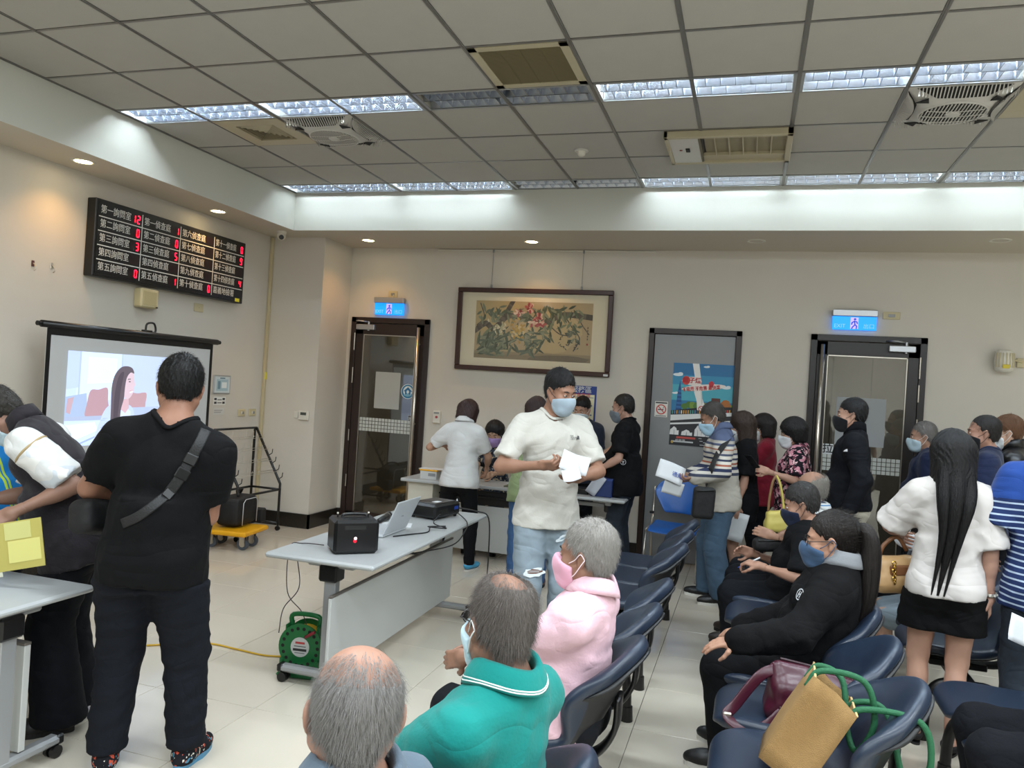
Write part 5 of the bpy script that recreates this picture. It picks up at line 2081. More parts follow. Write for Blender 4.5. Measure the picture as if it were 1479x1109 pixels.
    # ---- shoes
    if shoe:
        kind = shoe.get('kind', 'sneaker')
        for k in 'rl':
            an, fd = ft[k][2], ft[k][3]
            if shoe.get('dir'):
                fd = np.asarray(shoe['dir'], float)
            M = np.stack([np.array([fd[1], -fd[0], 0]), fd, np.array([0, 0, 1.0])], 1)
            b0 = np.array([an[0], an[1], an[2]-0.085*s])
            L = 0.27*s*shoe.get('scale', 1)
            g = lambda x, y, z: b0+M @ np.array([x, y, z])
            hf2 = 0.0075 if near else 0.0105
            sf = Fld(b0-np.array([0.22, 0.22, 0.01]), b0+np.array([0.22, 0.22, 0.16]), hf2)
            up = 0.048 if kind != 'flat' else 0.03
            sf.add(ell(g(0, 0.125*s, 0.035), (0.043*s, 0.085*s, up*0.8), M), 0.03)
            sf.add(ell(g(0, -0.02*s, 0.045), (0.036*s, 0.055*s, up), M), 0.04)
            sf.add(cap(g(0, 0.0, 0.05), g(0, 0.10*s, 0.035), 0.040*s, 0.036*s), 0.04)
            if kind != 'flat':
                sf.add(cap(g(0, -0.012, 0.055), g(0, -0.012, 0.085), 0.040*s, 0.041*s), 0.03)
            sf.cut((0, 0, b0[2]+0.018), (0, 0, -1))
            sf.cut((0, 0, b0[2]+(0.098 if kind != 'flat' else 0.055)), (0, 0, 1))
            if kind == 'flat':
                sf.sub(ell(g(0, 0.03*s, 0.075), (0.030*s, 0.075*s, 0.035), M), 0.005)
            so_ = put('shoe', [sf.skin()], shoe['mat'], t)
            sl2 = MB()
            out = []
            for q in range(28):
                a = 2*math.pi*q/28
                y = 0.135*s*math.cos(a)
                wd = (0.046 if y > 0 else 0.038)*s
                x = wd*math.copysign(abs(math.sin(a))**0.75, math.sin(a))
                out.append((x, 0.065*s+y))
            sl2.prism(out, 0.0, 0.024 if kind != 'flat' else 0.012, 0, (M, b0))
            sl2.build('sole', shoe.get('sole', M_SOLEB), so_)
    return P


def strands(name, V, N, n, L, wd, comb, m, parent, seed=1, rise=0.5, jit=0.25, seg=3):
    """thin tapered hairs growing from surface points V with normals N"""
    r = np.random.RandomState(seed)
    i = r.randint(0, len(V), n)
    p = V[i]+r.normal(size=(n, 3))*0.0012
    nn = N[i]
    d = nn*rise+comb(p)+r.normal(size=(n, 3))*jit
    d /= np.linalg.norm(d, axis=1)[:, None]
    dn = comb(p)
    LL = L*(0.6+0.7*r.rand(n))[:, None]
    pts = [p-nn*0.002]
    cur = d
    for k in range(seg):
        pts.append(pts[-1]+cur*LL/seg)
        cur = cur+dn*0.35
        cur /= np.linalg.norm(cur, axis=1)[:, None]
    sidev = np.cross(d, nn)
    sidev /= np.linalg.norm(sidev, axis=1)[:, None]+1e-9
    upv = np.cross(sidev, d)
    rings = []
    for k, q in enumerate(pts):
        ww = wd*(1-0.8*k/seg)
        rings.append(np.stack([q+sidev*ww, q-sidev*ww], 1))
    A = np.stack(rings, 1)        # n, seg+1, 3, 3
    Vv = A.reshape(-1, 3)
    base = np.arange(n)[:, None]*(2*(seg+1))
    Q = []
    for k in range(seg):
        a = k*2
        Q.append(np.concatenate([base+a, base+a+1, base+a+3, base+a+2], 1))
    return Vv, np.concatenate(Q)


def normals_of(v, q):
    n = np.cross(v[q[:, 2]]-v[q[:, 0]], v[q[:, 3]]-v[q[:, 1]])
    N = np.zeros_like(v)
    for k in range(4):
        for d in range(3):
            N[:, d] += np.bincount(q[:, k], n[:, d], len(v))
    return N/(np.linalg.norm(N, axis=1)[:, None]+1e-12)


def jag(f, p, n):
    X, Y, Z = f.ax[0][:, None, None], f.ax[1][None, :, None], f.ax[2][None, None, :]
    w = 0.004*np.sin(X*160+2*np.sin(X*70))+0.003*np.sin(X*330+1)-0.16*np.abs(X)
    f.F = np.maximum(f.F, ((X-p[0])*n[0]+(Y-p[1])*n[1]+(Z-p[2])*n[2]-w*0.6-0.002).astype(np.float32))


def make_hair(t, H, MH, hc, w, near, neck, MU, s):
    kind = H['kind']
    hs = 0.0052 if near else 0.007
    th = H.get('thick', 0.012)
    lo, hi = np.array([-0.15, -0.19, -0.20]), np.array([0.15, 0.15, 0.17])
    if kind in ('long', 'ponytail'):
        lo[2] = -0.3
    f = Fld(lo, hi, hs)
    shortk = kind in ('short', 'grey', 'balding', 'ring')
    if shortk:
        f.add(ell((0, -0.024, 0.046), ((0.074*w)+th*0.42, 0.0925+th*0.75, 0.078+th)), 0.0)
    elif kind in ('ponytail', 'pulled'):
        f.add(ell((0, -0.024, 0.044), ((0.074*w)+th*0.6, 0.0935+th*0.7, 0.080+th)), 0.0)
    else:
        f.add(ell((0, -0.016, 0.036), ((0.074*w)+th, 0.095+th, 0.085+th)), 0.0)
    m = hair_mat(H['col'])
    full = None
    if shortk:
        f.add(cap((0, -0.058, -0.02), (0, -0.050, -0.060), 0.050, 0.042), 0.04, th*0.3)
        for sg in (-1, 1):
            f.add(ell((sg*0.052*w, -0.005, 0.0), (0.026, 0.050, 0.045)), 0.02)
        jag(f, (0, 0.078, 0.060+H.get('line', 0.0)), np.array([0, 0.80, -0.60]))
        f.cut((0, -0.02, -0.076+H.get('nape', 0)), np.array([0, -0.2, -0.98]))
        for sg in (-1, 1):
            f.sub(ell((sg*0.085*w, -0.004, -0.028), (0.034, 0.026, 0.044)), 0.008)
            f.sub(ell((sg*0.08*w, 0.050, -0.035), (0.045, 0.045, 0.075)), 0.010)
            f.sub(ell((sg*0.075*w, -0.035, -0.075), (0.035, 0.035, 0.04)), 0.010)
        if kind in ('ring', 'balding'):
            full = f.F.copy()
        if kind == 'ring':
            f.sub(ell((0, 0.025, 0.10), (0.088*w, 0.130, 0.085)), 0.004)
        if kind == 'balding':
            f.sub(ell((0, -0.050, 0.120), (0.055, 0.060, 0.040)), 0.004)
    elif kind == 'bob':
        L = H.get('len', 0.12)
        for sg in (-1, 1):
            f.add(cap((sg*0.066, -0.02, 0.02), (sg*0.074, -0.012, -L), 0.034, 0.026), 0.03)
            f.add(cap((sg*0.045, -0.07, 0.02), (sg*0.05, -0.068, -L), 0.046, 0.036), 0.04)
        f.add(cap((0, -0.075, 0.02), (0, -0.075, -L), 0.05, 0.04), 0.04)
        f.sub(ell((0, 0.095, -0.045), (0.060*w, 0.085, 0.095+H.get('fringe', 0))), 0.01)
        f.sub(cap((0, 0.0, -0.16), (0, -0.01, -0.06), 0.05), 0.01)
    elif kind in ('ponytail', 'bun', 'pulled'):
        f.add(cap((0, -0.06, -0.02), (0, -0.05, -0.065), 0.05, 0.042), 0.03)
        jag(f, (0, 0.078, 0.066), np.array([0, 0.80, -0.60]))
        f.cut((0, -0.02, -0.085), np.array([0, -0.3, -0.95]))
        for sg in (-1, 1):
            f.sub(ell((sg*0.087*w, -0.004, -0.028), (0.030, 0.024, 0.040)), 0.006)
            f.sub(ell((sg*0.08*w, 0.052, -0.035), (0.045, 0.045, 0.07)), 0.010)
    elif kind == 'long':
        for sg in (-1, 1):
            f.add(cap((sg*0.062, -0.03, 0.02), (sg*0.070, -0.03, -0.15), 0.036, 0.035), 0.04)
            f.add(cap((sg*0.04, -0.075, 0.02), (sg*0.05, -0.085, -0.18), 0.05, 0.04), 0.05)
        f.add(cap((0, -0.08, 0.02), (0, -0.095, -0.2), 0.055, 0.045), 0.05)
        f.sub(ell((0, 0.095, -0.045), (0.060*w, 0.085, 0.10)), 0.01)
        f.sub(cap((0, 0.01, -0.22), (0, -0.005, -0.07), 0.05), 0.01)
    # strand-like relief
    X, Y, Z = f.ax[0][:, None, None], f.ax[1][None, :, None], f.ax[2][None, None, :]
    az = np.arctan2(X, -Y+0.02)
    amp = H.get('relief', 0.0016)
    f.F = f.F+(amp*(np.sin(az*34+7*np.sin(Z*28)+3*np.sin(az*5))+np.sin(az*57+5*np.sin(Z*40+1)))).astype(np.float32)
    v, q = f.skin()
    if len(v) == 0:
        return
    parts = [(v @ MH.T+hc, q)]
    Vw = parts[0][0]
    n = H.get('strands', 900)
    if n:
        Vs, qs = v, q
        if full is not None:
            f.F = full
            Vs, qs = f.skin()
        N = normals_of(Vs, qs) @ MH.T
        # thinning towards the bare crown
        if kind == 'ring':
            dd = np.linalg.norm((Vs-np.array([0, 0.045, 0.115]))/np.array([1, 1.15, 1]), axis=1)
            wgt = np.clip((dd-0.070)/0.055, 0.015, 1)
        elif kind == 'balding':
            dd = np.linalg.norm(Vs-np.array([0, -0.050, 0.118]), axis=1)
            wgt = np.clip((dd-0.012)/0.065, 0.10, 1)
        else:
            wgt = np.ones(len(Vs))
        Vw = Vs @ MH.T+hc
        keep = np.random.RandomState(2).rand(len(Vs)) < wgt
        Vw, N = Vw[keep], N[keep]
        flow = H.get('flow', (0, 0.1, -0.55))
        fl_ = MH @ np.array(flow)
        cr = hc+MH @ np.array([0, -0.03, 0.12])

        def comb(p):
            d = p-cr
            d = d/(np.linalg.norm(d, axis=1)[:, None]+1e-9)
            return H.get('radial', 0.55)*d+fl_
        parts.append(strands('hair', Vw, N, n, H.get('slen', 0.022), H.get('swid', 0.0009 if near else 0.0015), comb, m, t, 3, H.get('rise', 0.22), H.get('jit', 0.2), 3 if near else 2))
    extra = []
    if kind == 'ponytail':
        # tail from the back of the head down the back
        b0 = hc+MH @ np.array([0, -0.105, 0.055])
        path = smooth_path([b0, hc+MH @ np.array([0, -0.155, 0.035]), hc+MH @ np.array([0, -0.165, -0.06]), neck+MU @ np.array([0.0, -0.145, -0.06*s]), neck+MU @ np.array([0.02, -0.135, -0.20*s]), neck+MU @ np.array([0.0, -0.12, -0.32*s])], 6)
        rr = np.interp(np.linspace(0, 1, len(path)), [0, 0.15, 0.4, 0.75, 1], [0.020, 0.034, 0.042, 0.030, 0.005])
        extra = [(path, rr)]
    if kind == 'long':
        Lg = H.get('fall', 0.5)
        for x0, x1, r_, dy in ((0.0, -0.05, 0.050, 0.0), (-0.045, -0.075, 0.036, 0.01), (0.045, -0.02, 0.034, 0.012), (0.015, -0.045, 0.030, -0.006)):
            path = smooth_path([hc+MH @ np.array([x0, -0.085, 0.02]), hc+MH @ np.array([x0*1.2, -0.105, -0.14]), neck+MU @ np.array([x0*1.2+0.01, -0.115-dy, -0.10*s]), neck+MU @ np.array([(x0+x1)/2+0.02, -0.135, -0.28*s]), neck+MU @ np.array([x1, -0.135, -(0.28+Lg*0.5)*s])], 6)
            extra.append((path, np.interp(np.linspace(0, 1, len(path)), [0, 0.3, 0.55, 0.8, 1], [r_*0.8, r_, r_*0.75, r_*0.42, 0.004])))
    for path, rr in extra:
        mb = MB()
        mb.tube(path, list(rr), 14)
        vv = np.array(mb.v)
        qq = np.array([list(f_) for f_ in mb.f if len(f_) == 4])
        parts.append((vv, qq))
        ns = 900 if near else 400
        r = np.random.RandomState(5)
        pa = np.array(path)
        SV, SQ, k0 = [], [], 0
        i0 = r.randint(0, max(1, len(pa)//2), ns)
        ang, rad_ = r.rand(ns)*6.28, 0.75+0.35*r.rand(ns)
        M = orient(pa[-1]-pa[0])
        rings = []
        ln = len(pa)//2
        for k in range(0, ln, 2):
            ii = np.minimum(i0+k, len(pa)-1)
            c = pa[ii]+(M[:, 0][None]*np.cos(ang)[:, None]+M[:, 1][None]*np.sin(ang)[:, None])*(np.asarray(rr)[ii]*rad_)[:, None]
            tx = M[:, 0][None]*-np.sin(ang)[:, None]+M[:, 1][None]*np.cos(ang)[:, None]
            ou = M[:, 0][None]*np.cos(ang)[:, None]+M[:, 1][None]*np.sin(ang)[:, None]
            rings.append(np.stack([c+tx*0.0014, c-tx*0.0014], 1))
        A = np.stack(rings, 1)
        K = A.shape[1]
        base = np.arange(ns)[:, None]*(2*K)
        for k in range(K-1):
            a = k*2
            SQ.append(np.concatenate([base+a, base+a+1, base+a+3, base+a+2], 1))
        parts.append((A.reshape(-1, 3), np.concatenate(SQ)))
    ob = put('hair', parts, m, t)
    if kind == 'ponytail':
        b0 = hc+MH @ np.array([0, -0.118, 0.055])
        MB().lathe([(0.028+0.011*math.cos(a), 0.012*math.sin(a)) for a in np.linspace(0, 2*math.pi, 10)], 18, 0, (orient(MH @ np.array([0, -1, 0.1])), b0)).build('hair_tie', mat('hair_tie_black', '#0b0b0c', 0.7), ob)
    return ob
# ------------------------------------------------------------------ the people
BLK = cloth('#08080a', 0.9, 0.3, 18, 0, 'black')
BLK2 = cloth('#090a0d', 0.9, 0.3, 18, 0, 'black2')
NAVYB = cloth('#0b0d13', 0.85, 0.3, 18, 0, 'navyblack')
TROU = cloth('#101217', 0.9, 0.3, 15, 0, 'trouser')
WHT = cloth('#c1bfb7', 0.85, 0.3, 14, 0.1, 'offwhite')
WHT2 = cloth('#cbcbcb', 0.85, 0.3, 14, 0.1, 'white')
JEANL = wrinkle(mat('light_denim', '#83919b', 0.9, var=0.22, vscale=7, bump=0.3, bscale=22))
JEAN = wrinkle(mat('blue_denim', '#3f566c', 0.9, var=0.25, vscale=7, bump=0.3, bscale=22))
JEAND = wrinkle(mat('dark_denim', '#1c2530', 0.9, var=0.2, vscale=7, bump=0.3, bscale=22))
SHB = mat('black_shoe', '#121213', 0.45, bump=0.1, bscale=40)
SHBR = mat('dark_brown_shoe', '#2a211c', 0.45, bump=0.1, bscale=40)
XYat = lambda px, py, z: tuple(at(px, py, z)[:2])
S1X, S2X, S3X = -0.715, 0.20, 1.13
SEATY = {n: [2.83+1.94*n+0.485*k for k in range(3)] for n in (-1, 0, 1)}
PE = {}

# 1 man bending over the table, dark vest over a plaid shirt
PLAID = pattern('plaid_white', blotches('#d2d3d2', [('#c3c9cf', 9, 0.55), ('#dddcd8', 12, 0.58)]))
VEST = cloth('#252126', 0.7, 0.35, 14, 0.1, 'vest')
PE['vest'] = person('man in a dark padded vest bending over the table, holding a yellow folder', XYat(110, 800, 3.62), -120, 1.66, 1.12, 0.04, lean=37, head=(20, 22, 0), twist=0,
                    lh=('p', 24, 738, 3.30), rh=('p', -40, 725, 3.55), lel=(-0.2, -0.6, -0.8), lcurl=0.75, rcurl=0.6, lpalm=(0.6, 0.2, -0.5), skin='#876656', hair=dict(kind='short', col='#2c2925', thick=0.009, line=0.006, strands=1500, slen=0.014, rise=0.8),
                    top=dict(mat=VEST, sleeve='short', slen=0.88, sflare=0.012, hem=0.16, loose=0.022, collar='stand', piping=mat('beige_piping', '#a8936c', 0.7), sleeve_mat=PLAID, name='vest', armhole=0.05), bottom=dict(mat=NAVYB, loose=0.03, cuff=0.09), shoe=dict(kind='dress', mat=SHB), mask='#b9d0da', near=True)
# 2 person in a blue vest at the edge
BLUEV = pattern('blue_vest', stripes([(0, '#1870b0'), (0.80, '#a9c23a'), (0.86, '#1870b0'), (0.90, '#a9c23a'), (0.96, '#1870b0')], 0.21, 0))
PE['blue'] = person('person in a bright blue vest with yellow-green stripe, behind the table beside the bending man', XYat(-10, 800, 3.85), -95, 1.56, 1.05, 0.05, lean=36, lh=('p', -50, 740, 3.5), rh=('p', -60, 742, 3.55), skin='#876656',
                    hair=dict(kind='short', col='#191614'), top=dict(mat=BLUEV, hem=0.2, loose=0.03, collar='stand'), bottom=dict(mat=NAVYB), shoe=dict(mat=SHB))
# 3 big man seen from behind
PE['big'] = person('heavy man in black T-shirt seen from behind, grey strap across his back', XYat(221, 800, 3.22), -24, 1.712, 1.31, 0.08, lean=3, side=7, slope=0.095, head=(-16, 12, -5),
                   rh=(0.10, 0.30, 1.10), lh=(-0.19, 0.30, 1.10), rel=(0.25, -0.7, -0.7), lel=(-0.9, -0.5, -0.5), feet=[('p', 268, 1080, 3.30), ('p', 152, 1100, 3.22)], skin='#936a56', headw=1.10, neckw=1.2,
                   hair=dict(kind='short', col='#090808', thick=0.022, line=0.004, strands=4000, slen=0.014, rise=0.8, swid=0.0011), armw=1.28,
                   top=dict(mat=BLK, hem=0.135, loose=0.016, collar='crew', folds=0.006, slen=0.72, neck=0.004, gather=0.90), bottom=dict(mat=cloth('#10131a', 0.9, 0.3, 15, 0, 'jog'), loose=0.018, cuff=0.062, folds=0.008, **{'break': 0.085}), near=True,
                   shoe=dict(mat=pattern('patterned_shoe', blotches('#17181d', [('#b8503c', 45, 0.62), ('#d9d4c8', 60, 0.66), ('#4a7f9a', 50, 0.64)])), sole=mat('sole_blue', '#4d86a8', 0.5)), thigh_w=1.10)
# 4 bald man nearest
PE['bald'] = person('bald elderly man with grey fringe seated nearest in the first row', (S1X-0.115, SEATY[-1][1]-0.06), -78, 1.66, 1.05, 0.03, pose='sit', spine=0.78, lean=-6, head=(46, 2, 0), skin='#a67d6a', headw=1.08, neckw=1.1,
                    hair=dict(kind='ring', col='#7b7875', thick=0.004, strands=9500, slen=0.022, rise=0.24, swid=0.00042, flow=(0, -0.15, -0.6), jit=0.2), top=dict(mat=cloth('#5d6b78', 0.85, 0.3, 14, 0.1, 'greyblue'), collar='polo', hem=0.1), bottom=dict(mat=TROU), shoe=dict(mat=SHB), near=True, sit_back=-0.03)
# 5 teal polo
TEAL = cloth('#14807a', 0.85, 0.3, 14, 0.1, 'teal')
PE['teal'] = person('elderly man in teal polo shirt with thinning grey hair, seated in the first row', (S1X+0.02, SEATY[-1][2]), -74, 1.66, 1.05, 0.03, pose='sit', lean=-4, head=(28, 8, 0), skin='#8a6654', neckw=1.08, headw=0.98,
                    rh=(0.10, 0.33, 0.60), lh=(-0.05, 0.42, 0.60), hair=dict(kind='balding', col='#5f5853', thick=0.007, strands=12500, slen=0.024, rise=0.45, swid=0.00042, line=0.012), glasses=True, mask='#b8d0da',
                    top=dict(mat=TEAL, tipping=mat('white_tipping', '#dfe5e2', 0.8), collar='polo', hem=0.1, folds=0.007), bottom=dict(mat=TROU), shoe=dict(mat=SHB), near=True, sit_back=-0.03)
# 6 pink polo
PINK = cloth('#dfb9c4', 0.85, 0.3, 14, 0.1, 'pink')
PE['pink'] = person('grey-haired man in pale pink polo shirt and pink mask seated in first row', (S1X+0.0, SEATY[0][0]+0.02), -84, 1.66, 1.02, 0.03, pose='sit', spine=0.81, lean=-9, head=(4, 12, 0), skin='#8e6a58', headw=1.03,
                    rh=(0.06, 0.34, 0.60), lh=(-0.06, 0.36, 0.60), hair=dict(kind='grey', col='#8a8681', thick=0.013, strands=10500, slen=0.018, rise=0.32, swid=0.0005, line=0.004), mask='#dfa9bd', loops='#e9d8de',
                    top=dict(mat=PINK, collar='polo', hem=0.1, folds=0.008, slen=0.8), bottom=dict(mat=TROU), shoe=dict(mat=SHB), near=True, sit_back=-0.03)
# 7 standing man, white T-shirt
PE['white'] = person('tall man in off-white T-shirt and ripped light jeans holding papers', XYat(792, 700, 4.72), 150, 1.80, 1.02, 0.0, lean=2, head=(-22, 14, 0), twist=-4,
                     rh=('p', 778, 672, 4.42), lh=('p', 838, 690, 4.45), rel=(0.9, -0.5, -0.5), lel=(-0.9, -0.4, -0.5), rcurl=0.85, lcurl=0.8, rpalm=(-0.6, -0.2, 0.6), lpalm=(0.4, -0.2, 0.8), skin='#956f5b',
                     hair=dict(kind='short', col='#0e0c0c', thick=0.017, line=0.006, strands=3000, slen=0.016, rise=0.5, jit=0.2), mask='#9fb0bd', loops='#2a2a2c',
                     top=dict(mat=WHT, hem=0.11, loose=0.014, collar='crew', folds=0.008, slen=0.82, sflare=0.008), bottom=dict(mat=JEANL, loose=0.014, cuff=0.058), shoe=dict(mat=mat('grey_shoe', '#c2c2c0', 0.6), sole=M_SOLE), near=True, feet=[(0.13, 0.05), (-0.11, 0.0)])
# 8 white polo woman from behind
PE['polo'] = person('woman in white polo shirt and black trousers leaning over the desk', XYat(664, 690, 7.05), -4, 1.53, 1.0, 0.02, True, lean=10, head=(6, 22, 0), lh=(-0.26, 0.26, 1.10), rh=(0.17, 0.30, 0.90), lel=(-0.8, -0.4, -0.6), rel=(0.8, -0.3, -0.6),
                    skin='#b48c76', hair=dict(kind='bob', col='#33211f', len=0.075, thick=0.016), top=dict(mat=WHT2, hem=0.10, collar='polo', loose=0.018), bottom=dict(mat=BLK2, cuff=0.048, loose=0.008), shoe=dict(kind='flat', mat=mat('blue_slipper', '#4aa3d0', 0.6), sole=M_SOLE), feet=[(0.13, 0.02), (-0.22, 0.06)])
# 9 seated clerk
PE['clerk'] = person('dark-haired woman with lilac mask seated behind the desk', XYat(713, 660, 8.10), 176, 1.56, 0.95, 0.0, True, pose='sit', seat=0.52, spine=1.0, headw=1.08, lean=8, head=(0, 20, 0), rh=(0.12, 0.32, 0.78), lh=(-0.08, 0.30, 0.80), skin='#c09a80',
                     hair=dict(kind='bob', col='#141213', len=0.06), mask='#a58bc0', top=dict(mat=pattern('grey_print', blotches('#3e4653', [('#b5a68c', 30, 0.56), ('#20242c', 24, 0.55)])), collar='crew', hem=0.1), bottom=dict(mat=JEAN), shoe=dict(mat=SHB))
# 10 woman in green behind the white T-shirt man
GREEN = cloth('#7b8a64', 0.85, 0.3, 14, 0.1, 'sage')
PE['green'] = person('woman in sage green jacket and jeans standing behind the white T-shirt man', XYat(768, 680, 6.55), -12, 1.60, 1.0, 0.0, True, lean=8, head=(10, 14, 0), lh=(-0.14, 0.28, 0.95), rh=(0.12, 0.3, 0.95), skin='#b48c76',
                     hair=dict(kind='bob', col='#2a1a18', len=0.09), top=dict(mat=GREEN, sleeve='long', hem=0.16, loose=0.026, collar='polo'), bottom=dict(mat=mat('mid_denim', '#30527c', 0.9, var=0.2), cuff=0.06), shoe=dict(mat=mat('burgundy_shoe', '#4b222c', 0.35), sole=M_SOLEB))
# 11 person mostly hidden
PE['hidden'] = person('dark-haired person almost hidden behind the white T-shirt man by the blue notice', XYat(840, 640, 7.98), 190, 1.60, 1.0, 0.0, pose='stand', head=(0, 16, 0), skin='#b48c76', hair=dict(kind='short', col='#121011', thick=0.016), top=dict(mat=cloth('#2a3040', name='slate')), bottom=dict(mat=TROU), shoe=dict(mat=SHB), mask='#c9d4da')
# 12 black T-shirt man at the counter
PE['counter'] = person('balding man in black T-shirt handing papers over, beside the grey steel door', XYat(903, 690, 7.30), -84, 1.66, 1.08, 0.05, lean=3, head=(-4, 10, 0), lh=('p', 862, 680, 7.1), rh=('p', 858, 668, 7.3), lel=(-0.4, -0.7, -0.7), rel=(0.4, -0.7, -0.7), rcurl=0.8, lcurl=0.8, lpalm=(0.3, 0, 0.9), rpalm=(-0.3, 0, 0.9),
                       skin='#a98371', hair=dict(kind='short', col='#191512', thick=0.008, line=0.026), mask='#6f7881', loops='#2a2a2c', top=dict(mat=BLK2, hem=0.17, loose=0.02, collar='crew', slen=0.85, sflare=0.012), bottom=dict(mat=JEAND), shoe=dict(mat=SHB))
# 13 striped shirt
STR = pattern('striped_shirt', bands([(0, '#a9a59b'), (0.42, '#3c4152'), (0.46, '#c2beb6'), (0.50, '#2f3650'), (0.54, '#c9c4ba'), (0.57, '#a05a48'), (0.59, '#cfcac0'), (0.63, '#343a50'), (0.66, '#c9c4ba'), (0.70, '#454b60'), (0.73, '#bdb8b0'), (0.77, '#9c6a58'), (0.79, '#c2beb6'), (0.83, '#4c546c'), (0.86, '#b5b1aa'), (0.9, '#525c78')], 0.82, 1.42))
PE['striped'] = person('man in striped long-sleeved shirt and jeans reading a white sheet in the queue', XYat(1042, 700, 6.50), -96, 1.65, 1.06, 0.03, lean=6, head=(-6, 20, 0), lh=('p', 1004, 690, 6.15), rh=('p', 1000, 684, 6.45), lel=(-0.35, -0.6, -0.8), rel=(0.3, -0.6, -0.8), lcurl=0.7, lpalm=(0.5, 0.1, 0.8), rpalm=(-0.4, 0.1, 0.8),
                       skin='#8a6652', hair=dict(kind='short', col='#3a3734', thick=0.010, line=0.004), mask='#9fc0d4', top=dict(mat=STR, sleeve='long', hem=0.13, loose=0.028, collar='polo', folds=0.008), bottom=dict(mat=JEAN, loose=0.024, cuff=0.075), shoe=dict(mat=SHB, sole=M_SOLE), feet=[(0.10, 0.06), (-0.11, -0.04)])
# 14 woman in black behind him
PE['blackdress'] = person('brown-haired woman in black top and shorts behind the striped-shirt man', XYat(1072, 700, 6.85), -92, 1.56, 0.95, 0.0, True, head=(20, 10, 0), lh=('p', 1062, 752, 6.62), rh=None, skin='#a98370', hair=dict(kind='bob', col='#33261f', len=0.13, thick=0.018), top=dict(mat=BLK2, hem=0.24, loose=0.026, slen=0.9, sflare=0.02),
                          bottom=dict(kind='shorts', mat=BLK, len=0.62, loose=0.02), shoe=dict(mat=SHB), mask='#d4d8da')
# 15 red
PE['red'] = person('person in dark red top between the black-clad woman and floral blouse', XYat(1102, 690, 7.35), -88, 1.55, 1.0, 0.0, True, head=(0, 8, 0), lh=(-0.05, 0.33, 1.06), skin='#b48c76', hair=dict(kind='bob', col='#1d1716', len=0.08), mask='#d4d8da',
                    top=dict(mat=cloth('#8a1f33', name='crimson'), sleeve='long', hem=0.14), bottom=dict(mat=TROU), shoe=dict(mat=SHB))
# 16 floral
FLOR = pattern('floral', blotches('#17131a', [('#c98a98', 20, 0.535), ('#e0b9bd', 32, 0.60), ('#6b3444', 26, 0.60)]))
PE['floral'] = person('woman in black and pink floral blouse carrying a yellow handbag', XYat(1148, 690, 6.75), -84, 1.535, 1.05, 0.02, True, head=(-6, 12, 0), lh=('p', 1112, 682, 6.5), rh=('p', 1108, 680, 6.75), lel=(-0.3, -0.7, -0.8), rel=(0.3, -0.7, -0.8), lcurl=0.9, skin='#b08874',
                      hair=dict(kind='bob', col='#121010', len=0.06, thick=0.022), mask='#d9dce0', top=dict(mat=FLOR, sleeve='short', slen=0.95, sflare=0.012, hem=0.2, loose=0.026), bottom=dict(mat=TROU, loose=0.02), shoe=dict(mat=SHB))
# 17 black jacket
PE['jacket'] = person('man in black zip jacket and beige trousers before the glass door', XYat(1228, 690, 6.02), -82, 1.74, 1.06, 0.03, head=(-6, 2, 0), lh=('p', 1226, 738, 5.72), rh=(0.2, 0.05, 0.82), lel=(-0.5, -0.8, -0.3), skin='#b08874', hair=dict(kind='short', col='#0e0d0e', thick=0.015), mask='#15161a', loops='#15161a',
                      top=dict(mat=NAVYB, sleeve='long', hem=0.03, loose=0.026, collar='stand', folds=0.008), bottom=dict(mat=cloth('#b9b3a4', name='stone'), loose=0.02, cuff=0.08), shoe=dict(mat=SHBR))
# 18 seated bald man row 2
STRB = pattern('pale_stripes', stripes([(0, '#cfd2d2'), (0.55, '#5c86b0'), (0.66, '#cfd2d2'), (0.8, '#3c3f4a')], 0.075))
PE['seatbald'] = person('balding man in pale striped shirt seated far in the second row, hands folded', (S2X+0.11, SEATY[1][2]), -86, 1.68, 1.05, 0.03, pose='sit', lean=-8, head=(0, 14, 0), lh=('p', 1118, 775, 5.0), rh=('p', 1112, 778, 5.2), lel=(-0.5, -0.7, -0.6), lcurl=0.7, skin='#9c7763',
                        hair=dict(kind='ring', col='#7b766f', thick=0.008), mask='#d6dade', top=dict(mat=STRB, sleeve='short', slen=0.9, hem=0.1, collar='polo'), bottom=dict(mat=TROU), shoe=dict(mat=SHBR))
# 19 black T man with a pen
PE['pen'] = person('dark-haired man in black T-shirt holding a pen, seated in second row', (S2X+0.07, SEATY[1][1]), -84, 1.62, 1.05, 0.03, pose='sit', spine=0.79, lean=-4, head=(-6, 22, 0), lh=('p', 1100, 818, 4.72), rh=('p', 1090, 800, 5.1), lel=(-0.5, -0.7, -0.5), lcurl=0.7, lpalm=(0.3, 0.2, -0.9), skin='#a57d69', knee_x=0.10, foot_y=-0.02,
                   hair=dict(kind='short', col='#2f2d2c', thick=0.017), mask='#1a2238', loops='#20222a', top=dict(mat=BLK2, sleeve='short', slen=0.95, sflare=0.016, hem=0.1, loose=0.022), bottom=dict(mat=TROU, cuff=0.075, loose=0.022), shoe=dict(mat=SHBR))
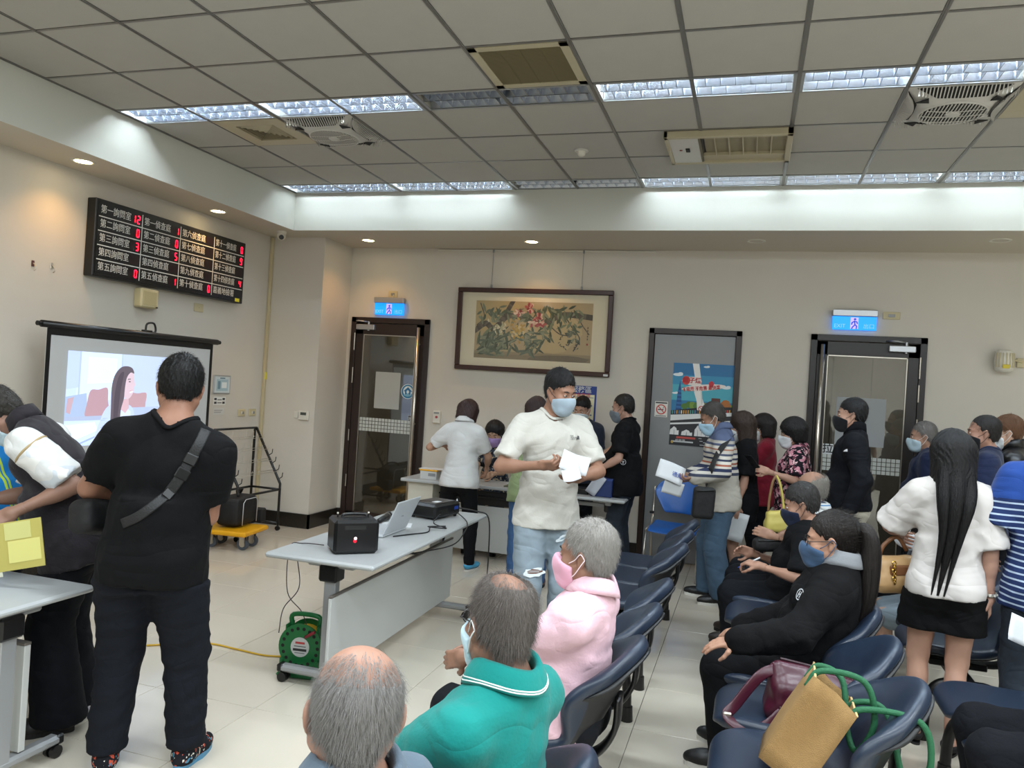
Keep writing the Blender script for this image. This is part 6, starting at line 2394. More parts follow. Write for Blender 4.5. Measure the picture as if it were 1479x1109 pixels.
# 20 ponytail woman
PE['pony'] = person('woman with long dark ponytail and black hooded jacket seated in second row', (S2X+0.05, SEATY[0][2]), -82, 1.62, 1.10, 0.02, True, pose='sit', lean=-9, head=(-2, 16, 0), lh=('p', 1068, 925, 3.30), rh=('p', 1075, 905, 3.75), lel=(-0.5, -0.75, -0.45), lcurl=0.25, lpalm=(0.2, 0.1, -0.95), rpalm=(-0.2, 0.1, -0.95), skin='#a9806a', headw=1.03, glasses=True,
                    hair=dict(kind='ponytail', col='#211c1a', thick=0.014, strands=3500, slen=0.03, rise=0.10, jit=0.08, flow=(0, -1.0, 0.15), radial=0.1), mask='#3d5470', loops='#3d5470', top=dict(mat=BLK, sleeve='long', hem=0.1, loose=0.034, collar='hood', collar_mat=cloth('#7d8084', name='hoodgrey'), folds=0.009), bottom=dict(mat=BLK2, cuff=0.07, loose=0.02), shoe=dict(mat=SHB, sole=M_SOLE), near=True, foot_y=-0.03)
# 21 navy T grey hair
NAVY = cloth('#1b2440', 0.85, 0.3, 14, 0.1, 'navy')
PE['navygrey'] = person('grey-haired man in navy V-neck T-shirt standing in the queue', XYat(1335, 690, 6.75), -84, 1.575, 1.06, 0.03, head=(-4, 8, 0), skin='#a8826e', hair=dict(kind='short', col='#6f6c69', thick=0.010), mask='#b9d0dc', top=dict(mat=NAVY, hem=0.15, loose=0.02, vneck=0.07), bottom=dict(mat=TROU), shoe=dict(mat=SHB))
# 22 bald head row 3
PE['baldthree'] = person('bald man seated in the third row beyond the long-haired woman', (S3X+0.02, SEATY[1][2]), -84, 1.66, 1.05, 0.03, pose='sit', lean=12, head=(0, 24, 0), skin='#ae8a75', hair=dict(kind='ring', col='#4a4541', thick=0.006), mask='#d6dade', top=dict(mat=cloth('#3a3f47', name='charcoal'), hem=0.1), bottom=dict(mat=TROU), shoe=dict(mat=SHB))
# 23 big navy
PE['navybig'] = person('burly man in navy T-shirt and black mask standing in the queue', XYat(1422, 690, 5.58), -74, 1.67, 1.2, 0.05, head=(-10, 4, 0), rh=None, lh=(-0.25, 0.18, 0.92), skin='#a07967', headw=1.06, hair=dict(kind='short', col='#1a1715', thick=0.007, line=0.004), mask='#15161a', loops='#15161a', top=dict(mat=NAVY, hem=0.15, loose=0.02, slen=0.8, collar='crew'), bottom=dict(mat=TROU), shoe=dict(mat=SHB))
# 24 leather jacket
PE['leather'] = person('woman with tied brown hair and black leather jacket in the queue', XYat(1456, 690, 5.85), -78, 1.68, 0.98, 0.0, True, head=(-4, 6, 0), skin='#b8947f', hair=dict(kind='pulled', col='#5a3d28', thick=0.016), mask='#d6dade', top=dict(mat=mat('black_leather', '#0e0e10', 0.35, bump=0.4, bscale=18), sleeve='long', hem=0.1, loose=0.024, collar='stand', folds=0.009), bottom=dict(mat=TROU), shoe=dict(mat=SHB))
# 25 edge
PE['edge'] = person('dark-haired person in grey top standing last in the visible queue', XYat(1502, 690, 6.4), -80, 1.64, 1.0, 0.0, head=(0, 6, 0), skin='#b48c76', hair=dict(kind='short', col='#121011', thick=0.018), mask='#20242c', top=dict(mat=cloth('#8f9296', name='lightgrey'), hem=0.15), bottom=dict(mat=TROU), shoe=dict(mat=SHB))
# 26 long-haired woman
PE['long'] = person('woman with very long black hair, white blouse and black shorts seen from behind', XYat(1368, 800, 3.92), 6, 1.575, 1.02, 0.0, True, head=(-8, 8, 0), rh=('p', 1430, 880, 3.85), lh=(-0.20, 0.30, 1.02), rel=(0.6, -0.7, -0.2), lel=(-0.8, -0.5, -0.5), rcurl=0.45, skin='#b38b78',
                    hair=dict(kind='long', col='#0c0a0b', thick=0.020, fall=0.62), top=dict(mat=wrinkle(mat('thin_white_blouse', '#c9c4c0', 0.8, var=0.04)), hem=0.085, loose=0.018, slen=0.95, sflare=0.026, folds=0.008, flare=0.0, gather=0.92), near=True,
                    bottom=dict(kind='shorts', mat=BLK, len=0.60, loose=0.018, flare=0.016, waist=0.13), shoe=dict(kind='flat', mat=mat('black_flat', '#111112', 0.8, bump=0.2, bscale=90)), feet=[(0.06, -0.03), (-0.10, 0.05)], thigh_w=1.05)
# 27 seated woman row 3
PE['denim'] = person('dark-haired woman in denim skirt seated in the third row with tan handbag', (S3X, SEATY[1][1]), -86, 1.58, 1.0, 0.0, True, pose='sit', lean=24, head=(-6, 24, 0), skin='#ae8a76', hair=dict(kind='bob', col='#141112', len=0.07), mask='#d6dade', lh=(-0.1, 0.28, 0.68), rh=(0.1, 0.28, 0.68),
                     top=dict(mat=cloth('#c9cfd4', name='paleblue'), hem=0.08), bottom=dict(kind='skirt', name='skirt', mat=JEANL, len=0.4), shoe=dict(kind='flat', mat=SHB))
# 28 blue striped polo
BSTR = pattern('blue_stripes', stripes([(0, '#25345f'), (0.72, '#aebfd4')], 0.030))
PE['bstripe'] = person('man in blue striped polo shirt and jeans seen from behind at the queue end', XYat(1524, 800, 3.72), 8, 1.72, 1.12, 0.05, head=(0, 6, 0), lh=(-0.24, 0.20, 1.0), rh=(0.2, 0.25, 1.0), skin='#a07967', hair=dict(kind='short', col='#1a1715'), top=dict(mat=BSTR, hem=0.16, loose=0.024, collar='polo', upper_mat=cloth('#22448c', name='royal'), upper=0.155, slen=0.85, sflare=0.012), bottom=dict(mat=JEAND, loose=0.02), shoe=dict(mat=SHB))
# 29 seated at the corner
PE['corner'] = person('person in dark trousers seated nearest in the third row, knees showing', (S3X+0.11, SEATY[0][1]), -86, 1.70, 1.1, 0.04, pose='sit', lean=0, head=(0, 10, 0), lh=(-0.24, -0.10, 0.66), rh=(0.24, -0.1, 0.66), skin='#a07967', hair=dict(kind='short', col='#1a1715'), top=dict(mat=cloth('#2b2f33', name='darkgrey'), sleeve='long', hem=0.1), bottom=dict(mat=TROU, loose=0.02, cuff=0.075), shoe=dict(mat=SHB), foot_y=-0.05)
# ------------------------------------------------------------------ waiting-room seats on shared beams
M_NAVYL = mat('navy_leatherette', '#202b3c', 0.36, spec=0.5, var=0.08, vscale=12, bump=0.06, bscale=220)
M_SHELL = mat('seat_shell_black', '#141517', 0.45, var=0.1, vscale=10)


def seat_meshes():
    # profile: (y, z, half width, forward curl of the sides, upward curl)
    pf = [(0.245, 0.408, 0.10, 0, 0.0), (0.245, 0.430, 0.165, 0, 0.0), (0.215, 0.452, 0.20, 0, 0.002), (0.14, 0.456, 0.228, 0, 0.006), (0.04, 0.448, 0.236, 0, 0.010), (-0.06, 0.440, 0.230, 0, 0.016),
          (-0.14, 0.442, 0.212, 0.015, 0.022), (-0.195, 0.462, 0.200, 0.03, 0.020), (-0.232, 0.510, 0.206, 0.06, 0.006), (-0.262, 0.575, 0.228, 0.10, -0.004), (-0.292, 0.645, 0.248, 0.13, -0.018),
          (-0.325, 0.715, 0.255, 0.14, -0.045), (-0.358, 0.772, 0.250, 0.135, -0.080), (-0.388, 0.812, 0.235, 0.12, -0.105), (-0.415, 0.828, 0.205, 0.10, -0.10)]
    pf = [(p_[0], p_[1] if p_[1] < 0.45 else 0.45+(p_[1]-0.45)*0.945, *p_[2:]) for p_ in pf]
    T_ = np.linspace(-1, 1, 11)

    def surf(off, sc, drop=0.0):
        G = []
        P = np.array([(p[0], p[1]) for p in pf])
        for i, (y, z, hw, cf, cu) in enumerate(pf):
            d = P[min(i+1, len(pf)-1)]-P[max(i-1, 0)]
            d = d/np.linalg.norm(d)
            nrm = np.array([d[1], -d[0]])   # to the back / underside
            row = []
            for tt in T_:
                row.append((tt*hw*sc, y+cf*tt*tt+nrm[0]*off*-1, z+cu*tt*tt+nrm[1]*off*-1+drop))
            G.append(row)
        return G
    m = MB()
    m.grid(surf(0.0, 1.0))
    pad = m.mesh('seat_pad', M_NAVYL)
    m = MB()
    m.grid(surf(0.030, 0.93))
    shell = m.mesh('seat_shell', M_SHELL)
    return pad, shell


PAD_ME, SHELL_ME = seat_meshes()


def bench(x, n, label, row):
    ys = SEATY[n]
    t = empty('waiting_bench', (x, ys[1], 0), rad(90), label, 'bench', f'navy waiting benches, {row} row')
    # local +y looks to -X of the hall, local +x runs along +Y
    for k in range(3):
        xx = (k-1)*0.485
        sh = link('seat_shell', SHELL_ME, t, (xx, 0, 0))
        solidify(sh, 0.014)
        subsurf(sh, 1)
        pd = link('seat_pad', PAD_ME, t, (xx, 0, 0))
        solidify(pd, 0.050, 0)
        subsurf(pd, 2)
        br = MB()
        br.box((xx-0.07, -0.16, 0.335), (xx+0.07, 0.12, 0.37), 0, 0.004)
        br.tube(smooth_path([(xx, -0.10, 0.35), (xx, -0.24, 0.37), (xx, -0.315, 0.47), (xx, -0.325, 0.60)]), 0.02, 8, flat=((0, 1, 0.3), 0.05, 0.012))
        br.build('seat_bracket', M_BPLAST, t)
    MB().box((-0.78, -0.06, 0.275), (0.78, 0.02, 0.335), 0, 0.006).build('support_rail', M_BMETAL, t)
    for sx in (-0.74, 0.74):
        lg = MB()
        lg.tube(smooth_path([(sx, -0.03, 0.31), (sx, -0.13, 0.30), (sx, -0.185, 0.22), (sx, -0.20, 0.02)], 5), 0.024, 12)
        lg.tube(smooth_path([(sx, -0.01, 0.31), (sx, 0.10, 0.30), (sx, 0.155, 0.22), (sx, 0.17, 0.02)], 5), 0.024, 12)
        l = lg.build('leg', M_BMETAL, t)
        for yy in (-0.20, 0.17):
            MB().cyl((sx, yy, 0), (sx, yy, 0.075), 0.033, 0.028, 14).build('foot_cap', M_BPLAST, l)
    return t


bench(S1X, -1, 'navy three-seat bench under the bald and teal-shirted men', 'first')
bench(S1X, 0, 'navy three-seat bench with the pink-shirted man, middle of the first row', 'first')
bench(S1X, 1, 'empty navy three-seat bench in front of the blue plastic chair', 'first')
bench(S2X, 0, 'navy three-seat bench holding the maroon and jute bags', 'second')
bench(S2X, 1, 'navy three-seat bench under the man with a pen', 'second')
bench(S3X, 0, 'navy three-seat bench under the person whose dark-trousered knees show', 'third')
bench(S3X, 1, 'navy three-seat bench of the third row holding the denim-skirted woman', 'third')

# ------------------------------------------------------------------ folding tables on castors
M_TTOP = mat('table_top_grey', '#a8abac', 0.38, var=0.02, vscale=60)
M_TEDGE = mat('table_edge', '#b3b5b4', 0.5)
M_TLEG = mat('table_leg_silver', '#a0a2a4', 0.4, metal=0.4)
M_PANEL = mat('table_panel', '#b6b8b6', 0.5)


def fold_table(name, loc, rotz, L, Wd, H_, label, panel=True, px=0.06, castors=True, group=None, inset=0.17, pend=0.03, pth=0.018):
    t = empty(name, (loc[0], loc[1], 0), rotz, label, 'table', group)
    MB().box((-L/2, -Wd/2, H_-0.028), (L/2, Wd/2, H_), 0, 0.010).build('table_top', M_TTOP, t)
    for sg in (-1, 1):
        x = sg*(L/2-inset)
        lg = MB().box((x-0.025, -0.035, 0.07), (x+0.025, 0.035, H_-0.07), 0, 0.004)
        lg.box((x-0.03, -0.14, H_-0.075), (x+0.03, 0.14, H_-0.03), 0, 0.008)
        l = lg.build('leg', M_TLEG, t)
        MB().box((x-0.028, -Wd/2+0.03, 0.055), (x+0.028, Wd/2-0.03, 0.095), 0, 0.012).build('foot_bar', M_TLEG, l)
        for sy in (-1, 1):
            MB().box((x-0.029, sy*(Wd/2-0.045)-0.018, 0.053), (x+0.029, sy*(Wd/2-0.045)+0.018, 0.097), 0, 0.008).build('end_cap', M_BPLAST, l)
        for sy in (-1, 1):
            c = MB()
            y = sy*(Wd/2-0.06)
            for dx in (-0.016, 0.016):
                c.cyl((x+dx-0.009, y, 0.027), (x+dx+0.009, y, 0.027), 0.027, n=16)
            c.cyl((x, y, 0.04), (x, y, 0.058), 0.01, n=8)
            c.build('castor', M_BPLAST, t)
        b = MB()
        for z in (0.30, 0.34):
            b.cyl((x-sg*0.0, -0.0365, z), (x, -0.035, z), 0.011, n=10)
        b.build('bolts', M_BPLAST, l)
        MB().box((x-0.05, -0.05, H_-0.15), (x+0.05, 0.06, H_-0.06), 0, 0.01).build('fold_joint', M_BPLAST, l)
    MB().box((-L/2+0.17, -0.02, H_-0.11), (L/2-0.17, 0.02, H_-0.075), 0, 0.004).build('cross_rail', M_TLEG, t)
    if panel:
        MB().box((-L/2+pend, -px-pth, 0.10), (L/2-pend, -px, 0.53), 0, 0.003).build('modesty_panel', M_PANEL, t)
        MB().box((-L/2+pend, -px-pth-0.001, 0.53), (L/2-pend, -px+0.001, 0.542), 0, 0.002).build('panel_edge', mat('panel_trim', '#5c5650', 0.5), t)
    return t


# local -y side carries the panel; the tables' long side runs along Y and the panel looks to +X
fold_table('folding_table', (-2.115, 4.51), rad(90+1.0), 1.88, 0.64, 0.735, 'long grey folding table on castors with projector and black speaker on top', px=0.06)
fold_table('folding_table', (-3.53, 2.345), rad(180), 1.80, 0.64, 0.735, 'grey folding table end beside the bending man, nearest table', px=0.075, inset=0.115, pend=0.095, pth=0.03)

# back desk and counter table
t = empty('reception_desk', (-2.30, 7.27, 0), 0, 'grey reception desk with dark shelf and panel, seated clerk behind', 'desk')
MB().box((-0.70, -0.24, 0.695), (0.44, 0.24, 0.725), 0, 0.006).build('desk_top', M_TTOP, t)
MB().box((-0.66, -0.16, 0.08), (0.40, -0.14, 0.52), 0, 0.003).build('front_panel', M_PANEL, t)
MB().box((-0.66, -0.20, 0.60), (0.40, 0.15, 0.615), 0, 0.002).build('shelf', M_BMETAL, t)
MB().box((-0.66, -0.17, 0.53), (0.40, -0.15, 0.665), 0, 0.002).build('shelf_back', M_BMETAL, t)
for x in (-0.60, 0.34):
    m = MB().box((x-0.02, -0.22, 0.05), (x+0.02, 0.22, 0.09), 0, 0.006).box((x-0.02, -0.03, 0.08), (x+0.02, 0.03, 0.70), 0, 0.004)
    m.build('leg', M_TLEG, t)
    for y in (-0.2, 0.2):
        MB().cyl((x, y, 0), (x, y, 0.055), 0.022, n=12).build('foot', M_BPLAST, t)
t = empty('side_table', (-3.02, 7.15, 0), 0, 'small grey table with pale pedestal beneath the yellow-rimmed basket', 'table')
MB().box((-0.16, -0.30, 0.715), (0.28, 0.30, 0.745), 0, 0.006).build('table_top', M_TTOP, t)
MB().box((-0.10, -0.24, 0.03), (0.16, 0.24, 0.715), 0, 0.004).build('pedestal', mat('cream_board', '#c6c2b4', 0.6), t)
MB().box((-0.08, -0.20, 0.0), (0.14, 0.20, 0.03)).build('plinth', M_BPLAST, t)
t = fold_table('counter_table', (-1.42, 7.22), 0, 0.80, 0.50, 0.725, 'grey folding table with dark blue box, in front of balding man', panel=False)

# ------------------------------------------------------------------ blue plastic chair against the grey door
M_BLUEP = mat('blue_plastic', '#1f63b8', 0.35, var=0.05, vscale=6)
t = empty('plastic_chair', (-0.61, 7.50, 0), rad(180-4), 'blue plastic chair with metal legs against the grey steel door', 'chair')
G = []
for k, v in enumerate(np.linspace(0, 1, 9)):
    z = 0.56+0.34*v
    hw = 0.13+0.115*min(1, v*1.9) if v < 0.7 else 0.245-0.05*((v-0.7)/0.3)**2
    y = -0.20-0.07*v
    G.append([(u*hw, y+0.045*u*u, z-(0.05*u*u if v > 0.7 else 0)) for u in np.linspace(-1, 1, 9)])
o = subsurf(solidify(MB().grid(G).build('backrest', M_BLUEP, t), 0.012), 1)
h = MB()
for u in (-0.12, 0, 0.12):
    h.lathe([(0, 0), (0.012, 0)], 12, 0, (np.array([[1, 0, 0], [0, 0, -1], [0, 1, 0]], float), (u, -0.276, 0.835)))
    h.lathe([(0, 0), (0.012, 0)], 12, 0, (np.array([[1, 0, 0], [0, 0, -1], [0, 1, 0]], float), (u, -0.248, 0.835)))
h.build('vent_holes', M_DARK, o)
G = []
for v in np.linspace(-1, 1, 9):
    G.append([(u*0.225, v*0.21, 0.445+0.012*u*u-(0.035*max(0, v-0.6)/0.4)+(0.02*max(0, -v-0.6)/0.4)) for u in np.linspace(-1, 1, 9)])
subsurf(solidify(MB().grid(G).build('seat', M_BLUEP, t), 0.014), 1)
for sx in (-1, 1):
    l = MB()
    l.tube(smooth_path([(sx*0.25, -0.25, 0.80), (sx*0.25, -0.21, 0.56), (sx*0.24, -0.10, 0.44), (sx*0.24, 0.02, 0.42)], 5), 0.011, 10)
    l.tube([(sx*0.24, 0.16, 0.43), (sx*0.25, 0.22, 0.0)], 0.011, 10)
    l.tube([(sx*0.24, -0.08, 0.43), (sx*0.25, -0.24, 0.0)], 0.011, 10)
    l.tube([(sx*0.24, -0.12, 0.43), (sx*0.24, 0.18, 0.43)], 0.011, 10)
    l.build('leg', M_STEEL, t)
    MB().box((sx*0.25-0.02, -0.17, 0.54), (sx*0.25+0.02, -0.12, 0.565), 0, 0.006).build('arm_peg', M_BPLAST, t)

# ------------------------------------------------------------------ projection screen on its stand
SX = -4.86
p0, p1 = onX(60, 466, SX), onX(314, 495, SX)
y0, y1, zt = p0[1], p1[1], 0.5*(p0[2]+p1[2])
L = y1-y0
t = empty('projection_screen', (SX, (y0+y1)/2, 0), 0, 'portable white projection screen with black borders showing a seated woman', 'projection screen')
MB().tube([(0, -L/2, zt), (0, L/2, zt)], 0.026, 12).build('top_tube', M_BPLAST, t)
for sg in (-1, 1):
    MB().cyl((0, sg*L/2, zt), (0, sg*(L/2+0.035), zt), 0.018, n=10).build('tube_knob', M_BPLAST, t)
MB().box((-0.004, -L/2+0.05, 0.42), (0.0, L/2-0.06, zt)).build('screen_cloth', mat('screen_white', '#c3c4c4', 0.8), t)
MB().box((0.0, -L/2+0.05, 0.42), (0.0015, -L/2+0.085, zt)).build('side_border', M_BMETAL, t)
MB().box((0.0, L/2-0.095, 0.42), (0.0015, L/2-0.06, zt)).build('side_border', M_BMETAL, t)
MB().box((0.0, -L/2+0.085, zt-0.075), (0.0015, L/2-0.095, zt)).build('top_border', M_BMETAL, t)
MB().box((0.0, -L/2+0.085, 0.42), (0.0015, L/2-0.095, 0.47)).build('bottom_border', M_BMETAL, t)
MB().tube([(0.0, -L/2+0.04, 0.40), (0.0, L/2-0.05, 0.40)], 0.03, 12).build('case_tube', M_BPLAST, t)
MB().box((-0.06, -0.018, 0.3), (-0.03, 0.018, zt+0.03), 0, 0.004).build('stand_post', M_BMETAL, t)
hk = MB().tube(smooth_path([(-0.01, 0.05, zt+0.02), (-0.01, 0.06, zt+0.09), (-0.01, 0.14, zt+0.10), (-0.01, 0.16, zt+0.03), (-0.01, 0.08, zt+0.02)], 4), 0.009, 8)
hk.box((-0.03, 0.02, zt+0.015), (0.01, 0.11, zt+0.04), 0, 0.004)
hk.build('hanging_hook', M_BMETAL, t)
for a in (80, 200, 320):
    MB().tube([(-0.045, 0, 0.45), (-0.045+0.16*math.cos(rad(a))*0.5, 0.45*math.sin(rad(a)), 0.012)], 0.012, 8).build('tripod_leg', M_BMETAL, t)
# projected picture (flat print of light on the cloth): invented woman on a red-cushioned sofa
q0, q1 = onX(100, 506, SX), onX(88, 640, SX)
iy0 = 0.5*(q0[1]+q1[1])
iz1, iz0 = q0[2], q1[2]-0.03
iw, ih = 1.24, iz1-iz0
fr = (XL(0, 0, 0)[0], np.array([0.004, iy0-(y0+y1)/2, iz0]))
random.seed(3)
U = lambda pts: [(min(1, a*0.76 if a < 0.9 else a)*iw, b*ih) for a, b in pts]
po = [('#bccdea', rect(0, 0, iw, ih)), ('#c9d8f0', U([(0.1, 0.45), (0.55, 0.5), (0.55, 1), (0.1, 1)])), ('#b3c3e0', U([(0, 0.6), (0.12, 0.62), (0.12, 1), (0, 1)])), ('#a8b8d4', U([(0.115, 0.5), (0.13, 0.5), (0.13, 1), (0.115, 1)])), ('#d3e1f4', U([(0.2, 0.66), (0.5, 0.68), (0.5, 0.95), (0.2, 0.95)])),
      ('#a9b9d5', U([(0.55, 0.5), (0.56, 0.5), (0.56, 1), (0.55, 1)])), ('#b7c6e2', U([(0.56, 0.4), (1, 0.4), (1, 1), (0.56, 1)])), ('#9fb0cf', U([(0.0, 0.52), (0.2, 0.56), (0.23, 0.28), (0.0, 0.28)])), ('#b79aa6', U([(0.02, 0.50), (0.08, 0.52), (0.05, 0.34), (0.01, 0.36)])),
      ('#ad8c98', U([(0.2, 0.31), (0.21, 0.45), (0.24, 0.59), (0.32, 0.60), (0.41, 0.62), (0.425, 0.48), (0.44, 0.33), (0.32, 0.315)])), ('#b3929c', U([(0.62, 0.40), (0.63, 0.5), (0.66, 0.57), (0.75, 0.565), (0.85, 0.57), (0.85, 0.46), (0.83, 0.36), (0.7, 0.37)])), ('#a2aecb', U([(0, 0.27), (0.45, 0.27), (0.45, 0.32), (0, 0.31)])), ('#aab9d8', U([(0.55, 0.2), (1, 0.22), (1, 0.42), (0.6, 0.4)])),
      ('#c3d3ee', U([(0, 0.24), (0.36, 0.27), (0.36, 0.12), (0.1, 0.0), (0.0, 0.0)])), ('#d8e4f6', U([(0.0, 0.22), (0.30, 0.25), (0.34, 0.16), (0.1, 0.06)])), ('#95a8c8', U([(0.08, 0.0), (0.36, 0.12), (0.36, 0.1), (0.12, 0.0)]))]
# jacket, blouse, face, hair
po += [('#b7c6e4', U([(0.33, 0.0), (0.36, 0.28), (0.43, 0.42), (0.55, 0.45), (0.68, 0.42), (0.73, 0.3), (0.76, 0.0)])), ('#cbd6ec', U([(0.50, 0.0), (0.52, 0.34), (0.60, 0.42), (0.68, 0.36), (0.70, 0.0)])), ('#a7b6d6', U([(0.36, 0.0), (0.40, 0.22), (0.46, 0.1), (0.44, 0.0)])),
       ('#c9a9b4', U([(0.57, 0.38), (0.57, 0.5), (0.65, 0.5), (0.66, 0.4), (0.62, 0.34)])), ('#cdb7c4', U([(0.575, 0.58), (0.58, 0.76), (0.62, 0.82), (0.685, 0.80), (0.70, 0.72), (0.715, 0.655), (0.70, 0.64), (0.70, 0.60), (0.695, 0.57), (0.665, 0.515), (0.62, 0.50)])),
       ('#5d545e', U([(0.47, 0.12), (0.46, 0.40), (0.455, 0.62), (0.48, 0.76), (0.54, 0.85), (0.61, 0.87), (0.67, 0.85), (0.695, 0.79), (0.655, 0.80), (0.615, 0.74), (0.60, 0.62), (0.595, 0.50), (0.57, 0.38), (0.56, 0.2), (0.52, 0.1)])),
       ('#4d454f', U([(0.50, 0.18), (0.49, 0.5), (0.52, 0.74), (0.58, 0.8), (0.555, 0.6), (0.54, 0.35), (0.53, 0.18)])), ('#7d6f78', U([(0.625, 0.715), (0.66, 0.72), (0.66, 0.732), (0.63, 0.73)])), ('#5a4a52', U([(0.638, 0.69), (0.66, 0.69), (0.66, 0.70), (0.64, 0.703)])), ('#e9dfe6', U([(0.655, 0.585), (0.692, 0.595), (0.69, 0.575), (0.66, 0.565)])), ('#b98c98', U([(0.652, 0.59), (0.694, 0.602), (0.692, 0.596), (0.655, 0.583)]))]
for k in range(14):
    a = 0.36+0.02*(k % 4)
    po += [('#a3b3d2', U([(a, 0.02+0.02*k), (a+0.05, 0.05+0.018*k), (a+0.05, 0.055+0.018*k), (a, 0.03+0.02*k)]))]
def rounded(pl):
    if len(pl) < 6:
        return pl
    P = [np.array([x, y, 0.0]) for x, y in pl]
    out = []
    m = len(P)
    for k in range(m):
        a_, b_, c_, d_ = P[k-1], P[k], P[(k+1) % m], P[(k+2) % m]
        for t_ in (0, 0.25, 0.5, 0.75):
            w_ = 0.5*((2*b_)+(-a_+c_)*t_+(2*a_-5*b_+4*c_-d_)*t_*t_+(-a_+3*b_-3*c_+d_)*t_**3)
            out.append((float(w_[0]), float(w_[1])))
    return out


po = [(c_, rounded(pl)) for c_, pl in po]
print_sheet('projected_picture', po, fr, print_mat('beam_print', emit=0.5, rough=0.9), t)

# ------------------------------------------------------------------ brochure rack behind the heavy man
RX0, RX1, RY0, RY1 = -5.09, -4.735, 6.50, 7.19
t = empty('brochure_rack', (0, 0, 0), 0, 'empty black wire brochure rack on castors beside the yellow trolley', 'rack')
zt = onX(371, 617, RX0)[2]
zb = 0.50
for y in (RY0, RY1):
    MB().tube([(RX1, y, 0.06), (RX1, y, zb), (RX0+0.02, y, zt), (RX0, y, zt-0.02), (RX0, y, 0.06)], 0.014, 8).build('side_frame', M_BMETAL, t)
m = MB()
for p, q in (((RX0+0.02, RY0, zt), (RX0+0.02, RY1, zt)), ((RX1, RY0, zb-0.06), (RX1, RY1, zb-0.06)), ((RX0, RY0, zb-0.06), (RX0, RY1, zb-0.06)), ((RX0, RY0, zb-0.06), (RX1, RY0, zb-0.06)), ((RX0, RY1, zb-0.06), (RX1, RY1, zb-0.06)), ((RX0, RY0, 0.08), (RX1, RY0, 0.08)), ((RX0, RY1, 0.08), (RX1, RY1, 0.08)), ((RX0, RY0, 0.08), (RX0, RY1, 0.08))):
    MB().tube([p, q], 0.012, 8).build('rail', M_BMETAL, t)
for k, f_ in enumerate((0.25, 0.45, 0.65, 0.85)):
    x, z = RX1+(RX0+0.02-RX1)*f_, zb+(zt-zb)*f_
    m = MB()
    m.tube([(x, RY0, z), (x, RY1, z)], 0.0025, 6)
    m.tube([(x+0.05, RY0, z-0.015), (x+0.05, RY1, z-0.015)], 0.0025, 6)
    for q in range(7):
        y = RY0+(RY1-RY0)*q/6
        m.tube([(x, y, z+0.06), (x, y, z-0.02), (x+0.05, y, z-0.015), (x+0.055, y, z+0.03)], 0.0018, 5)
    tag(m.build('wire_shelf', M_STEEL, t), kind='stuff')
for y in (RY0, RY1):
    for k in range(4):
        f_ = 0.08+0.14*k
        x, z = RX1+(RX0+0.02-RX1)*f_, zb+(zt-zb)*f_
        MB().tube([(x+0.0, y, z), (x+0.045, y, z+0.03), (x+0.05, y, z+0.075)], 0.005, 6).build('hook', M_BMETAL, t)
for x in (RX0, RX1):
    for y in (RY0, RY1):
        MB().cyl((x, y-0.012, 0.025), (x, y+0.012, 0.025), 0.025, n=14).cyl((x, y, 0.03), (x, y, 0.065), 0.01, n=8).build('castor', M_BPLAST, t)

# ------------------------------------------------------------------ yellow platform trolley with a black bag
M_YEL = mat('yellow_plastic', '#e0a30c', 0.45, var=0.06, vscale=8)
pa, pb = onZ(354, 770, 0.19), onZ(388, 758, 0.19)
ang = math.atan2(pb[1]-pa[1], pb[0]-pa[0])
lw = float(np.hypot(*(pb-pa)[:2]))
t = empty('platform_trolley', (pa[0], pa[1], 0), ang, 'yellow platform trolley on grey castors under the black bag', 'trolley')
tl = 0.50
MB().box((0, 0, 0.145), (lw, tl, 0.19), 0, 0.012).build('deck', M_YEL, t)
for x in (0.14, lw-0.14):
    for y in (0.09, tl-0.09):
        w_ = MB().cyl((x-0.016, y, 0.055), (x+0.016, y, 0.055), 0.055, n=22)
        w_.build('wheel', mat('grey_rubber', '#4a5058', 0.6), t)
        MB().cyl((x-0.019, y, 0.055), (x+0.019, y, 0.055), 0.028, n=16).box((x-0.026, y-0.025, 0.05), (x-0.02, y+0.025, 0.145)).box((x+0.02, y-0.025, 0.05), (x+0.026, y+0.025, 0.145)).build('castor_fork', M_STEEL, t)
M_BAG = mat('black_nylon', '#0b0b0c', 0.7, bump=0.3, bscale=40)
t2 = empty('equipment_bag', (pa[0], pa[1], 0.19), ang, 'black nylon equipment bag standing on the yellow trolley', 'bag')
bx = (0.12, 0.12, 0.0)
o = subsurf(MB().box((0.10, 0.13, 0.002), (0.10+0.42, 0.13+0.26, 0.30), 0, 0.04).build('body', M_BAG, t2), 2)
MB().tube([(0.17, 0.125, 0.03), (0.17, 0.122, 0.24), (0.21, 0.122, 0.27), (0.40, 0.122, 0.27), (0.44, 0.122, 0.24), (0.44, 0.125, 0.03)], 0.004, 6).build('piping', mat('reflective_piping', '#b9bcc0', 0.4), t2)
MB().tube(smooth_path([(0.2, 0.2, 0.30), (0.25, 0.24, 0.345), (0.38, 0.26, 0.345), (0.43, 0.3, 0.30)], 5), 0.012, 8).build('carry_handle', M_BAG, t2)
MB().box((0.50, 0.10, 0.002), (0.60, 0.20, 0.14), 0, 0.012).build('side_pocket', M_BAG, t2)
# ------------------------------------------------------------------ things on the tables
TZ = 0.7355
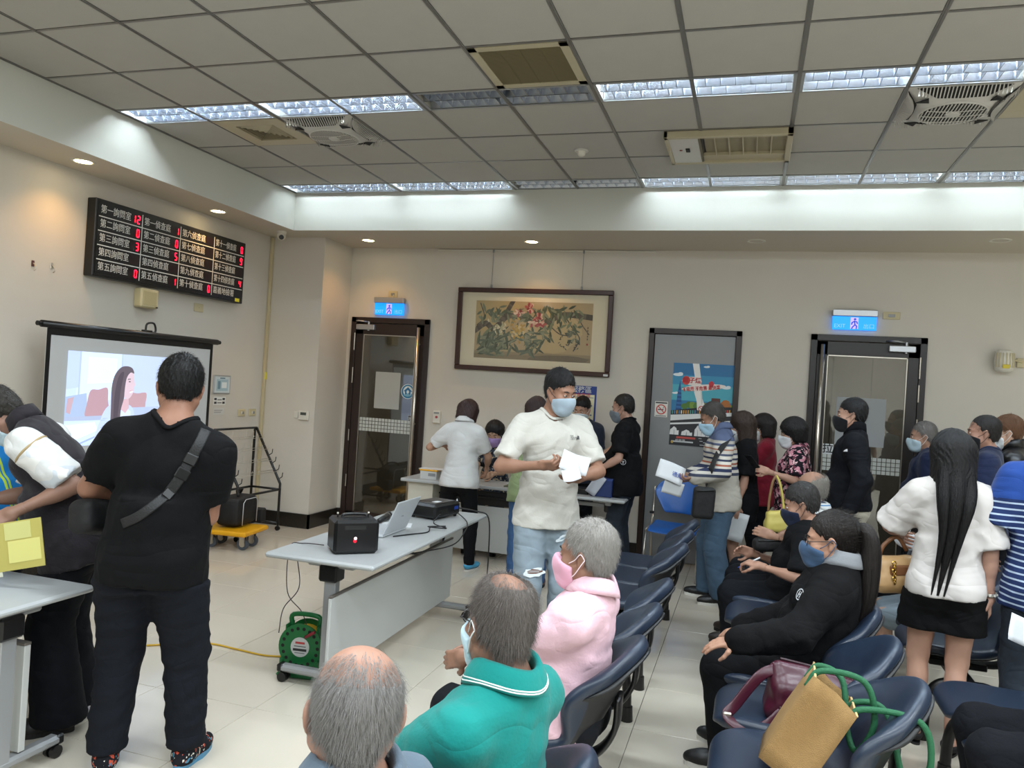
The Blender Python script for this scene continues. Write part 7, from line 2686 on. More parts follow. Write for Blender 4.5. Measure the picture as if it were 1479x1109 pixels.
# portable speaker
pa, pb = onZ(481, 802, TZ), onZ(546, 800, TZ)
ang = math.atan2(pb[1]-pa[1], pb[0]-pa[0])
t = empty('portable_speaker', (pa[0], pa[1], TZ), ang, 'black portable PA speaker with carry handle on the long table', 'speaker')
w, d, h = 0.245, 0.19, 0.185
m = MB()
m.prism([(0, 0), (w, 0), (w-0.012, 0.02+d), (0.03, 0.02+d)], 0.004, h-0.012)
b = MB().box((0, 0, 0.003), (w, d, h), 0, 0.016).build('cabinet', M_BPLAST, t)
MB().prism([(0.055, -0.002), (0.17, -0.002), (0.10, 0.01)], h-0.05, h-0.028).build('grip_recess', M_DARK, t)
MB().lathe([(0, 0.002), (0.006, 0.0015), (0.008, 0)], 12, 0, (np.array([[1, 0, 0], [0, 0, -1], [0, 1, 0]], float), (0.115, -0.001, 0.088))).build('power_light', mat('led_white_red', '#ffdfe6', 0.3, emit='#ff8a96', estr=4.0), t)
MB().lathe([(0, 0.002), (0.008, 0.0015), (0.010, 0)], 12, 0, (np.array([[1, 0, 0], [0, 0, -1], [0, 1, 0]], float), (0.113, -0.001, 0.074))).build('red_light', mat('led_red', '#a01828', 0.3, emit='#c01028', estr=1.0), t)
hm = MB().tube(smooth_path([(0.06, d*0.5, h), (0.07, d*0.5, h+0.018), (0.18, d*0.5, h+0.018), (0.19, d*0.5, h)], 5), 0.009, 8)
hm.box((0.05, d*0.5-0.02, h-0.002), (0.20, d*0.5+0.02, h+0.006), 0, 0.002)
hm.build('carry_handle', M_BPLAST, t)
for x in (0.035, 0.205):
    MB().cyl((x, d*0.6, h-0.004), (x, d*0.6, h+0.02), 0.005, n=10).lathe([(0, 0.028), (0.006, 0.026), (0.006, 0.018)], 10, 1, (np.eye(3), (x, d*0.6, h))).build('knob', [M_BPLAST, M_STEEL], t)

# laptop, seen from the back of its lid
pa, pb = onZ(555, 775, TZ), onZ(590, 765, TZ)
t = empty('laptop', (-2.06, 4.40, TZ), rad(90), 'open silver laptop seen from the back of its lid', 'laptop')
M_LAP = mat('laptop_silver', '#c3c8cc', 0.4, metal=0.2)
MB().box((-0.165, 0.0, 0.002), (0.165, 0.235, 0.018), 0, 0.004).build('keyboard_base', M_LAP, t)
a = rad(24)
Ml = np.array([[1, 0, 0], [0, math.cos(a), -math.sin(a)], [0, math.sin(a), math.cos(a)]])
MB().box((-0.165, -0.004, 0.0), (0.165, 0.004, 0.225), 0, 0.003, (Ml, (0, 0.0, 0.018))).build('lid', M_LAP, t)
MB().box((-0.155, 0.0042, 0.012), (0.155, 0.005, 0.215), 0, 0, (Ml, (0, 0.0, 0.018))).build('display', mat('laptop_screen', '#222233', 0.3, emit='#5f7fa8', estr=0.5), t)
lf = (np.stack([(-1, 0, 0), Ml @ np.array([0, 0, 1.0]), Ml @ np.array([0, -1.0, 0])], 1), np.array([0, 0, 0.018])+Ml @ np.array([0, -0.0043, 0.11]))
print_sheet('lid_mark', [('#8f959b', blob(0, 0, 0.022, 0.005, 12, 0.15, 0.2)), ('#a4aab0', blob(0.004, 0.001, 0.010, 0.002, 8, 0.15, 0.2))], lf, M_PRINT, t)

# projector
t = empty('projector', (-2.10, 5.13, TZ), rad(78), 'black projector with cables on the far end of the long table', 'projector')
MB().box((-0.16, -0.115, 0.012), (0.16, 0.115, 0.108), 0, 0.016).build('case', M_BPLAST, t)
MB().box((-0.13, -0.09, 0.1075), (0.13, 0.09, 0.112), 0, 0.002).build('top_panel', mat('projector_top', '#1b1b1d', 0.3), t)
MB().box((-0.07, -0.06, 0.1115), (0.0, -0.02, 0.1135)).build('label_sticker', M_PAPER, t)
MB().box((0.08, -0.1165, 0.055), (0.13, -0.1145, 0.078)).build('blue_port', mat('vga_blue', '#1f3f9a', 0.4), t)
m = MB()
for k in range(7):
    m.box((-0.14+k*0.02, -0.1165, 0.03), (-0.128+k*0.02, -0.1145, 0.07))
tag(m.build('vents', M_DARK, t), kind='stuff')
MB().cyl((0.06, 0.112, 0.055), (0.06, 0.135, 0.055), 0.032, 0.03, 20).build('lens', mat('lens_glass', '#1a2028', 0.1), t)
for x in (-0.13, 0.13):
    for y in (-0.09, 0.09):
        MB().cyl((x, y, 0.0), (x, y, 0.014), 0.012, n=10).build('foot', M_BPLAST, t)

# wireless microphones, papers, glue bottle
for q, (x, y, an, lab, c) in enumerate(((-2.30, 4.74, 100, 'black wireless microphone lying behind the laptop, nearer the speaker', '#151517'), (-2.27, 4.92, 96, 'black wireless microphone with green ring lying by the projector', '#151517'))):
    t = empty('microphone', (x, y, TZ), rad(an), lab, 'microphone', 'microphones on the long table')
    MB().tube([(-0.12, 0, 0.024), (0.08, 0, 0.024)], [0.016, 0.021], 14).build('handle', M_BPLAST, t)
    MB().lathe([(0, 0.045), (0.018, 0.04), (0.026, 0.022), (0.024, 0.0), (0.021, -0.004)], 16, 0, (orient((1, 0, 0)), (0.08, 0, 0.026))).build('grille_head', mat('mic_mesh', '#2a2b2e', 0.4, metal=0.5), t)
    MB().cyl((0.068, 0, 0.024), (0.078, 0, 0.0245), 0.0235, n=16).build('ring', mat('ring_green', '#2f9a5c', 0.4) if q else M_STEEL, t)
o = MB().box((-0.10, -0.07, 0), (0.10, 0.07, 0.006), 0, 0.001).build('notepad', M_PAPER, None, (-2.17, 4.66, TZ), (0, 0, rad(20)))
tag(o, 'small white notepad on the long table between laptop and projector', 'notepad')
p = onZ(659, 731, 0.725)
t = empty('glue_bottle', (-2.02, 5.36, TZ), 0, 'small white glue bottle with pointed cap behind the projector', 'bottle')
MB().lathe([(0, 0), (0.017, 0.0), (0.018, 0.004), (0.018, 0.055), (0.012, 0.066), (0.008, 0.068)], 18).build('body', M_WPLAST, t)
MB().lathe([(0.009, 0.066), (0.009, 0.074), (0.0025, 0.105), (0, 0.106)], 14).build('cap', M_PAPER, t)


def cable(name, pts, r, m, label, cat='cable'):
    o = MB().tube(smooth_path(pts, 7), r, 6).build(name, m)
    return tag(o, label, cat)


M_CAB = mat('black_cable', '#0e0e0f', 0.5)
z = TZ+0.005
cable('cable', [(-2.02, 4.30, z), (-1.96, 4.42, z), (-1.90, 4.55, z), (-1.95, 4.72, z), (-1.88, 4.80, z), (-1.93, 4.62, z+0.02), (-1.85, 4.74, z), (-1.99, 4.86, z), (-2.0, 5.0, TZ+0.05)], 0.004, M_CAB, 'tangled black cable beside the laptop on the long table')
cable('power_cable', [(-1.985, 5.20, TZ+0.05), (-1.88, 5.12, TZ+0.02), (-1.80, 5.0, TZ+0.004), (-1.775, 4.9, TZ-0.03), (-1.80, 4.75, TZ-0.10), (-1.95, 4.55, TZ-0.13), (-2.05, 4.3, TZ-0.12)], 0.004, M_CAB, 'black cable running from the projector over the table edge')
cable('power_cable', [(-1.985, 5.30, TZ+0.05), (-1.86, 5.36, TZ+0.03), (-1.78, 5.40, TZ-0.02), (-1.77, 5.42, 0.45), (-1.80, 5.50, 0.2), (-1.86, 5.65, 0.008), (-1.62, 5.75, 0.008), (-1.52, 5.9, 0.008), (-1.66, 6.05, 0.008), (-1.80, 6.0, 0.008)], 0.005, M_CAB, 'black projector cable hanging from the far table end to the floor')
cable('power_cable', [(-2.20, 3.80, TZ+0.02), (-2.36, 3.84, TZ+0.004), (-2.44, 3.84, TZ-0.03), (-2.45, 3.86, 0.45), (-2.36, 3.88, 0.34), (-2.32, 3.90, 0.22)], 0.003, mat('grey_cable', '#4a4446', 0.5), 'thin dark cable hanging from the speaker to the green reel')
cable('power_cable', [(-2.33, 3.75, TZ-0.06), (-2.34, 3.80, 0.5), (-2.45, 3.83, 0.36), (-2.47, 3.83, 0.22)], 0.003, mat('grey_cable', '#4a4446', 0.5), 'second thin cable hanging beside the near table leg')
a_ = [onZ(*q, 0.006) for q in ((120, 937), (210, 932), (296, 929), (340, 937), (380, 946), (420, 950))]
cable('extension_cord', [a_[0], a_[1], a_[2], a_[3], a_[4], a_[5], (-2.35, 3.93, 0.006)], 0.006, mat('yellow_cable', '#c9a02c', 0.5), 'yellow extension cord lying across the tiles to the green reel', 'cord')

# green cable reel
M_GRN = mat('reel_green', '#0f6a35', 0.4)
p = onZ(441, 972, 0)
t = empty('cable_reel', (-2.33, 3.88, 0), rad(8), 'green cable reel with round label standing by the near table leg', 'cable reel')
MB().box((-0.12, -0.10, 0), (0.12, 0.10, 0.025), 0, 0.01).box((-0.115, -0.075, 0.02), (-0.09, 0.075, 0.10), 0, 0.008).box((0.09, -0.075, 0.02), (0.115, 0.075, 0.10), 0, 0.008).build('base', M_GRN, t)
cz = 0.165
Rr_ = np.array([[1, 0, 0], [0, 0, -1], [0, 1, 0]], float)
for y in (-0.055, 0.055):
    MB().cyl((0, y-0.006, cz), (0, y+0.006, cz), 0.128, n=36).build('disc', M_GRN, t)
MB().cyl((0, -0.05, cz), (0, 0.05, cz), 0.10, n=28).build('cable_winding', mat('yellow_cable', '#c9a02c', 0.5), t)
m = MB()
for k in range(18):
    a = 2*math.pi*k/18
    m.lathe([(0, 0), (0.010, 0)], 12, 0, (Rr_, (0.103*math.cos(a), -0.0618, cz+0.103*math.sin(a))))
tag(m.build('holes', M_DARK, t), kind='stuff')
MB().cyl((0, -0.0635, cz), (0, -0.0612, cz), 0.055, n=28).build('round_label', mat('label_grey', '#c9cbc9', 0.5), t)
lf = (np.stack([(1, 0, 0), (0, 0, 1), (0, -1, 0)], 1).astype(float), np.array([0, -0.064, cz]))
po = [('#b8403f', rect(-0.028, 0.018, 0.028, 0.03)), ('#55585a', rect(-0.035, 0.002, 0.035, 0.007)), ('#2b2d2e', rect(-0.04, -0.022, 0.04, -0.008)), ('#7b7e80', rect(-0.03, -0.035, 0.03, -0.03))]
print_sheet('label_print', po, lf, M_PRINT, t)
MB().tube(smooth_path([(-0.08, 0, 0.26), (-0.075, 0, 0.325), (0.075, 0, 0.325), (0.08, 0, 0.26)], 5), 0.014, 10).box((-0.10, -0.05, 0.10), (-0.085, 0.05, 0.28), 0, 0.006).box((0.085, -0.05, 0.10), (0.10, 0.05, 0.28), 0, 0.006).build('carry_frame', M_GRN, t)
MB().tube([(0.03, -0.065, 0.225), (0.09, -0.085, 0.265)], 0.009, 8).build('crank', mat('crank_red', '#8f2530', 0.4), t)

# basket on the side table, papers and box at the desk
t = empty('basket', (-2.93, 7.0, 0.7455), 0, 'white basket with yellow rim on the side table', 'basket')
MB().prism([(-0.085, -0.06), (0.085, -0.06), (0.085, 0.06), (-0.085, 0.06)], 0.0, 0.085).build('tray', mat('basket_white', '#c9cac8', 0.6), t)
MB().box((-0.095, -0.068, 0.078), (0.095, 0.068, 0.092), 0, 0.004).build('rim', M_YEL, t)
MB().box((0.0, -0.062, 0.03), (0.075, -0.0605, 0.06)).build('label', mat('basket_label', '#8b8d90', 0.6), t)
o = MB().box((-0.12, -0.05, 0), (0.14, 0.10, 0.004), 0, 0.001).build('paper_sheet', M_PAPER, None, (-2.92, 7.0, 0.8385), (0, 0.0, rad(6)))
tag(o, 'white paper sheet lying on the yellow-rimmed basket', 'paper')
t = empty('storage_box', (-1.26, 7.2, 0.7255), 0, 'dark blue box on the counter table before the balding man', 'box')
MB().box((-0.10, -0.12, 0.001), (0.10, 0.12, 0.17), 0, 0.006).build('body', mat('box_navy', '#152a5c', 0.45), t)
MB().box((-0.102, -0.122, 0.15), (0.102, 0.122, 0.172), 0, 0.004).build('lid', mat('box_navy2', '#1d3570', 0.45), t)
o = MB().box((-0.16, -0.10, 0), (0.16, 0.10, 0.012), 0, 0.003).build('document_tray', mat('tray_olive', '#565a46', 0.6), None, (-2.05, 7.2, 0.7255))
tag(o, 'dark flat document tray on the reception desk', 'tray')
o = MB().box((-0.13, -0.09, 0), (0.13, 0.09, 0.05), 0, 0.008).build('card_printer', M_BPLAST, None, (-1.52, 7.22, 0.7255))
tag(o, 'black box on the counter table beside the dark blue box', 'box')


# ------------------------------------------------------------------ things people hold
def sheet(name, c, u, v, w, h, label, m=None, fold=0.0, cat='paper', group=None, th=0.0012):
    """a sheet of paper, creased once along its width"""
    u, v = np.asarray(u, float), np.asarray(v, float)
    u /= np.linalg.norm(u)
    v = v-u*(u @ v)
    v /= np.linalg.norm(v)
    n = np.cross(u, v)
    G = []
    for a in np.linspace(-0.5, 0.5, 7):
        G.append([np.asarray(c)+u*a*w+v*b*h+n*(fold*(abs(a)*2)**1.5+0.008*math.sin(3*b+a)) for b in np.linspace(-0.5, 0.5, 6)])
    o = MB().grid(G).build(name, m or M_PAPER)
    solidify(o, th)
    return tag(o, label, cat, group)


def hand(k, sd, f=0.09, up=0.0, out=0.0):
    """a point in the palm of a person's hand, in the hall's coordinates"""
    P = PE[k]
    M, o_ = P.HF[sd]
    return P.wor(o_+M @ np.array([out, 0.02+up, f]))


def hdir(k, sd, col):
    P = PE[k]
    return P.R @ P.HF[sd][0][:, col]


cr, cu_ = R3, U3
c = hand('white', 'r', 0.13)
sheet('paper_sheet', c+R3*0.070+U3*-0.01-F2*0.0, R3*1.0-U3*0.35, U3+F2*0.5, 0.16, 0.11, 'folded white form held out by the white T-shirt man', fold=0.02)
c = hand('white', 'l', 0.10)
sheet('paper_sheet', c+U3*0.035-F2*0.03, R3+U3*0.2, U3*0.6+F2*0.8, 0.10, 0.14, 'white card in the far hand of the white T-shirt man', fold=0.01)
c = hand('counter', 'l', 0.12)
sheet('paper_sheet', c+U3*0.03-R3*0.02, R3*0.8+F2*0.4, U3*0.5+F2*0.5, 0.14, 0.10, 'white slip passed by the balding man in black', fold=0.01)
sheet('paper_sheet', c-U3*0.08+R3*0.11, R3*0.7-U3*0.5, U3+R3*0.5, 0.10, 0.20, 'grey sheet hanging from the balding man\'s hands over the blue box', mat('grey_paper', '#a9abb2', 0.8), fold=0.02)
c = hand('striped', 'l', 0.11)
o = sheet('paper_sheet', c-R3*0.07+U3*0.055, R3-U3*0.42, U3+R3*0.25+F2*0.6, 0.22, 0.155, 'white sheet with blue print held up by the striped-shirt man', fold=-0.012)
uu = (R3-U3*0.42)/np.linalg.norm(R3-U3*0.42)
vv = U3+R3*0.25+F2*0.6
vv = vv-uu*(uu @ vv)
vv /= np.linalg.norm(vv)
text('printed_lettering', '通知書', 0.045, (np.stack([uu, vv, np.cross(uu, vv)], 1), c-R3*0.005+U3*0.012+np.cross(uu, vv)*0.012), mat('print_blue', '#2a4a9c', 0.6), o, 'CENTER')
sheet('paper_sheet', c-R3*0.06-U3*0.075, R3-U3*0.30, U3+R3*0.3, 0.16, 0.11, 'thin white sheet drooping below the striped-shirt man\'s hand', mat('thin_paper', '#c6c8c8', 0.8), fold=0.01)
c = hand('blackdress', 'l', 0.12)
sheet('paper_sheet', c-U3*0.06, R3-U3*0.28, U3-R3*0.15, 0.20, 0.25, 'white folded papers hanging in the black-clad woman\'s hand', fold=0.02, th=0.004)
c = hand('floral', 'l', 0.10)
o = MB().box((-0.036, -0.075, -0.004), (0.036, 0.075, 0.004), 0, 0.003, (np.stack([R3*0.6-F2*0.8, U3*0.8-R3*0.6, np.cross(R3*0.6-F2*0.8, U3*0.8-R3*0.6)], 1), c+U3*0.05-R3*0.03)).build('smartphone', mat('phone_black', '#15161a', 0.2))
tag(o, 'dark smartphone in the floral-bloused woman\'s hands', 'phone')
c = hand('pen', 'l', 0.075)
t = empty('pen', tuple(c+U3*0.01), 0, 'white and blue pen in the seated black T-shirt man\'s fingers', 'pen')
dv = (R3*0.95+U3*0.42)/np.linalg.norm(R3*0.95+U3*0.42)
MB().cyl(-dv*0.02, dv*0.085, 0.005, n=10).build('barrel', M_PAPER, t)
MB().cyl(-dv*0.065, -dv*0.02, 0.0015, 0.005, 10).build('tip', mat('pen_blue', '#2448a8', 0.4), t)
# yellow folder held by the bending man
c = hand('vest', 'l', 0.07)
t = empty('document_folder', tuple(c), 0, 'translucent yellow document folder hanging from the bending man\'s hand', 'folder')
u = (R3-U3*-0.16)/np.linalg.norm(R3-U3*-0.16)
v = (U3-R3*0.28+F2*0.1)
v = v-u*(u @ v)
v /= np.linalg.norm(v)
nn = np.cross(u, v)
M3 = np.stack([u, v, nn], 1)
off = R3*0.125-U3*0.085-F2*0.05
MB().box((-0.105, -0.10, -0.003), (0.105, 0.10, 0.003), 0, 0.001, (M3, off)).build('cover', mat('folder_yellow', '#b5ab5c', 0.35, var=0.05), t)
MB().box((-0.04, -0.07, 0.0032), (0.095, 0.02, 0.005), 0, 0, (M3, off)).build('inner_sheet', mat('folder_paper', '#d3cd7c', 0.5), t)
MB().box((-0.05, 0.025, 0.0032), (0.06, 0.095, 0.0045), 0, 0, (M3, off)).build('inner_sheet', mat('folder_paper2', '#c6c47e', 0.5), t)
MB().box((-0.095, -0.12, -0.002), (-0.075, -0.095, 0.002), 0, 0.001, (M3, off)).build('zip_tab', mat('folder_tab', '#c9c9b4', 0.5), t)


# ------------------------------------------------------------------ bags, straps and emblems laid on the clothes
from mathutils.bvhtree import BVHTree
_trees = {}


def tree_of(P, which='top'):
    k = (id(P), which)
    if k not in _trees:
        ob = P.top if which == 'top' else which
        me = ob.data
        vs = [tuple(P.wor(np.array(v.co))) for v in me.vertices]
        _trees[k] = BVHTree.FromPolygons(vs, [tuple(p.vertices) for p in me.polygons])
    return _trees[k]


def on_cloth(k, px, py, lift=0.004):
    """the point of a person's top seen at a pixel: (point, outward normal)"""
    T = tree_of(PE[k])
    d = ray(px, py)
    d = d/np.linalg.norm(d)
    p, n, _, _ = T.ray_cast(Vector(CAM), Vector(d))
    if p is None:
        p, n, _, _ = T.find_nearest(Vector(at(px, py, (PE[k].wor(PE[k].chest)-CAM) @ F2-0.1)))
    p, n = np.array(p), np.array(n)
    if n @ d > 0:
        n = -n
    return p+n*lift, n


def cloth_frame(k, px, py, lift=0.005, upv=None):
    p, n = on_cloth(k, px, py, lift)
    u = np.array([0, 0, 1.0]) if upv is None else np.asarray(upv, float)
    v = u-n*(u @ n)
    v /= np.linalg.norm(v)
    return np.stack([np.cross(v, n), v, n], 1), p


def strap_on(k, pix, name, hw, m, parent, base, lift=0.006, sub=5):
    P3, N3 = [], []
    for q in pix:
        p, n = on_cloth(k, q[0], q[1], lift)
        P3.append(p)
        N3.append(n)
    pts = smooth_path(P3, sub)
    nn = np.mean(N3, 0)
    return MB().tube([p-base for p in pts], 0.01, 8, flat=(nn, hw, 0.0025)).build(name, m, parent)


def sdf_obj(name, prims, h, m, parent=None, M=np.eye(3), o=np.zeros(3), folds=0.0, seed=1, cuts=(), subs=(), wave=0.1):
    lo, hi = box_of([p for p, _ in prims], 0.03)
    f = Fld(lo, hi, h)
    for p, k in prims:
        f.add(p, k)
    f.folds(folds, seed, 1, 1, wave)
    for p, k in subs:
        f.sub(p, k)
    for p, n in cuts:
        f.cut(p, n)
    v, q = f.skin()
    return put(name, [(v @ M.T+o, q)], m, parent)


# heavy man's sling bag
M_STRAP = mat('dark_webbing', '#0c0c0e', 0.6, bump=0.3, bscale=150)
b0 = on_cloth('big', 250, 700)[0]
t = empty('sling_bag', tuple(b0), 0, 'black sling bag with buckled strap across the heavy man\'s back', 'bag')
strap_on('big', [(297, 622), (288, 642), (272, 668), (258, 692), (244, 712)], 'strap', 0.022, M_STRAP, t, b0)
strap_on('big', [(244, 712), (222, 730), (200, 746), (178, 756)], 'lower_strap', 0.020, M_STRAP, t, b0)
for q, nm in (((276, 663), 'buckle'), ((263, 684), 'slider'), ((245, 711), 'hook')):
    p, n = on_cloth('big', *q, 0.010)
    d = on_cloth('big', q[0]-8, q[1]+12, 0.010)[0]-p
    d /= np.linalg.norm(d)
    sd = np.cross(n, d)
    MB().box((-0.026, -0.022, -0.005), (0.026, 0.022, 0.006), 0, 0.004, (np.stack([sd, d, n], 1), p-b0)).build(nm, M_BPLAST, t)
P = PE['big']
q = P.wor(P.pel+np.array([-0.27, 0.12, 0.10]))
sdf_obj('pouch', [(rbox((0, 0, 0), (0.06, 0.13, 0.075), np.eye(3), 0.045), 0.0)], 0.009, M_BAG, t, P.R @ rotm(20, 10, -12), q-b0, 0.004, 3)

# striped man's crossbody bag
b0 = on_cloth('striped', 1030, 700)[0]
t = empty('crossbody_bag', tuple(b0), 0, 'black crossbody bag on the striped-shirt man\'s hip', 'bag')
strap_on('striped', [(1062, 628), (1048, 640), (1036, 658), (1026, 680), (1020, 700)], 'strap', 0.026, M_STRAP, t, b0)
Mb = np.stack([R3, -F2, U3], 1)
q = at(1016, 726, 6.02)
sdf_obj('pouch', [(rbox((0, 0, 0), (0.085, 0.045, 0.125), rotm(0, 0, 6), 0.03), 0.0)], 0.009, M_BAG, t, Mb, q-b0, 0.003, 3)
MB().tube([q-b0+R3*0.0-F2*0.05+U3*0.10-R3*0.06, q-b0-F2*0.05+U3*0.10+R3*0.07], 0.006, 6).build('zip', M_BPLAST, t)

# yellow handbag on the floral woman's forearm
M_YBAG = mat('yellow_leather', '#d2c268', 0.5, var=0.06, vscale=8)
q = at(1121, 750, 6.35)
t = empty('handbag', tuple(q), 0, 'pale yellow handbag hanging from the floral-bloused woman\'s arm', 'bag')
sdf_obj('body', [(rbox((0, 0, -0.01), (0.085, 0.045, 0.085), np.eye(3), 0.035), 0.02), (rbox((0, 0, -0.05), (0.095, 0.055, 0.05), np.eye(3), 0.03), 0.03)], 0.008, M_YBAG, t, Mb, np.zeros(3), 0.004, 9)
for sd in (-1, 1):
    hp = [R3*(sd*0.065)+U3*0.065, R3*(sd*0.055)+U3*0.17, R3*(sd*0.03)+U3*0.30, R3*0.0+U3*0.36]
    MB().tube(smooth_path(hp, 5), 0.011, 8).build('handle', M_YBAG if sd > 0 else mat('tan_strap', '#8a6a48', 0.5), t)

# tan handbag on the long-haired woman's arm
M_TAN = mat('tan_leather', '#a9875c', 0.45, var=0.12, vscale=10, bump=0.1, bscale=30)
M_TAND = mat('brown_leather', '#6e4526', 0.45)
M_GOLD = mat('gold_metal', '#c9a24a', 0.25, metal=1.0)
q = at(1296, 822, 4.10)
t = empty('handbag', tuple(q), 0, 'tan leather handbag with gold chain on the long-haired woman\'s arm', 'bag')
sdf_obj('body', [(rbox((0, 0, -0.02), (0.125, 0.06, 0.095), np.eye(3), 0.05), 0.02), (rbox((0, 0, -0.06), (0.135, 0.07, 0.06), np.eye(3), 0.045), 0.03)], 0.008, M_TAN, t, Mb, np.zeros(3), 0.006, 9)
MB().box((-0.07, 0.052, -0.02), (0.12, 0.072, 0.035), 0, 0.008, (Mb, np.zeros(3))).build('flap', M_TAND, t)
MB().tube(smooth_path([R3*-0.10+U3*0.06, R3*-0.07+U3*0.13, R3*0.0+U3*0.17, R3*0.05+U3*0.10], 5), 0.011, 8).build('handle', M_TAND, t)
for k in range(6):
    c = Mb @ np.array([-0.055+0.004*(k % 2), 0.078, 0.05-0.02*k])
    MB().lathe([(0.010+0.004*math.cos(a), 0.004*math.sin(a)) for a in np.linspace(0, 2*math.pi, 7)], 10, 0, (orient(Mb @ np.array([1 if k % 2 else 0.2, 1, 0.0])), c)).build('chain_link', M_GOLD, t)

# maroon handbag on the second-row seat
M_MAR = mat('maroon_leather', '#3f1222', 0.32, var=0.1, vscale=8, bump=0.12, bscale=30)
q = np.array([S2X+0.09, SEATY[0][1]-0.04, 0.452])
t = empty('handbag', tuple(q), 0, 'maroon leather handbag slumped on the navy seat', 'bag')
Mm = rotm(-82+96, 0, 0)
Mm = np.stack([np.array([0.97, 0.24, 0]), np.array([-0.24, 0.97, 0]), np.array([0, 0, 1.0])], 1) @ rotm(0, -14, 4)
sdf_obj('body', [(rbox((0.02, 0, 0.10), (0.20, 0.075, 0.10), np.eye(3), 0.06), 0.02), (cap((-0.14, 0.03, 0.20), (0.20, 0.03, 0.155), 0.030, 0.024), 0.05), (ell((0.0, -0.04, 0.06), (0.19, 0.07, 0.06)), 0.04)], 0.006, M_MAR, t, Mm, np.zeros(3), 0.009, 4, cuts=[((0, 0, 0.004), (0, 0, -1))], wave=0.13)
MB().tube([Mm @ np.array(p) for p in smooth_path([(-0.14, 0.045, 0.232), (0.0, 0.045, 0.215), (0.2, 0.045, 0.178)], 6)], 0.006, 6).build('zip', mat('maroon_zip', '#2a0e18', 0.4), t)
MB().tube([Mm @ np.array(p) for p in smooth_path([(-0.15, 0.02, 0.205), (-0.22, 0.0, 0.17), (-0.30, -0.04, 0.06), (-0.335, -0.07, 0.025), (-0.28, -0.11, 0.012), (-0.20, -0.11, 0.03), (-0.13, -0.08, 0.09)], 7)], 0.01, 8, flat=(Mm @ np.array([0.3, -0.6, 0.75]), 0.021, 0.005)).build('handle', M_MAR, t)
for p in ((-0.16, 0.02, 0.17), (-0.335, -0.07, 0.028), (-0.135, -0.075, 0.095)):
    MB().box((-0.016, -0.006, -0.012), (0.016, 0.006, 0.012), 0, 0.003, (Mm, Mm @ np.array(p))).build('buckle', M_STEEL, t)
lf = (np.stack([Mm @ np.array([0.25, -0.1, 0.95]), Mm @ np.array([-0.95, 0.1, 0.25]), Mm @ np.array([0, -1, 0.1])], 1), Mm @ np.array([0.05, -0.117, 0.09]))
em = MB()
for pl_ in ([(-0.055, -0.012), (-0.025, -0.012), (-0.025, 0.012), (-0.055, 0.012), (-0.055, -0.012)], [(-0.040, -0.012), (-0.040, 0.012)], [(-0.012, -0.008), (-0.012, 0.008), (0.0, -0.006), (0.006, 0.008)], [(0.02, 0.0), (0.028, 0.008), (0.036, 0.0), (0.028, -0.008), (0.02, 0.0)], [(0.044, 0.006), (0.052, 0.0), (0.046, -0.006), (0.056, -0.004)]):
    em.tube([lf[0] @ np.array([a_, b_, 0.001])+lf[1] for a_, b_ in pl_], 0.0018, 5)
em.build('metal_emblem', mat('pewter', '#6f6468', 0.3, metal=0.8), t)

# jute bag with green handles leaning on the seat back
M_JUTE = mat('jute', '#8f7044', 0.9, var=0.12, vscale=60, bump=0.5, bscale=350)
M_JUTEE = mat('jute_edge', '#c9ad7a', 0.9)
M_GHAN = mat('green_webbing', '#175a38', 0.7, bump=0.3, bscale=200)
a = rad(29)
hz_ = ray(1140, 1040)*np.array([1, 1, 0])
hz_ /= np.linalg.norm(hz_)
w3 = hz_*math.cos(rad(9))-np.array([0, 0, 1.0])*math.sin(rad(9))
r2 = np.array([hz_[1], -hz_[0], 0])
u2_ = np.cross(r2, w3)
v = u2_*math.cos(a)+r2*math.sin(a)
u = r2*math.cos(a)-u2_*math.sin(a)
q = at(1096, 1094, 2.46)
t = empty('tote_bag', tuple(q), 0, 'brown jute tote bag with green handles leaning on the nearest second-row seat', 'bag')
MJ = np.stack([u, v, w3], 1)      # u across the gusset, v up, w3 away along the length
gw, hh_, ln = 0.155, 0.315, 0.30
for nm, poly in (('gusset', [(0, 0, 0), (gw, 0, 0), (gw, hh_*0.93, 0.0), (gw*0.5, hh_*0.985, 0.03), (0, hh_, 0)]), ('gusset', [(0, 0, ln), (gw, 0, ln), (gw, hh_*0.93, ln), (gw*0.5, hh_*0.96, ln-0.05), (0, hh_, ln)])):
    mb = MB()
    n = len(poly)
    G = []
    for k in range(7):
        f_ = k/6
        row = []
        for x in np.linspace(0, 1, 7):
            top_ = np.array(poly[4])*(1-2*x)+np.array(poly[3])*2*x if x < 0.5 else np.array(poly[3])*(2-2*x)+np.array(poly[2])*(2*x-1)
            bot = np.array(poly[0])*(1-x)+np.array(poly[1])*x
            row.append(MJ @ (bot*(1-f_)+top_*f_+np.array([0, 0, (0.012 if poly[0][2] == 0 else -0.012)*math.sin(math.pi*f_)*math.sin(math.pi*x)])))
        G.append(row)
    solidify(mb.grid(G).build(nm, M_JUTE, t), 0.004)
for x, hv in ((0, 1.0), (gw, 0.93)):
    G = [[MJ @ np.array([x+(0.014 if x else -0.012)*math.sin(math.pi*b)*math.sin(math.pi*c), hh_*hv*b, ln*c]) for c in np.linspace(0, 1, 7)] for b in np.linspace(0, 1, 7)]
    solidify(MB().grid(G).build('side_panel', M_JUTE, t), 0.004)
    MB().tube([MJ @ np.array([x, hh_*hv, ln*c]) for c in np.linspace(0, 1, 6)], 0.004, 6).build('hem', M_JUTEE, t)
MB().box((0, 0, 0), (gw, 0.006, ln), 0, 0.002, (MJ, np.zeros(3))).build('bottom', M_JUTE, t)
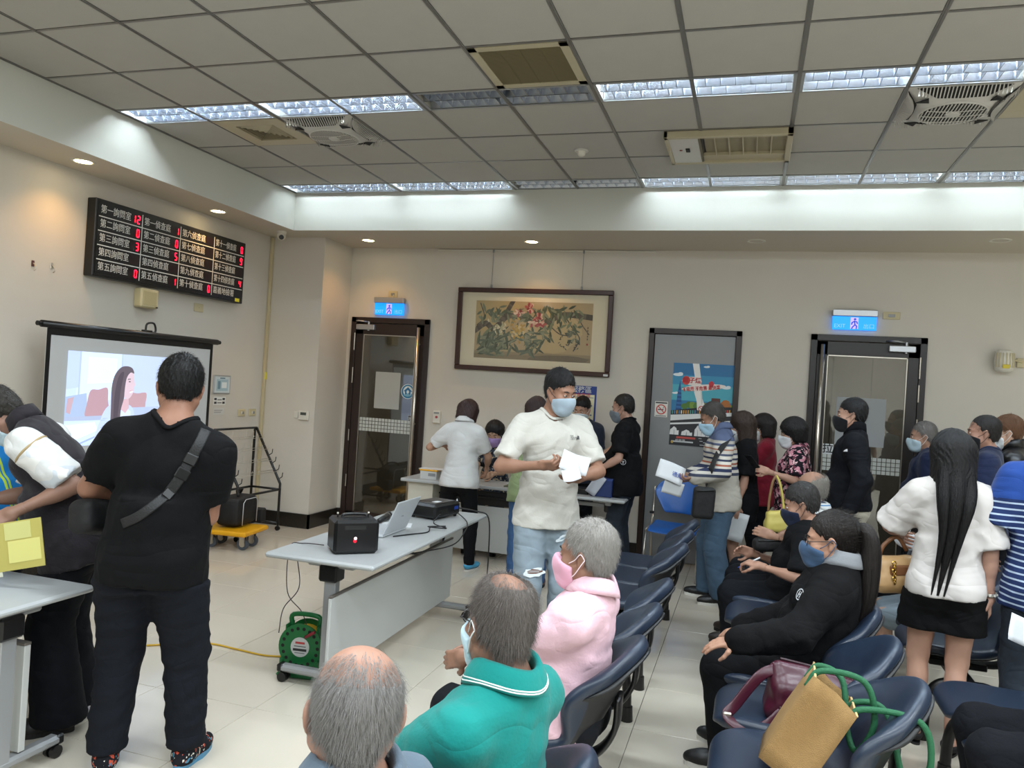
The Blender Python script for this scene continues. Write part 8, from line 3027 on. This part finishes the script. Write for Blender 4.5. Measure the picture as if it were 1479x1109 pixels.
for x, hv, e in ((0.0, 1.0, 0.03), (gw, 0.93, 0.06)):
    pth = [(x, hh_*hv-0.05, 0.06), (x+0.01, hh_*hv+0.02, 0.06), (x+0.10+e, hh_+0.07, 0.08), (x+0.19+e, hh_-0.02, 0.10), (x+0.20+e, hh_-0.13, 0.13), (x+0.15+e, hh_-0.10, 0.17), (x+0.09, hh_+0.02, 0.20), (x+0.01, hh_*hv+0.01, 0.22), (x, hh_*hv-0.05, 0.22)]
    MB().tube([MJ @ np.array(p) for p in smooth_path(pth, 7)], 0.01, 10).build('handle', M_GHAN, t)

q = at(1112, 786, 5.02)
t = empty('clutch_bag', tuple(q), 0, 'small black pouch on the lap of the balding man in pale stripes', 'bag')
sdf_obj('pouch', [(rbox((0, 0, 0), (0.11, 0.05, 0.045), np.eye(3), 0.035), 0.0)], 0.008, M_BAG, t, Mb, np.zeros(3), 0.004, 5)
MB().tube([Mb @ np.array(v_) for v_ in ((-0.09, 0.045, 0.03), (0.0, 0.05, 0.034), (0.09, 0.045, 0.03))], 0.004, 6).build('zip', M_BPLAST, t)

# emblems and lettering on the clothes
def emblem(k, px, py, polys, name, upv=None):
    fr_ = cloth_frame(k, px, py, 0.006, upv)
    o = print_sheet(name, polys, fr_, M_PRINT, None, 1e-4)
    o.parent = PE[k].top
    o.matrix_parent_inverse = (Matrix.Translation(PE[k].root.location) @ PE[k].root.rotation_euler.to_matrix().to_4x4()).inverted()
    return fr_, o


fr_, o = emblem('white', 829, 632, [('#3a3a3c', [(0.012, -0.012), (0.034, -0.012), (0.034, 0.010), (0.028, 0.010)]), ('#3a3a3c', [(0.012, -0.012), (0.017, -0.012), (0.028, 0.012), (0.024, 0.013)])], 'chest_emblem')
for k, s_ in enumerate(('THE', 'NORTH', 'FACE')):
    o2 = text('chest_lettering', s_, 0.012, shift(fr_, -0.028, 0.009-0.010*k, 0.001), M_INK, None, 'LEFT', 0.0001)
    o2.parent = PE['white'].top
    o2.matrix_parent_inverse = o.matrix_parent_inverse
ring = lambda r0, r1, c: [(c, [(r0*math.cos(a), r0*math.sin(a)), (r0*math.cos(b), r0*math.sin(b)), (r1*math.cos(b), r1*math.sin(b)), (r1*math.cos(a), r1*math.sin(a))]) for a, b in zip(np.linspace(0, 2*math.pi, 25)[:-1], np.linspace(0, 2*math.pi, 25)[1:])]
emblem('counter', 900, 667, ring(0.022, 0.027, '#c9ccd0')+[('#c9ccd0', rect(-0.006, -0.016, 0.004, 0.012)), ('#c9ccd0', rect(-0.012, 0.002, 0.012, 0.008))], 'sleeve_emblem')
emblem('jacket', 1222, 651, [('#e3e5e8', [(-0.022, -0.008), (0.022, -0.004), (0.016, 0.016), (-0.004, 0.008)])], 'chest_emblem')
emblem('pony', 1157, 859, ring(0.022, 0.027, '#c9ccd0')+[('#c9ccd0', [(-0.012, -0.016), (-0.006, -0.016), (0.0, 0.016), (-0.006, 0.016)]), ('#c9ccd0', [(0.004, -0.016), (0.010, -0.016), (0.014, 0.014), (0.008, 0.014)]), ('#c9ccd0', rect(-0.01, -0.002, 0.012, 0.003))], 'chest_emblem')

# white sheet at the picture's edge, held by the striped-polo man
c = at(1482, 914, 3.45)
sheet('paper_sheet', c, R3-U3*0.4, U3*0.8+R3*0.2+F2*0.4, 0.17, 0.12, 'white sheet held low beside the blue-striped polo man', fold=0.01)

# ripped knee of the light jeans
T = tree_of(PE['white'], PE['white'].bottom)
for nm, px, py, ps in (('ripped_knee', 771, 826, [('#dfe6ea', blob(0, 0, 0.062, 0.026, 16, 0.1, 0.25)), ('#6a4a3c', blob(0, 0.004, 0.046, 0.014, 14, 0.1, 0.25)), ('#d5dde2', rect(-0.04, 0.0, 0.03, 0.003)), ('#d5dde2', rect(-0.03, 0.008, 0.04, 0.010))]), ('worn_patch', 812, 777, [('#d3dde3', blob(0, 0, 0.035, 0.014, 14, 0.5, 0.3)), ('#7d94a4', blob(0.002, 0, 0.018, 0.005, 10, 0.5, 0.2))])):
    d = ray(px, py)
    d = d/np.linalg.norm(d)
    hp, hn, _, _ = T.ray_cast(Vector(CAM), Vector(d))
    if hp is not None:
        n_ = np.array(hn)
        n_ = -n_ if n_ @ d > 0 else n_
        v_ = np.array([0, 0, 1.0])-n_*n_[2]
        v_ /= np.linalg.norm(v_)
        o = print_sheet(nm, ps, (np.stack([np.cross(v_, n_), v_, n_], 1), np.array(hp)+n_*0.009), M_PRINT, None, 2e-4)
        o.parent = PE['white'].bottom
        o.matrix_parent_inverse = (Matrix.Translation(PE['white'].root.location) @ PE['white'].root.rotation_euler.to_matrix().to_4x4()).inverted()

# bracelet and watches
for k, sd, nm, lab, m_, r_ in (('long', 'r', 'bracelet', 'silver bracelet with stones on the long-haired woman\'s wrist', M_STEEL, 0.030), ('jacket', 'l', 'wristwatch', 'steel wristwatch on the black-jacket man\'s wrist', M_STEEL, 0.042), ('striped', 'l', 'wristwatch', 'dark strap watch on the striped-shirt man\'s wrist', mat('watch_navy', '#20263a', 0.5), 0.040)):
    P = PE[k]
    M, o_ = P.HF[sd]
    t = empty(nm, tuple(P.wor(o_+M @ np.array([0, 0, -0.02]))), 0, lab, 'watch' if nm == 'wristwatch' else 'bracelet')
    W3 = P.R @ M
    MB().lathe([(r_+0.003*math.cos(a), 0.009*math.sin(a)) for a in np.linspace(0, 2*math.pi, 9)], 20, 0, (W3, np.zeros(3))).build('band', m_, t)
    if nm == 'wristwatch':
        MB().cyl(W3 @ np.array([0, -r_+0.004, 0]), W3 @ np.array([0, -r_-0.008, 0]), 0.017, n=18).build('dial', M_BPLAST, t)
    else:
        for q_ in range(9):
            a = 2*math.pi*q_/9
            MB().lathe([(0, -0.006), (0.005, -0.004), (0.006, 0), (0.005, 0.004), (0, 0.006)], 8, 0, (np.eye(3), W3 @ np.array([(r_+0.004)*math.cos(a), (r_+0.004)*math.sin(a), 0]))).build('stone', M_WPLAST, t)

# yellow-green reflective stripes on the blue vest
M_REFS = mat('reflective_lime', '#b9cf3a', 0.5)
